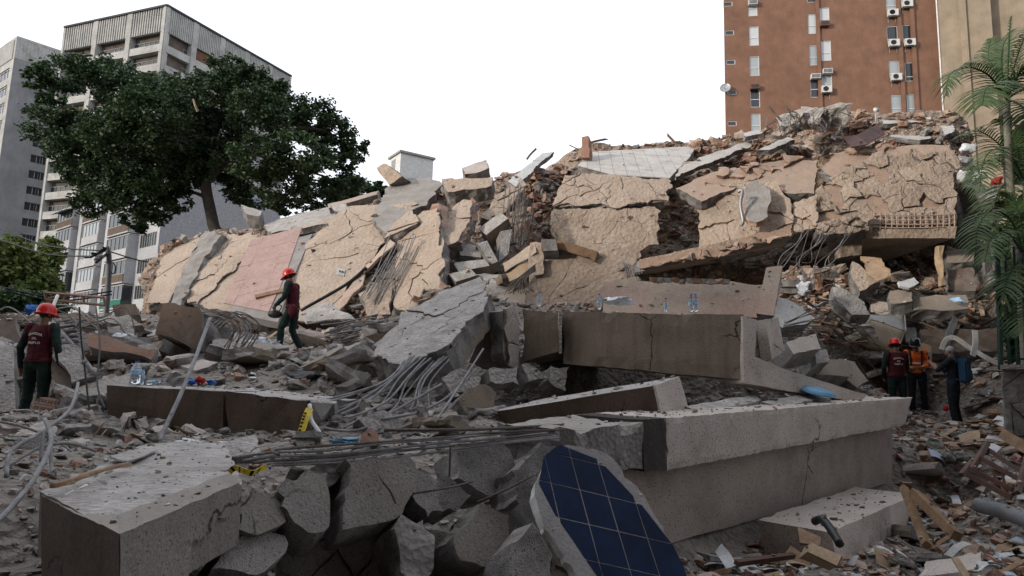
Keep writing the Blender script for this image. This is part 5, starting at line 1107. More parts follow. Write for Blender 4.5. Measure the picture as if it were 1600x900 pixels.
S('concrete_block', 'big brown block with bare broken right side at left', 'concrete block', [(254, 474), (312, 481), (316, 502), (308, 545), (242, 522)], Pl((254, 474, 13.2), (312, 481, 12.9), (242, 522, 13)), .9, mats=('stucco_brown_and_shade', 'concrete_core'), rough=.05)
S('concrete_lump', 'grey crumbled flank of the big brown block', 'concrete lump', [(312, 481), (345, 495), (362, 530), (350, 556), (310, 548), (318, 505)], Pl((312, 481, 13), (362, 530, 13.3), (310, 548, 12.9)), .8, mats=('concrete_core', 'concrete_core'), relief=.14, grid=.12, rough=.1)
for lab, ol, D, m in [('flat slab lying left of the big brown block', [(160, 499), (200, 491), (222, 508), (200, 510)], 13.6, 'concrete_dust'), ('second flat slab under the first at left', [(168, 512), (205, 508), (216, 530), (176, 530)], 12.8, 'concrete_dust'), ('brown block behind the flat slabs at left', [(175, 477), (212, 475), (218, 492), (180, 494)], 15, 'stucco_brown_and_shade'),
                      ('dark edged brick slab sloping above the left rubble hollow', [(134, 521), (180, 531), (246, 546), (236, 562), (178, 550), (138, 541)], 11.5, 'red_brick'), ('grey slab behind the near guard at the left edge', [(-5, 548), (22, 545), (24, 640), (-8, 645)], 10.8, 'concrete_dust'), ('brown slab at the left edge above the grey slab', [(-10, 500), (25, 495), (30, 540), (-10, 545)], 12, 'stucco_brown_and_shade'),
                      ('stair flight slab right of the near guard', [(86, 541), (116, 538), (152, 588), (112, 598)], 9.9, 'concrete_dust'), ('brown stair cheek under the stair flight slab', [(82, 560), (112, 598), (108, 630), (84, 610)], 9.8, 'stucco_brown_and_shade'), ('tan fragment behind the rungs at left', [(90, 492), (130, 488), (165, 505), (128, 512)], 14, 'stucco_mid'), ('grey fragment below the flat slabs', [(215, 540), (240, 536), (252, 556), (225, 562)], 11.8, 'concrete_dust')]:
    cx = sum(p[0] for p in ol) / len(ol); cy = sum(p[1] for p in ol) / len(ol)
    S('slab_fragment', lab, 'slab', ol, Pl((cx, cy, D), (cx + 40, cy, D + .1), (cx, cy - 40, D + .25)), .25, mats=(m, 'concrete_core'), rough=.04, relief=.02)
# rungs (bared stair bars)
t = thing('bared_bars', P(110, 545, 10.2), 'ladder of bared stair bars right of the near guard', 'rebar')
rebars(t, [[P(80 + i * 3, 512 + i * 8, 10.6), P(118 + i * 2, 508 + i * 8.5, 10.4)] for i in range(5)] + [[P(75, 495, 10.8), P(110, 535, 10.2), P(150, 586, 9.8)]], .03, 'rebar_grey')
# hollow brick heap behind the near guard's legs
t = thing('hollow_brick_wall', P(110, 665, 9.4), 'toppled piece of red hollow brick wall beside the near guard', 'brick wall')
ux = (P(175, 660, 9.0) - P(40, 635, 9.9)).normalized(); uy = Vector((.1, .5, .86)).normalized()
for r in range(3):
    for c in range(9):
        b = P(38, 648, 9.8) + ux * (c * .155 + (.07 if r % 2 else 0)) + uy * (r * .11) + Vector((0, 0, -.02))
        c8 = lambda g: [b + ux * x + Vector((0, 1, 0)) * y + uy * z for z in (0, .1) for x, y in ((0, 0), (.145, 0), (.145, .12), (0, .12))]
        mb = MB(); mb.hexa(c8(0)); o = mb.build('brick', ['red_brick'], t)
        f = MB()
        for k in range(2): q = b + ux * (.02 + k * .065) + Vector((0, -.004, 0)) + uy * .025; f.hexa([q, q + ux * .045, q + ux * .045 + Vector((0, .01, 0)), q + Vector((0, .01, 0)), q + uy * .05, q + ux * .045 + uy * .05, q + ux * .045 + uy * .05 + Vector((0, .01, 0)), q + uy * .05 + Vector((0, .01, 0))])
        f.build('core_holes', ['wall_inside'], o)
# right of the big beam
for lab, ol, D, m in [('pale block beside the upright slab end at right', [(1228, 535), (1275, 521), (1283, 545), (1240, 554)], 10.8, 'stucco_beige'), ('tan slab lying flat above the stair slab', [(1262, 562), (1318, 563), (1328, 588), (1275, 586)], 11.6, 'stucco_mid'), ('cracked beige slab right of the flat tan slab', [(1312, 560), (1335, 565), (1357, 595), (1340, 606), (1320, 590)], 11.9, 'stucco_mid'), ('white plaster sheet with peeling paint on the right slope', [(1208, 460), (1240, 472), (1274, 498), (1262, 505), (1222, 512), (1208, 495)], 13, 'white_paint'), ('grey lump under the pale block at right', [(1272, 548), (1292, 545), (1296, 566), (1276, 568)], 11.2, 'concrete'), ('thin slab resting behind the parapet beam', [(1070, 634), (1180, 617), (1190, 626), (1090, 646)], 8.2, 'concrete_dust'), ('second thin slab resting behind the parapet beam', [(1190, 628), (1290, 612), (1300, 620), (1220, 636)], 9.2, 'concrete_dust')]:
    cx = sum(p[0] for p in ol) / len(ol); cy = sum(p[1] for p in ol) / len(ol); fl = 'thin' in lab
    S('slab_fragment', lab, 'slab', ol, Pl((cx, cy, D), (cx + 40, cy, D + .25), (cx, cy - 40, D + (2.2 if fl else .5))), .1 if fl else .4, mats=(m, 'concrete_core', m), rough=.03, relief=.015)
# rebar mats on the right slope
t = thing('rebar_tangle', P(1250, 520, 12.6), 'tangle of long thin bars sweeping over the right slope', 'rebar')
r5 = random.Random(2)
for k in range(11):
    y = 475 + k * 5.5; x0 = 1225 + r5.uniform(-10, 15)
    rebars(t, [[P(x0, 500 + k * 2.2, 12.3), P(1290 + r5.uniform(-10, 10), y + r5.uniform(-6, 6), 12.8), P(1330, y + 25 + r5.uniform(-8, 8), 13), P(1345 + r5.uniform(-10, 40), y + 60 + r5.uniform(-40, 30), 13.2)]], .008, 'rebar')
t = thing('rebar_tangle', P(1300, 420, 17.6), 'bars dangling under the middle floor edge', 'rebar')
for k in range(13):
    x = 1225 + k * 8 + r5.uniform(-8, 8); rebars(t, [[P(x + 22, 352 + r5.uniform(0, 10), 18.2), P(x + 10 + r5.uniform(-8, 8), 380, 17.8), P(x - 8 + r5.uniform(-18, 18), 405 + r5.uniform(-5, 14), 17.6), P(x - 20 + r5.uniform(-25, 25), 425 + r5.uniform(-16, 22), 17.5)]], .011, 'rebar_grey' if k % 2 else 'rebar')
t = thing('rebar_tangle', P(780, 390, 16.6), 'wires and bars hanging over the centre brick heap', 'rebar')
for k in range(26):
    x = 800 + r5.uniform(-15, 35); y = 285 + r5.uniform(0, 60); rebars(t, [[P(x, y, 19.2), P(x - 4, y + 35, 18.6), P(x - 8 + r5.uniform(-8, 8), y + 75, 17.9)]], .012)
t = thing('rebar_tangle', P(600, 440, 16.5), 'loose bars fanned out beside the tall upright slab', 'rebar')
for k in range(12):
    x = 590 + k * 4; rebars(t, [[P(x + 20, 375 + r5.uniform(-10, 20), 17), P(x, 420, 16.6), P(x - 30 + r5.uniform(-10, 10), 465 + r5.uniform(-10, 15), 16)]], .012, 'rebar_grey')
t = thing('rebar_tangle', P(860, 430, 15), 'bars fanned out between the cornice and the flat tan slab', 'rebar')
for k in range(12): rebars(t, [[P(838, 412 + k, 15), P(815 + k, 430, 14.9), P(800 + k * 2, 445 + r5.uniform(-5, 6), 14.8), P(790 + k * 4, 450 + r5.uniform(0, 10), 14.7)]], .011)
t = thing('rebar_tangle', P(960, 420, 14.8), 'short bars sticking out of the flat tan slab end', 'rebar')
for k in range(7): rebars(t, [[P(965 + k, 402, 15), P(975 + 3 * k, 415, 14.8), P(980 + 4 * k, 434 - k, 14.7)]], .013, 'rebar_grey')
t = thing('rebar_tangle', P(310, 530, 12.6), 'curled bars spilling from the big brown block', 'rebar')
for k in range(15): a_ = r5.uniform(-1, 1); rebars(t, [[P(315 + k * 2, 488 + k * 2, 12.9), P(345 + k * 2, 492 + r5.uniform(-6, 8), 12.7), P(362 + k * 3 + 6 * a_, 512 + r5.uniform(-6, 6), 12.5), P(350 + k * 3, 542 + r5.uniform(-8, 10), 12.4)]], .011, 'rebar_grey' if k % 2 else 'rebar')
t = thing('rebar_tangle', P(560, 540, 12.8), 'bars lying on the rubble right of the walking guard', 'rebar')
for k in range(16): x = 500 + r5.uniform(0, 40); y = 505 + r5.uniform(0, 35); rebars(t, [[P(x, y, 13.5), P(x + 40, y - 8 + r5.uniform(-6, 6), 13.3), P(x + 90, y - 12 + r5.uniform(-8, 8), 13.4)]], .012, 'rebar_grey')
t = thing('rebar_tangle', P(90, 510, 12.5), 'wires and bars tangled behind the near guard', 'rebar')
for k in range(22): x = r5.uniform(-10, 120); y = 485 + r5.uniform(0, 45); rebars(t, [[P(x, y, 13.0), P(x + r5.uniform(15, 40), y + r5.uniform(-15, 15), 12.8), P(x + r5.uniform(50, 80), y + r5.uniform(-15, 25), 12.5), P(x + r5.uniform(80, 120), y + r5.uniform(0, 40), 12.2)]], .012, 'rebar_grey' if k % 3 else 'rebar')
t = thing('rebar_tangle', P(1270, 185, 20.8), 'bars curling from the concrete lumps on the right crest', 'rebar')
for k in range(22):
    x = 1205 + r5.uniform(0, 120); y = 205 + r5.uniform(-12, 8); rebars(t, [[P(x, y, 20.5), P(x + r5.uniform(-14, 14), y - r5.uniform(4, 22), 20.4), P(x + r5.uniform(-26, 26), y - r5.uniform(6, 30), 20.4)]], .013, 'rebar_grey' if k % 2 else 'rebar')
rebars(t, [[P(1202, 166, 20.6), P(1211, 178, 20.6), P(1222, 190, 20.6)], [P(1228, 164, 20.6), P(1234, 176, 20.6), P(1242, 186, 20.6)]], .025)
# thick grey bars standing at the left
for lab, pts, r in [('long bent grey pipe rising from the left rubble by the beam', [(248, 690, 6.9), (262, 660, 7.2), (285, 610, 7.6), (305, 560, 8.2), (318, 525, 8.8), (328, 498, 9.2)], .024), ('grey bar bowed across the lower left corner', [(-20, 830, 3.0), (20, 790, 3.3), (55, 745, 3.6), (80, 690, 4.0), (70, 655, 4.3)], .013), ('arched grey bar at the left edge above the block', [(10, 745, 4.2), (18, 705, 4.4), (60, 678, 4.7), (105, 645, 5.2), (118, 618, 5.8), (122, 598, 6.2)], .013), ('looped grey bar standing at lower left', [(64, 720, 4.3), (66, 690, 4.35), (70, 676, 4.4), (78, 682, 4.4), (80, 720, 4.3), (82, 745, 4.2)], .011), ('low grey bar lying to the left of the block', [(-10, 745, 4.5), (60, 700, 4.8), (110, 693, 5), (150, 705, 5.2)], .011), ('thin dark bar along the left edge ground', [(-20, 655, 5.6), (40, 668, 5.8), (90, 690, 5.9), (130, 720, 5.7)], .01)]:
    tag(MB().tube([P(*p) for p in pts], r, 8).build('grey_bar', ['rebar_grey'], None, True), lab, 'bar')
for lab, pts in [('thin vertical wire behind the near guard', [(124, 480, 9), (127, 530, 8.9), (133, 580, 8.8), (140, 640, 8.6), (150, 665, 8.5)]), ('white electric cable looping at the left', [(90, 462, 12), (80, 490, 11.5), (82, 520, 11.2), (96, 540, 11)]), ('second thin wire crossing the left rubble', [(150, 480, 11), (156, 540, 10), (152, 600, 9.2), (165, 640, 8.7)])]:
    tag(MB().tube([P(*p) for p in pts], .012 if 'white' not in lab else .03, 5).build('wire', ['cable' if 'white' not in lab else 'white_paint'], None, True), lab, 'wire')
# ------------------------------------------------------------------ people
def ico(c, r, sub=2):
    bm = bmesh.new(); bmesh.ops.create_icosphere(bm, subdivisions=sub, radius=1)
    v = [Vector((c[0] + p.co.x * r[0], c[1] + p.co.y * r[1], c[2] + p.co.z * r[2])) for p in bm.verts]; bm.free(); return v
def r3_(r): return r if isinstance(r, (tuple, list)) else (r, r, r)
def build_person(name, label, loc, h, J, mats, zscale=1.0, grip=(.5, .5), vest=None, vsleeve=False):
    """mats: dict tag->material for shirt, trousers, boots, skin, hair"""
    D = dict(pelvis=(0, 0, .95), waist=(0, 0, 1.10), chest=(0, .0, 1.32), neck=(0, .0, 1.47), head=(0, .03, 1.635),
             ls=(-.19, 0, 1.42), rs=(.19, 0, 1.42), le=(-.26, -.03, 1.14), re=(.26, -.03, 1.14), lw=(-.27, .05, .90), rw=(.27, .05, .90),
             lh=(-.10, 0, .92), rh=(.10, 0, .92), lk=(-.115, .02, .50), rk=(.115, .02, .50), la=(-.125, -.03, .10), ra=(.125, -.03, .10)); D.update(J)
    D = {k: Vector(v) for k, v in D.items()}; parts = []   # (tag, a, ra, b, rb)
    A = lambda tg, a, ra, b, rb: parts.append((tg, Vector(a), r3_(ra), Vector(b), r3_(rb)))
    A('shirt', D['pelvis'] + Vector((0, 0, .03)), (.168, .118, .10), D['waist'], (.158, .112, .10)); A('shirt', D['waist'], (.158, .112, .1), D['chest'], (.178, .125, .13)); A('shirt', D['chest'], (.16, .115, .1), D['chest'].lerp((D['ls'] + D['rs']) / 2, .9), (.165, .085, .06))
    A('trousers', D['pelvis'] - Vector((0, 0, .03)), (.172, .125, .09), (D['lh'] + D['rh']) / 2 - Vector((0, 0, .03)), (.165, .12, .08))
    for s in 'lr':
        A('shirt', D[s + 's'], .078, D[s + 's'].lerp(D[s + 'e'], .5), .064); A('shirt', D[s + 's'].lerp(D[s + 'e'], .5), .064, D[s + 'e'], .054)
        A('sleeve', D[s + 'e'], .054, D[s + 'e'].lerp(D[s + 'w'], .45), .05); A('sleeve', D[s + 'e'].lerp(D[s + 'w'], .45), .05, D[s + 'w'], .04)
        A('trousers', D[s + 'h'], .105, D[s + 'h'].lerp(D[s + 'k'], .5), .094); A('trousers', D[s + 'h'].lerp(D[s + 'k'], .5), .094, D[s + 'k'], .073)
        A('trousers', D[s + 'k'], .073, D[s + 'k'].lerp(D[s + 'a'], .4), .073); A('trousers', D[s + 'k'].lerp(D[s + 'a'], .4), .073, D[s + 'a'] + Vector((0, 0, .05)), .066)
        a = D[s + 'a']; f = Vector(J.get(s + 'f', (0, 1, 0))).normalized(); A('boots', a, .058, a + f * -.02 - Vector((0, 0, .05)), (.045, .05, .045)); A('boots', a + f * -.02 - Vector((0, 0, .055)), (.042, .05, .04), a + f * .17 - Vector((0, 0, .065)), (.045, .06, .03))
        # hand: palm, four fingers, thumb
        w = D[s + 'w']; d = (w - D[s + 'e']).normalized(); d = (d + Vector(J.get(s + 'hd', (0, 0, 0)))).normalized(); sd2 = Vector((1 if s == 'r' else -1, 0, 0)); ax = d.cross(sd2); ax = ax.normalized() if ax.length > .2 else Vector((0, 1, 0)); wide = ax
        inn = d.cross(wide) * (1 if s == 'r' else -1); inn = inn if inn.dot(-sd2) > 0 else -inn
        pc = w + d * .05; A('skin', w, .03, pc + d * .03, (.034, .034, .03)); g = grip[0 if s == 'l' else 1]
        for k in range(4):
            b0 = pc + d * .035 + wide * (k - 1.5) * .023; l = (.030, .036, .034, .026)[k]; d2 = (d * (1 - .5 * g) + inn * .8 * g).normalized(); d3 = (d * (1 - 1.2 * g) + inn * 1.2 * g).normalized()
            A('skin', b0, .0105, b0 + d2 * l, .010); A('skin', b0 + d2 * l, .010, b0 + d2 * l + d3 * l, .0085)
        b0 = w + d * .03 - wide * .028; b1 = b0 - wide * .025 + d * .03 + inn * .015; A('skin', b0, .013, b1, .011); A('skin', b1, .011, b1 + d * .025 + inn * .02, .009)
    A('skin', D['neck'] - Vector((0, 0, .03)), .062, D['head'] - Vector((0, .015, .06)), .056)
    hd = D['head']; hf = Vector(J.get('hf', (0, 1, 0))).normalized(); hs = hf.cross(Vector((0, 0, 1))).normalized(); hu = hs.cross(hf)
    A('hair', hd + hu * .02 - hf * .012, (.08, .09, .10), hd + hu * .015 + hf * .01, (.075, .085, .10))
    A('skin', hd + hf * .035 - hu * .015, (.06, .06, .07), hd + hf * .042 - hu * .075, (.042, .042, .035))
    A('skin', hd + hf * .095 - hu * .002, .012, hd + hf * .118 - hu * .03, .015)      # nose
    A('skin', hd + hf * .088 - hu * .062, .018, hd + hf * .083 - hu * .07, .022)       # mouth
    A('skin', hd + hf * .085 + hu * .018 + hs * .03, .012, hd + hf * .085 + hu * .018 - hs * .03, .012)   # brow
    for q in (-1, 1): A('skin', hd + hs * q * .082 - hu * .005, (.012, .02, .03), hd + hs * q * .086 - hu * .02, (.012, .015, .025))
    PV, PF = [], []
    for tg, a, ra, b, rb in parts:
        b2 = bmesh.new(); vs_ = [b2.verts.new(p) for p in ico(a, ra) + ico(b, rb)]; bmesh.ops.convex_hull(b2, input=vs_)
        bmesh.ops.delete(b2, geom=[v for v in b2.verts if not v.link_faces], context='VERTS'); b2.verts.index_update(); k0 = len(PV); PV += [v.co.copy() for v in b2.verts]; PF += [tuple(k0 + v.index for v in f.verts) for f in b2.faces]; b2.free()
    me0 = bpy.data.meshes.new('tmp'); me0.from_pydata(PV, [], PF); ot = bpy.data.objects.new('tmp', me0); col.objects.link(ot)
    m = ot.modifiers.new('r', 'REMESH'); m.mode = 'VOXEL'; m.voxel_size = .0105; m2 = ot.modifiers.new('s', 'SMOOTH'); m2.factor = .5; m2.iterations = 3
    bpy.context.view_layer.update(); ev = ot.evaluated_get(bpy.context.evaluated_depsgraph_get()); me = bpy.data.meshes.new_from_object(ev); bpy.data.objects.remove(ot); me.name = 'person'
    n = len(me.polygons); C = np.empty(n * 3); me.polygons.foreach_get('center', C); C = C.reshape(-1, 3)
    best = np.full(n, 1e9); tgi = np.zeros(n, int); tags = ['shirt', 'sleeve', 'trousers', 'boots', 'skin', 'hair']
    for tg, a, ra, b, rb in parts:
        a_, d_ = np.array(a), np.array(b - a); L2 = max(1e-9, d_ @ d_); t_ = np.clip((C - a_) @ d_ / L2, 0, 1)[:, None]
        rr = np.array(ra) * (1 - t_) + np.array(rb) * t_; e = C - (a_ + t_ * d_); ds = (np.linalg.norm(e / rr, axis=1) - 1) * rr.min(1)
        k = ds < best; best[k] = ds[k]; tgi[k] = tags.index(tg)
    # hair only on the back and top of the head
    for tg in tags: me.materials.append(M[mats.get(tg, mats['shirt'])])
    me.polygons.foreach_set('material_index', tgi.astype(np.int32)); me.polygons.foreach_set('use_smooth', np.ones(n, bool)); me.update()
    # cloth folds
    Rz = Matrix.Rotation(h, 4, 'Z'); Mx = Matrix.Translation(loc) @ Rz @ Matrix.Scale(zscale, 4)
    nv = len(me.vertices); VC = np.empty(nv * 3, np.float32); VN = np.empty(nv * 3, np.float32); me.vertices.foreach_get('co', VC); me.vertex_normals.foreach_get('vector', VN); VC = VC.reshape(-1, 3); VN = VN.reshape(-1, 3)
    am = np.array([.009 * fbm(Vector((x, y, z * 1.7)), 8, 3) if .12 < z < 1.44 else 0. for x, y, z in VC.tolist()], np.float32); VC = VC + VN * am[:, None]; me.vertices.foreach_set('co', VC.ravel()); me.update()
    t = bpy.data.objects.new(name, me); col.objects.link(t); t.matrix_world = Mx; tag(t, label, 'person')
    def child(nm, me_):
        o = bpy.data.objects.new(nm, me_); col.objects.link(o); o.parent = t; return o
    eyes = MB()
    for q in (-1, 1): MB_ = MB(); MB_.v = []; p = hd + hf * .088 + hu * .004 + hs * q * .03; eyes.add(ico(p, (.012, .012, .009), 1), [tuple(f) for f in ICO1])
    child('eyes', mesh('eyes', eyes.v, eyes.f, ['hair_dark']))
    info = dict(D=D, hd=hd, hf=hf, hs=hs, hu=hu, mx=Mx, child=child, me=me, t=t)
    if vest:
        sel = np.where((tgi == 0) | ((tgi == 2) & (C[:, 2] > .93)))[0]; keep = []
        for i in sel:
            c = C[i]; sh = (abs(c[0] - D['chest'].x) < .205 if c[2] > 1.15 else abs(c[0] - D['waist'].x) < .215) and c[2] > .86 and c[2] < 1.49
            ar = min((Vector(c) - D['le']).length, (Vector(c) - D['re']).length, (Vector(c) - D['lw']).length, (Vector(c) - D['rw']).length)
            if sh and ar > .12: keep.append(int(i))
        id_ = {}; V = []; Fo = []; 
        for i in keep:
            for v in me.polygons[i].vertices:
                if v not in id_: id_[v] = len(id_); V.append(v)
        k = len(V); co = [Vector(VC[v] + VN[v] * .017) for v in V] + [Vector(VC[v] + VN[v] * .001) for v in V]; ed = {}
        for i in keep:
            vs_ = [id_[v] for v in me.polygons[i].vertices]; Fo.append(tuple(vs_))
            for a, b in zip(vs_, vs_[1:] + vs_[:1]): ed[(a, b)] = 1
        for (a, b) in list(ed):
            if (b, a) not in ed: Fo.append((b, a, a + k, b + k))
        vm = mesh('vest', co, Fo, [vest], None, True); info['vest'] = child('vest', vm)
        info['bvh'] = BVHTree.FromPolygons(co, Fo)
    return info
_bm = bmesh.new(); bmesh.ops.create_icosphere(_bm, subdivisions=1, radius=1); _bm.verts.index_update(); ICO1 = [[v.index for v in f.verts] for f in _bm.faces]; _bm.free()
def helmet(I, m, peak=.045, off=.025):
    c = I['hd'] + I['hu'] * off - I['hf'] * .004; hf, hs, hu = I['hf'], I['hs'], I['hu']; mb = MB(); n = 24; rings = []
    prof = [(1.18, -.02), (1.16, -.035), (1.0, -.015), (1.0, .02), (.97, .05), (.88, .085), (.72, .112), (.48, .13), (.2, .138), (.01, .14)]
    for r, z in prof:
        for j in range(n):
            a = 2 * math.pi * j / n; ca, sa = math.cos(a), math.sin(a); e = peak * max(0, ca) ** 2 / .13 * (1 if r > 1.1 else 0)
            mb.v.append(c + hf * (ca * .135 * (r + e)) + hs * (sa * .112 * r) + hu * (z - (.012 * max(0, ca) if r > 1.1 else 0)))
    for i in range(len(prof) - 1):
        for j in range(n): mb.f.append((i * n + j, i * n + (j + 1) % n, (i + 1) * n + (j + 1) % n, (i + 1) * n + j)); mb.m.append(0)
    o = I['child']('helmet', mesh('helmet', mb.v, mb.f, [m], None, True))
    rd = MB(); rd.tube([c - hf * .10 + hu * .085, c + hu * .142, c + hf * .10 + hu * .09], .012, 6)
    s_ = bpy.data.objects.new('ridge', mesh('ridge', rd.v, rd.f, [m], None, True)); col.objects.link(s_); s_.parent = o
    return o
def vest_text(I, lines):
    for txt, z, size, arc in lines:
        cu = bpy.data.curves.new('t', 'FONT'); cu.body = txt; cu.size = size; cu.align_x = 'CENTER'; cu.space_character = 1.12; cu.offset = .0018; ot = bpy.data.objects.new('t', cu); col.objects.link(ot)
        bpy.context.view_layer.update(); me = bpy.data.meshes.new_from_object(ot.evaluated_get(bpy.context.evaluated_depsgraph_get())); bpy.data.objects.remove(ot)
        bm = bmesh.new(); bm.from_mesh(me); bmesh.ops.triangulate(bm, faces=bm.faces); bmesh.ops.subdivide_edges(bm, edges=[e for e in bm.edges if e.calc_length() > .02], cuts=1); bmesh.ops.triangulate(bm, faces=bm.faces)
        V = [(v.co.x, v.co.y) for v in bm.verts]; bm.verts.index_update(); Fs = [[v.index for v in f.verts] for f in bm.faces]; bm.free(); co = []
        for x, y in V:
            X = x; Z = z + y - arc * x * x; hit = I['bvh'].ray_cast(Vector((X, -1, Z)), Vector((0, 1, 0)))[0]; co.append(Vector((X, (hit.y if hit else -.13) - .004, Z)))
        o = bpy.data.objects.new('lettering', mesh('lettering', co, Fs, ['lettering'])); col.objects.link(o); o.parent = I['vest']
GU = dict(shirt='uniform_green', sleeve='uniform_green', trousers='uniform_green', boots='boots', skin='skin', hair='hair_dark')
TXT = [('GUARDIA', 1.325, .046, 2.2), ('DEL', 1.255, .042, 0), ('PUEBLO', 1.19, .046, 0)]
I = build_person('person', 'guard in maroon lettered vest and red helmet standing with back turned at far left', P(47, 668, 10.0), math.radians(-8), dict(le=(-.285, -.04, 1.13), re=(.30, -.02, 1.14), lw=(-.30, .03, .86), rw=(.335, .04, .88), lk=(-.13, .03, .5), rk=(.13, .01, .5), la=(-.14, -.02, .10), ra=(.15, -.05, .10), hf=(.25, 1, -.1)), GU, vest='vest_maroon')
helmet(I, 'helmet_red'); vest_text(I, TXT)
I = build_person('person', 'guard in red helmet and maroon vest walking left across the rubble', P(452, 553, 14.1), math.radians(86), dict(waist=(0, .02, 1.10), chest=(0, .05, 1.31), neck=(0, .08, 1.46), head=(0, .13, 1.62), ls=(-.18, .05, 1.41), rs=(.18, .05, 1.41), le=(-.25, .10, 1.15), re=(.24, .02, 1.14), lw=(-.22, .27, .98), rw=(.23, .13, .92), lk=(-.11, .17, .52), rk=(.11, .02, .49), la=(-.12, .17, .11), ra=(.12, -.16, .12), hf=(.05, 1, -.42)), GU, vest='vest_maroon', grip=(.9, .9))
helmet(I, 'helmet_red')
tb_ = P(430, 491, 14.0)
t = thing('tool_bag', tb_ - Vector((0, 0, .15)), 'black tool bag held by the walking guard', 'bag'); mb = MB()
for k, (r, z) in enumerate([(0, 0)]): pass
bmv = ico(tb_, (.16, .09, .09), 2); _b = bmesh.new(); bmesh.ops.create_icosphere(_b, subdivisions=2, radius=1); _b.verts.index_update(); ICO2 = [[v.index for v in f.verts] for f in _b.faces]; _b.free()
link('body', mesh('body', [v + Vector((0, 0, .025 * fbm(v, 9))) for v in bmv], ICO2, ['black_plastic'], None, True), t); MB().tube([tb_ + Vector((.08, 0, .07)), tb_ + Vector((.12, 0, .17)), tb_ + Vector((.02, 0, .19)), tb_ + Vector((-.05, 0, .08))], .012, 5).build('handle', ['black_plastic'], t, True)
pz = P(456, 487, 14.0); tag(link('pouch', mesh('pouch', [v + Vector((0, .0, .012 * fbm(v, 12))) for v in ico(pz + Vector((.06, -.12, 0)), (.1, .06, .15), 2)], ICO2, ['vest_maroon'], None, True)), 'maroon pouch hanging at the walking guard\'s hip', 'pouch')
I = build_person('person', 'guard in maroon lettered vest and red helmet with back turned at the right', P(1405, 655, 15.3), math.radians(-6), dict(le=(-.27, .0, 1.13), re=(.25, .06, 1.15), lw=(-.22, .14, .92), rw=(.15, .22, 1.0), hf=(.3, 1, -.25)), GU, vest='vest_maroon')
helmet(I, 'helmet_red'); vest_text(I, TXT)
OR = dict(shirt='jacket_orange', sleeve='jacket_orange', trousers='navy_cloth', boots='boots', skin='skin', hair='hair_dark')
I = build_person('person', 'rescuer in orange jacket and black helmet facing the red helmeted guard', P(1436, 648, 15.9), math.radians(150), dict(chest=(0, .03, 1.32), neck=(0, .06, 1.47), head=(0, .12, 1.61), le=(-.27, .02, 1.15), re=(.27, .04, 1.15), lw=(-.12, .27, 1.08), rw=(.12, .28, 1.06), hf=(.1, 1, -.5)), OR)
helmet(I, 'helmet_black', .03)
D_ = I['D']; hv = MB()
for sx in (-1, 1): hv.tube([Vector((sx * .10, .125, 1.0)), Vector((sx * .11, .15, 1.2)), Vector((sx * .12, .09, 1.43)), Vector((sx * .11, -.09, 1.42)), Vector((sx * .09, -.14, 1.2)), Vector((sx * .09, -.12, 1.0))], .02, 6)
I['child']('harness', mesh('harness', hv.v, hv.f, ['navy_cloth'], None, True))
for y in (1.17,):
    rs_ = MB(); n = 20
    for z in (1.155, 1.19):
        for j in range(n): a = 2 * math.pi * j / n; rs_.v.append(Vector((math.cos(a) * .192, math.sin(a) * .14 + .01, z)))
    rs_.f = [(j, (j + 1) % n, n + (j + 1) % n, n + j) for j in range(n)]; I['child']('reflective_band', mesh('reflective_band', rs_.v, rs_.f, ['lettering'], None, True))
PH = dict(shirt='navy_cloth', sleeve='skin', trousers='navy_cloth', boots='boots', skin='skin', hair='hair_grey')
I = build_person('person', 'grey haired photographer in dark clothes with blue backpack filming', P(1494, 668, 14.9), math.radians(42), dict(le=(-.24, .22, 1.22), re=(.24, .22, 1.22), lw=(-.06, .40, 1.38), rw=(.05, .40, 1.36), hf=(0, 1, .05)), PH, grip=(.8, .8))
Mx = I['mx']; bp = thing('backpack', Mx @ Vector((0, -.22, 1.0)), 'blue roll-top backpack worn by the photographer', 'backpack'); bp.location = (0, 0, 0)
def bx8(c, s, tw=1.0, rd=.03):
    bm = bmesh.new(); bmesh.ops.create_cube(bm, size=1)
    for v in bm.verts: v.co = Vector((v.co.x * s[0] * (tw if v.co.z > 0 else 1), v.co.y * s[1] * (tw if v.co.z > 0 else 1), v.co.z * s[2])) + Vector(c)
    bmesh.ops.bevel(bm, geom=bm.edges, offset=rd, segments=2, affect='EDGES'); bm.verts.index_update(); V = [v.co.copy() for v in bm.verts]; Fs = [[v.index for v in f.verts] for f in bm.faces]; bm.free(); return V, Fs
def partm(nm, V, Fs, m, par): return link(nm, mesh(nm, [Mx @ v for v in V], Fs, [m]), par)
partm('body', *bx8((.03, -.22, 1.20), (.34, .17, .48)), 'backpack_blue', bp); partm('flap', *bx8((.03, -.235, 1.43), (.35, .19, .10), 1, .02), 'backpack_blue', bp); partm('front_pocket', *bx8((.03, -.315, 1.12), (.26, .03, .22), 1, .012), 'backpack_blue', bp)
for sx in (-.11, .15): q = MB(); q.tube([Vector((sx, -.13, 1.40)), Vector((sx, -.03, 1.50)), Vector((sx, .10, 1.42)), Vector((sx, .15, 1.25)), Vector((sx, .05, 1.03)), Vector((sx, -.13, 1.02))], .02, 6); partm('strap', q.v, q.f, 'backpack_blue', bp)
gm = thing('camera_gimbal', Mx @ Vector((0, .42, 1.3)), 'phone on a gimbal held up by the photographer', 'camera'); gm.location = (0, 0, 0)
q = MB(); q.tube([Vector((0, .44, 1.30)), Vector((0, .45, 1.46)), Vector((0, .45, 1.53))], .018, 8); partm('grip', q.v, q.f, 'black_plastic', gm); partm('phone', *bx8((0, .45, 1.58), (.17, .02, .085), 1, .006), 'black_plastic', gm); partm('lens', *bx8((-.05, .465, 1.59), (.03, .015, .03), 1, .004), 'window_glass', gm)
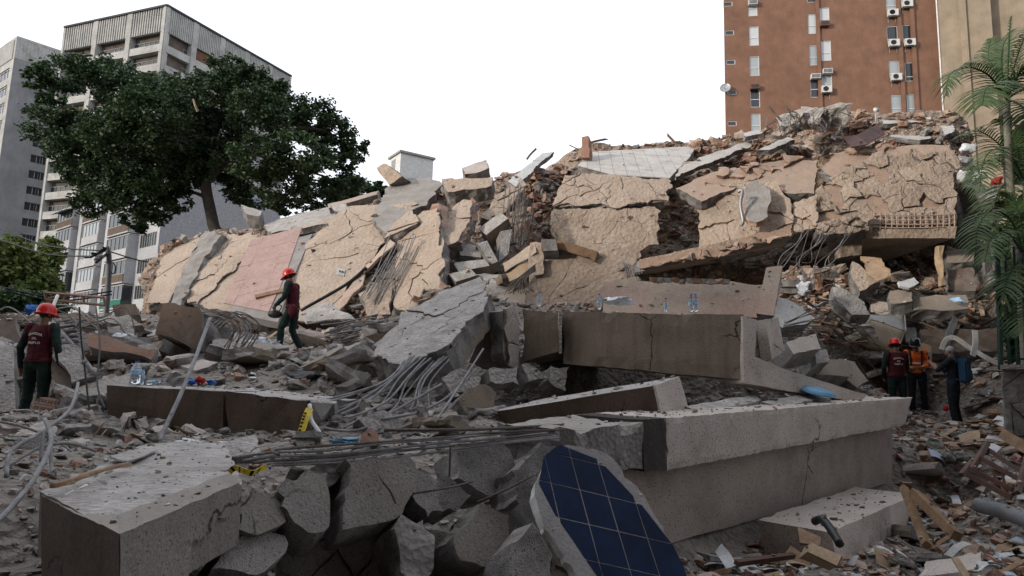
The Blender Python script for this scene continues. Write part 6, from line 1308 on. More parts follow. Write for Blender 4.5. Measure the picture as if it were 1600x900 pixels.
rb = P(1478, 638, 14.7); tag(link('red_cap', mesh('red_cap', [v + Vector((0, 0, .012 * fbm(v, 12))) for v in ico(rb, (.055, .05, .075), 2)], ICO2, ['red_cloth'], None, True)), 'red cap hanging from the photographer\'s pocket', 'cap')

# ------------------------------------------------------------------ palm, fence, stone pillar
def frond(parent, pts, w0, n=34, mat_='leaf_palm', droop=.5, seed=1):
    r = random.Random(seed); c = catmull([Vector(p) for p in pts], 8); mb = MB(); mb.tube(c, .022, 5, 0, True, .005, smooth_pts=False); o = mb.build('frond', ['leaf_palm'], parent, True)
    V = []; Fs = []; L = len(c)
    for k in range(n):
        u = .12 + .88 * k / n; i = min(L - 2, int(u * (L - 1))); p = c[i].lerp(c[i + 1], u * (L - 1) - i); t_ = (c[i + 1] - c[i]).normalized(); s_ = t_.cross(Vector((0, 0, 1))); s_ = s_.normalized() if s_.length > .05 else Vector((1, 0, 0))
        for q in (-1, 1):
            l = w0 * (math.sin(math.pi * min(1, u * .92 + .06)) ** .6) * r.uniform(.85, 1.1); d = (s_ * q * .8 + t_ * .55 + Vector((0, 0, .25 + r.uniform(-.1, .1)))).normalized(); nn = d.cross(t_).normalized() if d.cross(t_).length > .01 else Vector((0, 0, 1)); wv = d.cross(nn).normalized() * .016
            prev = None
            for m_, f in enumerate((0, .35, .7, 1.0)):
                pp = p + d * l * f + Vector((0, 0, -droop * l * f * f)); ww = wv * (1, 1.1, .8, .06)[m_]; V += [pp + ww, pp - ww]
                if m_: a = len(V) - 4; Fs.append((a, a + 1, a + 3, a + 2))
    me = mesh('leaflets', V, Fs, [mat_]); at = me.attributes.new('lc', 'FLOAT', 'FACE'); at.data.foreach_set('value', np.random.default_rng(seed).random(len(Fs)).astype(np.float32)); o2 = bpy.data.objects.new('leaflets', me); col.objects.link(o2); o2.parent = o; return o
DP = 13.
mat('palm_trunk', (.22, .21, .17), (.15, .15, .12), scale=6, bump=.5, bscale=18)
base = P(1600, 560, DP); pt = thing('palm_tree', Vector((base.x, base.y, 0)), 'slender palm with arching fronds at the right edge', 'palm')
MB().tube([Vector((base.x, base.y, 0)), P(1597, 480, DP), P(1588, 400, DP), P(1579, 300, DP), P(1574, 200, DP), P(1573, 152, DP)], .085, 9, 0, True, .06).build('trunk', ['palm_trunk'], pt, True)
hub = P(1573, 155, DP)
FR = [[(1573, 155, 0), (1545, 118, -.3), (1510, 105, -.5), (1484, 118, -.6), (1478, 150, -.6)], [(1573, 155, 0), (1565, 110, .3), (1568, 70, .5), (1585, 45, .6)], [(1573, 155, 0), (1590, 120, -.2), (1612, 95, -.3), (1640, 100, -.3)], [(1573, 155, 0), (1600, 140, -.6), (1630, 145, -.9), (1650, 180, -1)],
      [(1573, 155, 0), (1560, 120, 1), (1545, 90, 1.4), (1548, 60, 1.5)], [(1573, 155, 0), (1595, 165, -.9), (1612, 190, -1.2), (1625, 230, -1.3)], [(1573, 155, 0), (1583, 110, .2), (1600, 60, .4), (1620, 20, .5)], [(1573, 155, 0), (1555, 135, -1.2), (1540, 140, -1.5), (1535, 165, -1.6)]]
for i, f in enumerate(FR): frond(pt, [P(x, y, DP + d) for x, y, d in f], .62, 40, seed=i)
# spear leaf and the top frond entering the frame
frond(pt, [P(1573, 150, DP), P(1577, 60, DP), P(1580, 25, DP)], .12, 14, seed=20, droop=.1)
p2 = thing('palm_tree', P(1612, 500, DP + 1.5), 'second palm clump low beside the fence with fronds over the rubble', 'palm'); p2.location.z = 0
MB().tube([Vector((P(1612, 500, DP + 1.5).x, DP + 1.5, 0)), P(1610, 400, DP + 1.5), P(1602, 290, DP + 1.5)], .08, 8, 0, True, .05).build('trunk', ['palm_trunk'], p2, True)
FR = [[(1602, 290, 0), (1585, 250, -.8), (1560, 232, -1.2), (1538, 250, -1.4), (1530, 300, -1.5)], [(1602, 290, 0), (1580, 285, -.9), (1560, 300, -1.3), (1552, 345, -1.5)], [(1602, 290, 0), (1570, 235, -.3), (1530, 205, -.6), (1502, 212, -.8)], [(1602, 290, 0), (1575, 260, -.6), (1545, 250, -1), (1520, 285, -1.2)], [(1602, 290, 0), (1590, 240, .2), (1580, 200, .3), (1560, 185, .3)], [(1602, 290, 0), (1610, 240, 0), (1620, 190, 0), (1640, 170, 0)]]
for i, f in enumerate(FR): frond(p2, [P(x, y, DP + 1.5 + d) for x, y, d in f], .6, 34, seed=30 + i)
p3 = thing('palm_tree', P(1598, 560, DP - .6), 'young palm with bright fronds in front of the iron fence', 'palm'); p3.location.z = 0
MB().tube([P(1602, 640, DP - .6), P(1604, 500, DP - .6), P(1600, 400, DP - .6)], .06, 8, 0, True, .04).build('trunk', ['palm_trunk'], p3, True)
FR = [[(1600, 400, 0), (1588, 340, .5), (1560, 318, .6), (1535, 325, .6)], [(1600, 400, 0), (1610, 420, -.8), (1606, 470, -1.1), (1600, 520, -1.2)], [(1600, 400, 0), (1580, 345, -.2), (1550, 330, -.5), (1528, 355, -.7), (1524, 395, -.8)], [(1600, 400, 0), (1575, 365, -.6), (1550, 370, -.9), (1538, 410, -1)], [(1600, 400, 0), (1595, 350, .2), (1585, 315, .2), (1565, 300, .3)], [(1600, 400, 0), (1590, 410, -.7), (1572, 440, -1), (1566, 490, -1)], [(1600, 400, 0), (1620, 360, 0), (1640, 350, 0)]]
for i, f in enumerate(FR): frond(p3, [P(x, y, DP - .6 + d) for x, y, d in f], .5, 30, seed=50 + i)
ds = thing('shrub', P(1592, 560, 15.2), 'dark shrub mass behind the iron railing at the right edge', 'shrub'); ds.location.z = 0
link('foliage', crown_mesh('foliage', [(P(x, y, 15.2 + d), rx * 15 / F, ry * 15 / F, rx * 15 / F) for x, y, rx, ry, d in ((1592, 380, 26, 40, 0), (1600, 470, 22, 50, .3), (1588, 520, 16, 40, -.4), (1608, 330, 26, 34, .5), (1580, 440, 14, 30, .4), (1600, 250, 20, 40, 1.), (1585, 215, 16, 24, .6))], 9000, .2, 'leaf_dark', 77), ds)
MB().tube([Vector((P(1600, 560, 15.2).x, 15.2, 0)), P(1600, 470, 15.2), P(1598, 380, 15.2)], .07, 6, 0, True, .03).build('stem', ['bark'], ds, True)
# iron fence
fe = thing('iron_fence', P(1566, 580, 11.6), 'dark green iron railing on the stone wall at the right edge', 'fence')
for i, x in enumerate((1564, 1577, 1590, 1603, 1616)):
    MB().tube([P(x, 578, 11.6), P(x - 3, 480, 11.6), P(x - 6, 385 + (10 if i % 2 else 0), 11.6)], .022 if i else .04, 6).build('bar', ['green_paint'], fe, True)
for y in (455, 560): MB().tube([P(1560, y, 11.62), P(1640, y + 2, 11.62)], .02, 6).build('rail', ['green_paint'], fe, True)
# stone gate pillar
sp = thing('stone_wall', P(1570, 680, 11.5), 'low grey stone wall carrying the iron railing at the right edge', 'wall'); r6 = random.Random(3)
plS = Pl((1567, 575, 11.5), (1650, 575, 11.3), (1567, 690, 11.5))
link('core', beam_mesh('core', quadc((1568, 576, 11.58), (1660, 577, 11.4), (1660, 760, 11.4), (1572, 700, 11.58), (.66, .8, 0)), mats=('stone', 'stone'), rough=.01), sp)
cracked_wall(sp, 'stone', plS.pts([(1567, 574), (1660, 574), (1660, 760), (1572, 705)]), .1, 22, gap=.012, warp=.04, tilt=.08, lift=.025, mats=('stone', 'stone'), seed=5)
mb = MB(); link('coping', beam_mesh('coping', quadc((1562, 570, 11.4), (1660, 570, 11.2), (1660, 577, 11.2), (1562, 577, 11.4), (.82, 1.0, 0)), mats=('concrete', 'concrete'), rough=.006), sp)
# garment bags and cloth spilling at the right end of the ruin
for i, (lab, x, y, D, s, m) in enumerate([('white stuffed bag topmost at the right end of the ruin', 1512, 232, 19.6, (.5, .4, .35), 'plastic_bag'), ('grey stuffed bag second from the top at the right end', 1508, 252, 19.4, (.55, .4, .4), 'grey_cloth'), ('white stuffed bag third from the top at the right end', 1505, 276, 19.3, (.5, .4, .4), 'plastic_bag'), ('pale bundle above the dark corner at the right end', 1528, 275, 19.2, (.6, .4, .3), 'plastic_bag'), ('red cloth bundle at the right end of the ruin', 1558, 282, 18.8, (.35, .3, .25), 'red_cloth'), ('grey cloth bundle hanging low at the right end', 1552, 305, 18.9, (.4, .35, .5), 'grey_cloth'), ('dark block carrying the stuffed bags', 1530, 330, 20.2, (1.5, 1.4, 2.2), 'concrete'), ('dark block at the lower right corner of the ruin', 1535, 420, 20.2, (1.9, 1.6, 2.0), 'concrete')]):
    me = lump_mesh('lump', 70 + i, (m,), 3, .3, .9, .2 if 'block' not in lab else .8)
    if 'block' not in lab:
        me.polygons.foreach_set('use_smooth', np.ones(len(me.polygons), bool))
    place('stuffed_bag' if 'bag' in lab.split()[1:3] or 'stuffed bag' in lab and 'block' not in lab else ('concrete_block' if 'block' in lab else 'cloth_bundle'), me, P(x, y, D), s, lab, 'block' if 'block' in lab else ('bag' if 'stuffed bag' in lab else 'cloth'), rot=(0, 0, i * .7))
# ------------------------------------------------------------------ small things
def bottle(loc, h, label, cat='bottle', group=None, r=None, tilt=0):
    r = r or h * .135; t = thing('water_bottle', loc, label, cat, group); mb = MB()
    ax = Vector((math.sin(tilt), 0, math.cos(tilt)))
    mb.lathe(loc, [(r * .8, 0), (r, h * .04), (r, h * .3), (r * .93, h * .34), (r, h * .38), (r, h * .62), (r * .85, h * .72), (r * .42, h * .86), (r * .38, h * .92)], 12, 0, ax); mb.build('body', ['clear_plastic'], t, True)
    w_ = MB(); w_.lathe(loc, [(r * .75, h * .015), (r * .95, h * .05), (r * .95, h * .66), (r * .8, h * .70)], 12, 0, ax); w_.build('water', ['water'], t, True)
    c = MB(); c.lathe(loc + ax * h * .925, [(r * .42, 0), (r * .42, h * .07)], 10, 0, ax); c.build('cap', ['cap_blue'], t)
    l = MB(); l.lathe(loc, [(r * 1.02, h * .40), (r * 1.02, h * .58)], 12, 0, ax); l.build('label_band', ['bottle_label'], t)
for lab, x, y, D, h in [('lone water bottle at the left end of the big beam top', 842, 479, 10.9, .24), ('water bottle beside the white bag on the big beam', 936, 484, 10.5, .25), ('short water bottle in the middle of the big beam top', 1040, 487, 9.8, .19), ('left one of the paired water bottles on the big beam', 1080, 488, 9.6, .26), ('right one of the paired water bottles on the big beam', 1087, 488, 9.6, .265)]: bottle(P(x, y, D), h, lab)
bottle(P(211, 600, 8.6), .29, 'large water jug with blue cap on the left brown beam', r=.065); bottle(P(222, 601, 8.6), .2, 'small water bottle beside the jug on the left brown beam'); bottle(P(229, 598, 8.65), .2, 'water bottle lying on its side on the left brown beam', tilt=1.45)
def blob(name, label, cat, x, y, D, s, m, seed, amp=.4, smooth=True):
    me = lump_mesh(name, seed, (m,), 4, amp, .9, .15)
    if smooth: me.polygons.foreach_set('use_smooth', np.ones(len(me.polygons), bool))
    return place(name, me, P(x, y, D), s, label, cat, rot=(0, 0, seed))
blob('plastic_bag', 'crumpled white plastic bag on the big beam', 'plastic bag', 968, 469, 10.6, (.5, .3, .2), 'plastic_bag', 201)
blob('plastic_bag', 'white plastic bag in the rubble above the left brown beam', 'plastic bag', 190, 527, 11.3, (.35, .25, .16), 'plastic_bag', 202)
blob('plastic_bag', 'white plastic bag on the ground before the left brown beam', 'plastic bag', 168, 675, 7.6, (.3, .2, .1), 'plastic_bag', 203)
blob('plastic_bag', 'white torn sheet on the ground by the bent grey pipe', 'plastic bag', 300, 690, 6.6, (.32, .2, .08), 'plastic_bag', 204)
blob('plastic_bag', 'white rags at the feet of the walking guard', 'rags', 408, 540, 13.6, (.8, .5, .35), 'plastic_bag', 205, .6)
blob('cloth_bundle', 'bright blue cloth behind the near guard\'s helmet', 'cloth', 48, 483, 12.0, (.32, .2, .2), 'blue_cloth', 206)
blob('cloth_bundle', 'blue wrapper on the left brown beam', 'cloth', 298, 597, 8.2, (.2, .15, .09), 'blue_cloth', 207); blob('cloth_bundle', 'red wrapper on the left brown beam', 'cloth', 313, 594, 8.2, (.13, .1, .1), 'red_cloth', 208); blob('cloth_bundle', 'dark blue wrapper right of the red wrapper', 'cloth', 330, 598, 8.1, (.17, .12, .07), 'blue_cloth', 209)
blob('bin_bag', 'black refuse bag lying right of the left brown beam', 'bag', 470, 596, 11.4, (.9, .4, .4), 'black_plastic', 210, .3)
blob('blue_scrap', 'blue plastic scrap by the front rebar', 'scrap', 545, 690, 6.3, (.35, .2, .1), 'blue_plastic', 211)
blob('clear_bag', 'clear wrap heap on the right slope', 'plastic bag', 1257, 455, 15.2, (.55, .4, .5), 'plastic_bag', 212, .7)
blob('plastic_scrap', 'pale blue plastic scrap in the right bay', 'scrap', 1497, 470, 16.6, (.4, .3, .2), 'bottle_label', 213)
# blue dish on the slab edge
t = thing('blue_basin', P(1278, 612, 9.4), 'upturned light blue plastic basin behind the parapet beam', 'basin'); mb = MB(); mb.lathe(P(1278, 613, 9.4), [(.02, .05), (.16, .045), (.2, .02), (.215, 0), (.2, -.01)], 20, 0, Vector((.1, -.25, .96)).normalized()); mb.build('bowl', ['blue_plastic'], t, True)
MB().lathe(P(1278, 613, 9.4), [(.20, -.005), (.23, .0), (.22, .012)], 20, 0, Vector((.1, -.25, .96)).normalized()).build('rim', ['blue_plastic'], t, True)
# caution tapes
def ribbon(name, label, pts, wd, m, cat, txt=None):
    c = catmull([P(*p) for p in pts], 8); V = []; nrm = []
    for i, p in enumerate(c):
        t_ = (c[min(i + 1, len(c) - 1)] - c[max(i - 1, 0)]).normalized(); tw = .5 * fbm(p, 3, 2); a = t_.cross(Vector((math.sin(tw) * .4, 1, .2))).normalized(); nn = a.cross(t_); nrm.append((p, t_, a, nn)); V += [p + a * wd / 2 + nn * .001, p - a * wd / 2 + nn * .001, p - a * wd / 2 - nn * .001, p + a * wd / 2 - nn * .001]
    Fc = [(4 * i + j, 4 * i + (j + 1) % 4, 4 * i + 4 + (j + 1) % 4, 4 * i + 4 + j) for i in range(len(c) - 1) for j in range(4)]
    o = tag(link(name, mesh(name, V, Fc, [m])), label, cat); return o, nrm
o, nr = ribbon('caution_tape', 'yellow caution tape hanging at the end of the left brown beam', [(484, 638, 7.1), (478, 652, 7.0), (471, 674, 6.9), (464, 696, 6.8), (460, 706, 6.75)], .075, 'yellow_tape', 'tape')
for i in range(5, len(nr) - 3, 2):
    p, t_, a, nn = nr[i]; q = nn if nn.dot(EYE - p) > 0 else -nn; sd3 = a if a.x < 0 else -a
    link('print_mark', mesh('print_mark', [p + sd3 * .033 + q * .004, p + sd3 * .006 + q * .004, p + sd3 * .006 + t_ * .022 + q * .004, p + sd3 * .033 + t_ * .022 + q * .004], [(0, 1, 2, 3)], ['tape_black']), o)
o, nr = ribbon('caution_tape', 'torn yellow caution tape on the corner of the lower left block', [(358, 738, 3.66), (368, 731, 3.66), (380, 736, 3.6), (394, 739, 3.62), (406, 733, 3.7), (416, 729, 3.75)], .03, 'yellow_tape', 'tape')
for i in (4, 12, 22, 30):
    p, t_, a, nn = nr[i]; q = nn if nn.dot(EYE - p) > 0 else -nn; link('stripe', mesh('stripe', [p + a * .015 + q * .003, p - a * .015 + q * .003, p - a * .015 + t_ * .018 + q * .003, p + a * .015 + t_ * .018 + q * .003], [(0, 1, 2, 3)], ['tape_black']), o)
# white strip by the tape
tag(MB().tube([P(484, 632, 7.15), P(486, 655, 7.05), P(497, 672, 6.95), P(502, 682, 6.9)], .022, 6).build('plastic_conduit', ['white_paint'], None, True), 'white conduit stub beside the hanging caution tape', 'conduit')
# power pole, lamp arms, cables, orange frame at the left
t = thing('utility_pole', P(172, 480, 30), 'grey utility pole with lamp arms before the white house', 'pole')
t.location.z = 0
MB().tube([Vector((P(172, 480, 30).x, 30, 0)), P(170, 430, 30), P(167, 386, 30)], .14, 8, 0, True, .1).build('shaft', ['pipe_grey'], t, True)
for a, b in (((167, 390, 30), (140, 402, 29.5)), ((168, 396, 30), (150, 410, 29))): MB().tube([P(*a), P(*b)], .06, 6).build('arm', ['black_plastic'], t, True)
for (x, y, s) in ((146, 396, .5), (158, 391, .5), (137, 402, .45), (152, 404, .4), (164, 388, .35)): o = place('insulator', RK[int(x) % 12], Vector(), (s, s * .6, s * .4), None, None); o.data = o.data.copy(); o.data.materials[0] = M['black_plastic']; o.parent = t; o.location = P(x, y, 29.6) - t.location
MB().tube([P(172, 408, 29.8), P(180, 415, 29.8), P(178, 428, 29.8), P(172, 424, 29.8)], .03, 5).build('cable_coil', ['cable'], t, True)
for i, (a, b) in enumerate([((0, 357, 34), (168, 392, 30)), ((0, 374, 34), (168, 400, 30)), ((0, 448, 26), (175, 455, 28)), ((0, 452, 26), (175, 460, 28)), ((168, 392, 30), (300, 405, 34))]):
    A_, B_ = P(*a), P(*b); tag(MB().tube([A_, A_.lerp(B_, .5) - Vector((0, 0, .35)), B_], .03, 4).build('overhead_cable', ['cable'], None, True), ['topmost overhead cable left of the utility pole', 'second overhead cable left of the utility pole', 'upper of the low cables at far left', 'lower of the low cables at far left', 'overhead cable from the pole towards the ruin'][i], 'cable')
t = thing('lattice_truss', P(115, 468, 16), 'rusty orange lattice frame lying left of the ruin', 'frame')
for a, b in (((70, 457, 16), (162, 465, 15.5)), ((72, 468, 16), (164, 477, 15.5)), ((70, 457, 16), (72, 468, 16)), ((100, 460, 15.9), (101, 471, 15.9)), ((130, 462, 15.7), (131, 474, 15.7)), ((162, 465, 15.5), (164, 477, 15.5)), ((72, 468, 16), (100, 460, 15.9))): MB().tube([P(*a), P(*b)], .03, 4).build('bar', ['ac_brown'], t)
tag(MB().tube([P(823, 249, 21.5), P(829, 241, 21.4), P(838, 232, 21.3)], .035, 6).build('bent_post', ['rebar'], None, True), 'dark bent bar sticking up on the centre crest', 'bar')
S('chimney_stub', 'brown brick stub standing on the crest left of the tiled roof', 'brick stub', [(909, 214), (919, 212), (921, 246), (908, 246)], Pl((909, 213, 22.5), (919, 211, 22.4), (908, 231, 22.4)), .35, mats=('red_brick', 'red_brick'), rough=.04)
dpos = P(1369, 172, 21.8); t = thing('dish_antenna', dpos - Vector((0, 0, .5)), 'small white dish antenna on the right crest', 'antenna'); MB().lathe(dpos, [(.02, -.02), (.08, 0), (.10, .02)], 14, 0, Vector((-.2, -.9, .3)).normalized()).build('dish', ['white_paint'], t, True); MB().tube([dpos, P(1368, 190, 21.8)], .02, 5).build('mast', ['metal_grey'], t)
# right yard furniture
ch = thing('broken_chair', P(1560, 765, 7.6), 'overturned dark wooden chair among the debris at right', 'chair')
def bar(par, nm, a, b, r=.022, m='wood_dark'):
    A_, B_ = P(*a), P(*b); d = (B_ - A_).normalized(); s_ = d.cross(Vector((.3, 1, .2))).normalized() * r; u = d.cross(s_).normalized() * r
    mb = MB(); mb.hexa([A_ - s_ - u, A_ + s_ - u, A_ + s_ + u, A_ - s_ + u, B_ - s_ - u, B_ + s_ - u, B_ + s_ + u, B_ - s_ + u]); return mb.build(nm, [m], par)
for nm, a, b in (('leg', (1518, 735, 7.8), (1543, 692, 8.0)), ('leg', (1590, 770, 7.3), (1606, 712, 7.6)), ('leg', (1502, 742, 8.3), (1520, 720, 8.6)), ('seat_rail', (1515, 732, 7.8), (1582, 765, 7.4)), ('seat_rail', (1512, 742, 7.7), (1580, 778, 7.3)), ('seat_rail', (1540, 700, 8.0), (1600, 740, 7.6)), ('stretcher', (1530, 715, 7.9), (1598, 752, 7.5)), ('spindle', (1552, 735, 7.75), (1562, 765, 7.5)), ('spindle', (1566, 742, 7.65), (1574, 772, 7.4))): bar(ch, nm, a, b, .024 if nm != 'spindle' else .011)
MB().tube([P(1528, 789, 7.2), P(1570, 800, 6.9), P(1625, 822, 6.5)], .075, 10).build('drain_pipe', ['pipe_grey'], None, True); tag(bpy.data.objects['drain_pipe.001'], 'dark grey fat drain pipe lying at the right edge', 'pipe')
t = thing('drawer', P(1285, 880, 5.4), 'broken pale wooden drawer at the bottom right', 'drawer')
for nm, q, th in (('front', [(1268, 848, 5.5), (1315, 868, 5.3), (1308, 884, 5.25), (1262, 862, 5.45)], .02), ('side', [(1268, 848, 5.5), (1262, 862, 5.45), (1248, 872, 5.8), (1256, 856, 5.85)], .02), ('bottom_board', [(1262, 864, 5.46), (1308, 884, 5.26), (1296, 892, 5.5), (1250, 872, 5.75)], .015)): link(nm, slab_mesh(nm, [P(*p) for p in q], th, mats=('wood_pale', 'wood'), rough=.004, relief=.0), t)
S('board_piece', 'square brown board leaning before the beige footing', 'board', [(1246, 823), (1283, 840), (1281, 852), (1250, 848)], Pl((1246, 823, 6.1), (1283, 840, 5.9), (1250, 848, 5.9)), .02, mats=('wood', 'wood'), rough=.006)
MB().tube([P(1272, 815, 6.3), P(1285, 812, 6.2), P(1300, 830, 6.0), P(1312, 850, 5.8)], .036, 8).build('gutter_piece', ['black_plastic'], None, True); tag(bpy.data.objects['gutter_piece'], 'bent black gutter piece before the beige footing', 'gutter')
ribbon('paper_strip', 'white paper strip standing at the bottom right', [(1122, 856, 5.7), (1132, 868, 5.6), (1143, 886, 5.5)], .09, 'paper', 'paper')
bar(tag(thing('broken_plank', P(1430, 850, 7.3), 'splintered dark plank leaning on the end of the parapet wall', 'plank')), 'plank', (1412, 762, 8.2), (1448, 852, 7.0), .035, 'wood')
bar(tag(thing('broken_plank', P(1480, 850, 7.3), 'long brown board lying right of the splintered plank', 'plank')), 'plank', (1428, 770, 8.0), (1495, 838, 6.9), .045, 'wood')
bar(tag(thing('broken_plank', P(1200, 880, 5.6), 'long dark stick lying across the bottom right debris', 'plank')), 'plank', (1150, 880, 5.5), (1240, 868, 5.9), .02, 'wood_dark')
bar(tag(thing('broken_plank', P(1560, 690, 9.6), 'broad pale plank near the right edge below the stone wall', 'plank')), 'plank', (1570, 680, 9.4), (1640, 722, 8.6), .07, 'wood')

# ------------------------------------------------------------------ loose rubble
bpy.context.view_layer.update()
_BV, _BF, _BO = [], [], []
for o in list(sc.objects):
    if o.type != 'MESH' or len(o.data.polygons) > 40000 or o.name.startswith(('ground', 'crown', 'leaflets', 'foliage', 'window', 'pane', 'louvre', 'pillar', 'spandrel')): continue
    nv = len(o.data.vertices); a = np.empty(nv * 3, np.float32); o.data.vertices.foreach_get('co', a); a = a.reshape(-1, 3); mw = np.array(o.matrix_world); a = a @ mw[:3, :3].T + mw[:3, 3]
    if a[:, 1].min() > 32 or a[:, 1].max() < 0: continue
    k = len(_BV); _BV += a.tolist(); fs = [tuple(i + k for i in p.vertices) for p in o.data.polygons]; _BF += fs; _BO += [o.name] * len(fs)
BVA = BVHTree.FromPolygons(_BV, _BF)
def drop(x, y, z=14.):
    p, n, i, d = BVA.ray_cast(Vector((x, y, z)), Vector((0, 0, -1))); return (p, n if n.z > 0 else -n, _BO[i]) if p else (None, None, '')
def shoot(px, py):
    d_ = ray(px, py).normalized(); p, n, i, d = BVA.ray_cast(EYE, d_); return (p, n if n.dot(d_) < 0 else -n, _BO[i]) if p else (None, None, '')
SKIP = ('person', 'helmet', 'vest', 'frond', 'leaflets', 'trunk', 'crown', 'wall', 'window', 'rebar', 'bar', 'body', 'tile', 'water', 'backpack', 'flap')
sm = random.Random(77)
def floor_pt(x0, x1, y0, y1):
    # denser near the camera
    y = math.exp(sm.uniform(math.log(y0), math.log(y1))); x = sm.uniform(x0, x1) * y; return x, y
# fine rubble over the whole site
RM = ['concrete_dust', 'concrete_core', 'rubble', 'pink_rubble', 'red_brick', 'white_paint', 'stucco_beige', 'wood', 'paper']
pl_ = []
for k in range(27000):
    x, y = floor_pt(-.86, .86, 2.4, 20.) if k % 3 else floor_pt(.15, .86, 4.8, 18.); p, n, nm = drop(x, y)
    if p is None or any(nm.startswith(s) for s in SKIP): continue
    onm = nm.startswith('rubble_')
    if not onm and sm.random() > (.25 if nm.startswith('concrete_block') else .2): continue
    right = x > 1.2 + (y - 6) * .85 or (x > 1 and y < 6.4)
    s = y / F * (sm.uniform(2.5, 6) if sm.random() < .66 else sm.uniform(6, 18)); s *= 1 if onm else .55
    m = sm.choices(range(9), (2, 1, 3, 2, 3, 1.0, 1, 2.5, .5) if right else (3.5, 4, 4, .8, .8, .35, 2, .3, .15))[0]
    if n.z < .3: continue
    pl_.append((p.x, p.y, p.z + s * .15, s, m))
stuff('fine_rubble', 'fine broken concrete, brick and plaster covering the site', 'rubble', pl_, RM)
# gravel on the crest and fallen walls (surfaces that face the camera)
pl_ = []
for k in range(9000):
    px, py = sm.uniform(235, 1530), sm.uniform(170, 500); p, n, nm = shoot(px, py)
    if p is None or p.y > 27 or p.y < 12: continue
    core = nm.startswith('rubble'); 
    if not core and (sm.random() > .05 or n.z < .25): continue
    s = p.y / F * (sm.uniform(3, 8) if sm.random() < .7 else sm.uniform(8, 17)); s *= 1 if core else .5
    pl_.append((p.x, p.y, p.z, s, sm.choices(range(9), (2, 1.2, 2, 3.5, 2.2, .5, 2, .3, .05))[0]))
stuff('ridge_rubble', 'broken brick and plaster filling the gaps of the fallen block', 'rubble', pl_, RM)
# broken slab fragments half buried between the larger pieces
def frag(n, box, px, ms, where):
    k = 0
    for _ in range(n * 20):
        if k >= n: break
        p, nrm, hn = shoot(sm.uniform(box[0], box[1]), sm.uniform(box[2], box[3]))
        if p is None or p.y > 20 or not hn.startswith('rubble_'): continue
        l = p.y / F * sm.uniform(*px); wd, th = l * sm.uniform(.4, .75), l * sm.uniform(.12, .22); a = sm.uniform(0, 6.3); R_ = Matrix.Rotation(a, 3, 'Z') @ Matrix.Rotation(sm.uniform(-.5, .5), 3, 'X') @ Matrix.Rotation(sm.uniform(-.45, .45), 3, 'Y')
        ex, ey, ez = R_ @ Vector((l, 0, 0)), R_ @ Vector((0, 0, th)), R_ @ Vector((0, wd, 0)); o = p - ex * .5 - ez * .5 - ey * .2
        m = sm.choice(ms); c = [[[o, o + ez], [o + ey, o + ey + ez]], [[o + ex, o + ex + ez], [o + ex + ey, o + ex + ey + ez]]]
        lab = {'concrete_dust': 'pale dusty', 'stucco_mid': 'tan faced', 'stucco_beige': 'beige faced', 'stucco_brown_and_shade': 'brown faced', 'concrete': 'grey'}[m] + ' broken slab fragment ' + where
        tag(link('slab_fragment', beam_mesh('slab_fragment', c, mats=(m, 'concrete_core'), seg=l / 7, rough=l * .02, chip=l * .05, ends=(l * .12, l * .12))), lab, 'slab', lab); k += 1
frag(16, (150, 420, 500, 590), (55, 130), ('concrete_dust', 'stucco_mid', 'stucco_brown_and_shade', 'stucco_beige'), 'between the left beam and the walking guard')
frag(14, (470, 720, 560, 700), (45, 110), ('concrete_dust', 'concrete', 'stucco_mid'), 'in the hollow below the tilted slab')
frag(9, (0, 170, 500, 640), (45, 100), ('concrete_dust', 'stucco_mid', 'concrete'), 'around the near guard')
frag(9, (480, 640, 480, 540), (40, 90), ('concrete_dust', 'stucco_mid', 'stucco_beige'), 'right of the walking guard')
frag(12, (1230, 1420, 430, 610), (40, 95), ('concrete_dust', 'stucco_mid', 'stucco_beige'), 'on the right slope')
frag(8, (720, 860, 400, 480), (40, 80), ('concrete_dust', 'stucco_mid'), 'in the centre below the stacked blocks')
frag(9, (1080, 1600, 700, 900), (50, 110), ('concrete', 'stucco_beige', 'stucco_mid'), 'in the debris yard at right')
# individual lumps
LUMP = {m: [lump_mesh('lump', 500 + i + 10 * j, (m,), 2, .3, (.9, .65)[i % 2]) for i in range(5)] for j, m in enumerate(('concrete_dust', 'concrete_core', 'pink_rubble', 'red_brick', 'stucco_beige', 'stucco_tan'))}
FLATS = {m: [lump_mesh('slab_piece', 700 + i + 10 * j, (m,), 2, .16, .28, .7) for i in range(4)] for j, m in enumerate(LUMP)}
NAME = {'concrete_dust': 'concrete_lump', 'concrete_core': 'gravelly_lump', 'pink_rubble': 'plaster_lump', 'red_brick': 'brick_lump', 'stucco_beige': 'plaster_lump', 'stucco_tan': 'plaster_lump'}
LOOK = {'concrete_dust': 'pale dusty concrete', 'concrete_core': 'dark gravelly concrete', 'pink_rubble': 'pinkish plaster', 'red_brick': 'reddish brick', 'stucco_beige': 'beige plastered', 'stucco_tan': 'tan plastered'}
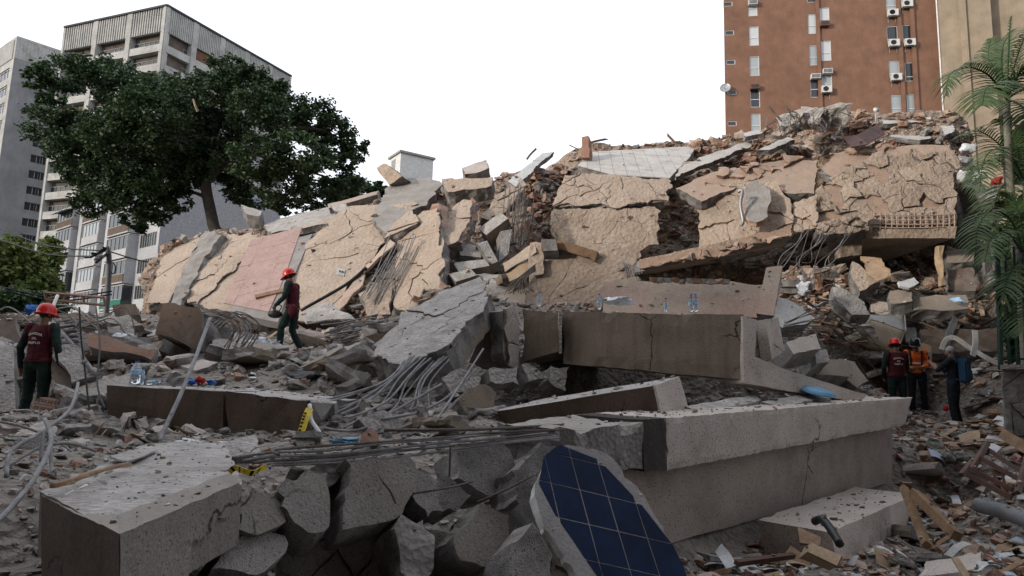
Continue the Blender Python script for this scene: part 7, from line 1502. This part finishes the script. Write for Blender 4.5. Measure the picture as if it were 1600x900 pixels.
def lumps(n, box, px, ms, label, group, name='concrete_lump', cat='concrete lump', shoot_=False, flat=.3):
    k = 0; tries = 0
    while k < n and tries < n * 30:
        tries += 1
        if shoot_:
            p, nrm, nm = shoot(sm.uniform(box[0], box[1]), sm.uniform(box[2], box[3]))
        else:
            q = shoot(sm.uniform(box[0], box[1]), sm.uniform(box[2], box[3]))[0]
            if q is None or q.y > 30: continue
            p, nrm, nm = drop(q.x + sm.uniform(-.2, .2), q.y + sm.uniform(-.3, .3))
        if p is None or p.y > 30 or not nm.startswith('rubble_'): continue
        s = p.y / F * sm.uniform(*px); mk_ = sm.choice(ms); me = sm.choice(LUMP[mk_] if sm.random() > flat else FLATS[mk_]); lk = LOOK[mk_] + (' slab piece ' if me in FLATS[mk_] else ' lump ') + label
        name = 'slab_piece' if me in FLATS[mk_] else NAME[mk_]; cat = name.replace('_', ' ')
        place(name, me, p + Vector((0, 0, s * .12)), (s * sm.uniform(.9, 1.5), s * sm.uniform(.7, 1.1), s * sm.uniform(.6, 1)), lk, cat, lk, (sm.uniform(-.5, .5), sm.uniform(-.5, .5), sm.uniform(0, 6.3))); k += 1
lumps(70, (0, 160, 500, 700), (12, 48), ('concrete_dust', 'concrete_core', 'stucco_beige'), 'in the rubble around the near guard', 'loose lumps at the left')
lumps(95, (160, 620, 480, 640), (10, 46), ('concrete_dust', 'concrete_core', 'stucco_beige'), 'in the rubble around the walking guard', 'loose lumps around the walking guard')
lumps(85, (480, 900, 560, 720), (14, 42), ('concrete_dust', 'concrete_core', 'concrete_core'), 'in the hollow below the tilted slab', 'loose lumps below the tilted slab')
lumps(60, (0, 400, 640, 760), (10, 26), ('concrete_dust', 'concrete_core', 'red_brick'), 'on the ground behind the lower left block', 'loose lumps at lower left')
lumps(60, (640, 880, 270, 480), (9, 24), ('concrete_dust', 'pink_rubble', 'red_brick', 'concrete_core'), 'in the centre heap of stacked blocks', 'lumps in the centre heap', shoot_=True)
lumps(70, (825, 890, 262, 390), (9, 20), ('pink_rubble', 'red_brick'), 'left of the cracked middle wall', 'masonry lumps at the middle wall', 'masonry_lump', 'masonry lump', True)
lumps(110, (1050, 1500, 180, 345), (8, 26), ('pink_rubble', 'red_brick', 'stucco_tan', 'concrete_dust'), 'on the crest and between the right walls', 'masonry lumps on the right crest', 'masonry_lump', 'masonry lump', True)
lumps(120, (1220, 1530, 380, 530), (8, 24), ('concrete_dust', 'pink_rubble', 'stucco_tan', 'stucco_tan', 'red_brick'), 'on the rubble slope inside the right bay', 'lumps in the right bay', shoot_=True)
lumps(60, (1080, 1600, 640, 900), (12, 34), ('pink_rubble', 'concrete_core', 'red_brick', 'concrete_dust'), 'in the debris yard at right', 'masonry lumps in the debris yard', 'masonry_lump', 'masonry lump')
lumps(45, (880, 1220, 430, 520), (8, 18), ('pink_rubble', 'concrete_dust', 'red_brick'), 'on the ground behind the big beam', 'lumps behind the big beam', 'masonry_lump', 'masonry lump')
lumps(40, (250, 640, 290, 500), (7, 18), ('concrete_dust', 'pink_rubble', 'concrete_core'), 'caught on the ridge of the leaning facade', 'lumps on the leaning facade', shoot_=True)
# yard litter: boards, papers, books, bricks, tiles, cloth
def bent(nm, l, wd, th, bend, m, ragged=0, seed=1, n=5):
    r = random.Random(seed); V = []; Fc = []
    for i in range(n + 1):
        x = -l / 2 + l * i / n; z = bend * (1 - (2 * i / n - 1) ** 2); e = ragged * r.uniform(-1, 1) if i in (0, n) else 0
        V += [(x + e, -wd / 2, z), (x - e, wd / 2, z + bend * .2 * r.uniform(-1, 1)), (x - e, wd / 2, z - th), (x + e, -wd / 2, z - th)]
    for i in range(n):
        for j in range(4): Fc.append((4 * i + j, 4 * i + (j + 1) % 4, 4 * i + 4 + (j + 1) % 4, 4 * i + 4 + j))
    Fc += [(3, 2, 1, 0), tuple(4 * n + j for j in range(4))]; return mesh(nm, V, Fc, [m])
flatmat('book_red', (.25, .03, .03)); flatmat('book_green', (.05, .16, .10)); flatmat('book_blue', (.04, .08, .22))
KIND = [('wooden_board', 'board', [bent('wooden_board', 1, .16, .03, .01, m, .06, i) for i, m in enumerate(('wood', 'wood_pale', 'wood_dark', 'wood'))], (18, 75), 120, 'splintered wooden board in the debris yard at right', 'boards in the debris yard', .3),
        ('paper_sheet', 'paper', [bent('paper_sheet', 1, .7, .006, .06 * (i + 1), m, .02, i) for i, m in enumerate(('paper', 'paper', 'paper_blue', 'paper'))], (8, 30), 150, 'crumpled paper sheet in the debris yard at right', 'papers in the debris yard', .45),
        ('cardboard_piece', 'cardboard', [bent('cardboard_piece', 1, .75, .02, .08, m, .1, i) for i, m in enumerate(('cardboard', 'wood_pale', 'stucco_pink'))], (14, 44), 90, 'torn cardboard piece in the debris yard at right', 'cardboard in the debris yard', .4),
        ('brick_fragment', 'brick', [lump_mesh('brick_fragment', 800 + i, ('red_brick',), 1, .12, .6, 1.) for i in range(4)], (8, 24), 150, 'broken red brick in the debris yard at right', 'bricks in the debris yard', .5),
        ('metal_scrap', 'metal scrap', [bent('metal_scrap', 1, .22, .02, .12, m, .02, i) for i, m in enumerate(('metal_grey', 'white_paint', 'pipe_grey'))], (16, 60), 70, 'bent metal scrap in the debris yard at right', 'metal scraps in the debris yard', .35),
        ('book', 'book', [bent('book', 1, .72, .16, .03, m, 0, i, 3) for i, m in enumerate(('book_red', 'book_green', 'book_blue', 'paper'))], (7, 18), 50, 'dusty book lying in the debris yard at right', 'books in the debris yard', .4)]
YLOOK = {'wood': 'brown', 'wood_pale': 'pale', 'wood_dark': 'dark brown', 'paper': 'white', 'paper_blue': 'blue printed', 'cardboard': 'tan', 'stucco_pink': 'pinkish', 'red_brick': 'red', 'metal_grey': 'grey', 'white_paint': 'white', 'pipe_grey': 'dark grey', 'book_red': 'red', 'book_green': 'green', 'book_blue': 'blue'}
def yl(me, lab, x, y):
    z_ = 'along the bottom edge' if y < 6.2 else 'beside the beige footing' if x < 2.6 + (y - 6) * 1.0 else 'around the photographer' if y > 12 else 'below the stone wall' if x > 2.6 + (y - 4) * .75 and y > 8.5 else 'around the overturned chair'
    l_ = YLOOK[me.materials[0].name.split('.')[0]] + ' ' + lab.replace(' in the debris yard at right', '') + ' in the debris ' + z_; return l_, cat, l_
for nm, cat, mes, px, n, lab, grp, til in KIND:
    k = tr_ = 0
    while k < n and tr_ < n * 30:
        tr_ += 1; u, v = sm.random(), sm.random(); x, y = floor_pt(.22, .80, 5., 17)
        if not (x > 1.9 + (y - 6) * .9 or (y < 6.6 and x > 1.3 + (y - 5) * .4)): continue
        p, nrm, hn = drop(x, y)
        if p is None or not hn.startswith(('rubble', 'fine')): continue
        s = p.y / F * sm.uniform(*px); me_ = sm.choice(mes); place(nm, me_, p + Vector((0, 0, .03 + s * .06)), (s, s * sm.uniform(.8, 1.2), s * sm.uniform(.8, 1.2)), *yl(me_, lab, x, y),  (sm.gauss(0, til), sm.gauss(0, til), sm.uniform(0, 6.3))); k += 1
# sticks and boards in the bay and on the crest
for n, box, px, lab, grp in ((60, (1240, 1540, 390, 560), (16, 60), 'splintered board in the rubble of the right bay', 'boards in the right bay'), (26, (900, 1480, 180, 260), (14, 46), 'broken batten on the crest of the ruin', 'battens on the crest'), (22, (380, 620, 480, 560), (14, 40), 'broken batten in the rubble around the walking guard', 'battens around the walking guard'), (18, (0, 330, 640, 700), (12, 36), 'broken batten on the ground behind the lower left block', 'battens at lower left')):
    k = 0
    for _ in range(n * 12):
        if k >= n: break
        p, nrm, hn = shoot(sm.uniform(box[0], box[1]), sm.uniform(box[2], box[3]))
        if p is None or p.y > 28 or not hn.startswith(('rubble', 'fine', 'ridge')): continue
        s = p.y / F * sm.uniform(*px); place('wooden_board', sm.choice(KIND[0][2]), p + Vector((0, -.05, .06)), (s, s * .8, s), lab, 'board', grp, (sm.gauss(0, .4), sm.gauss(0, .45), sm.uniform(0, 6.3))); k += 1
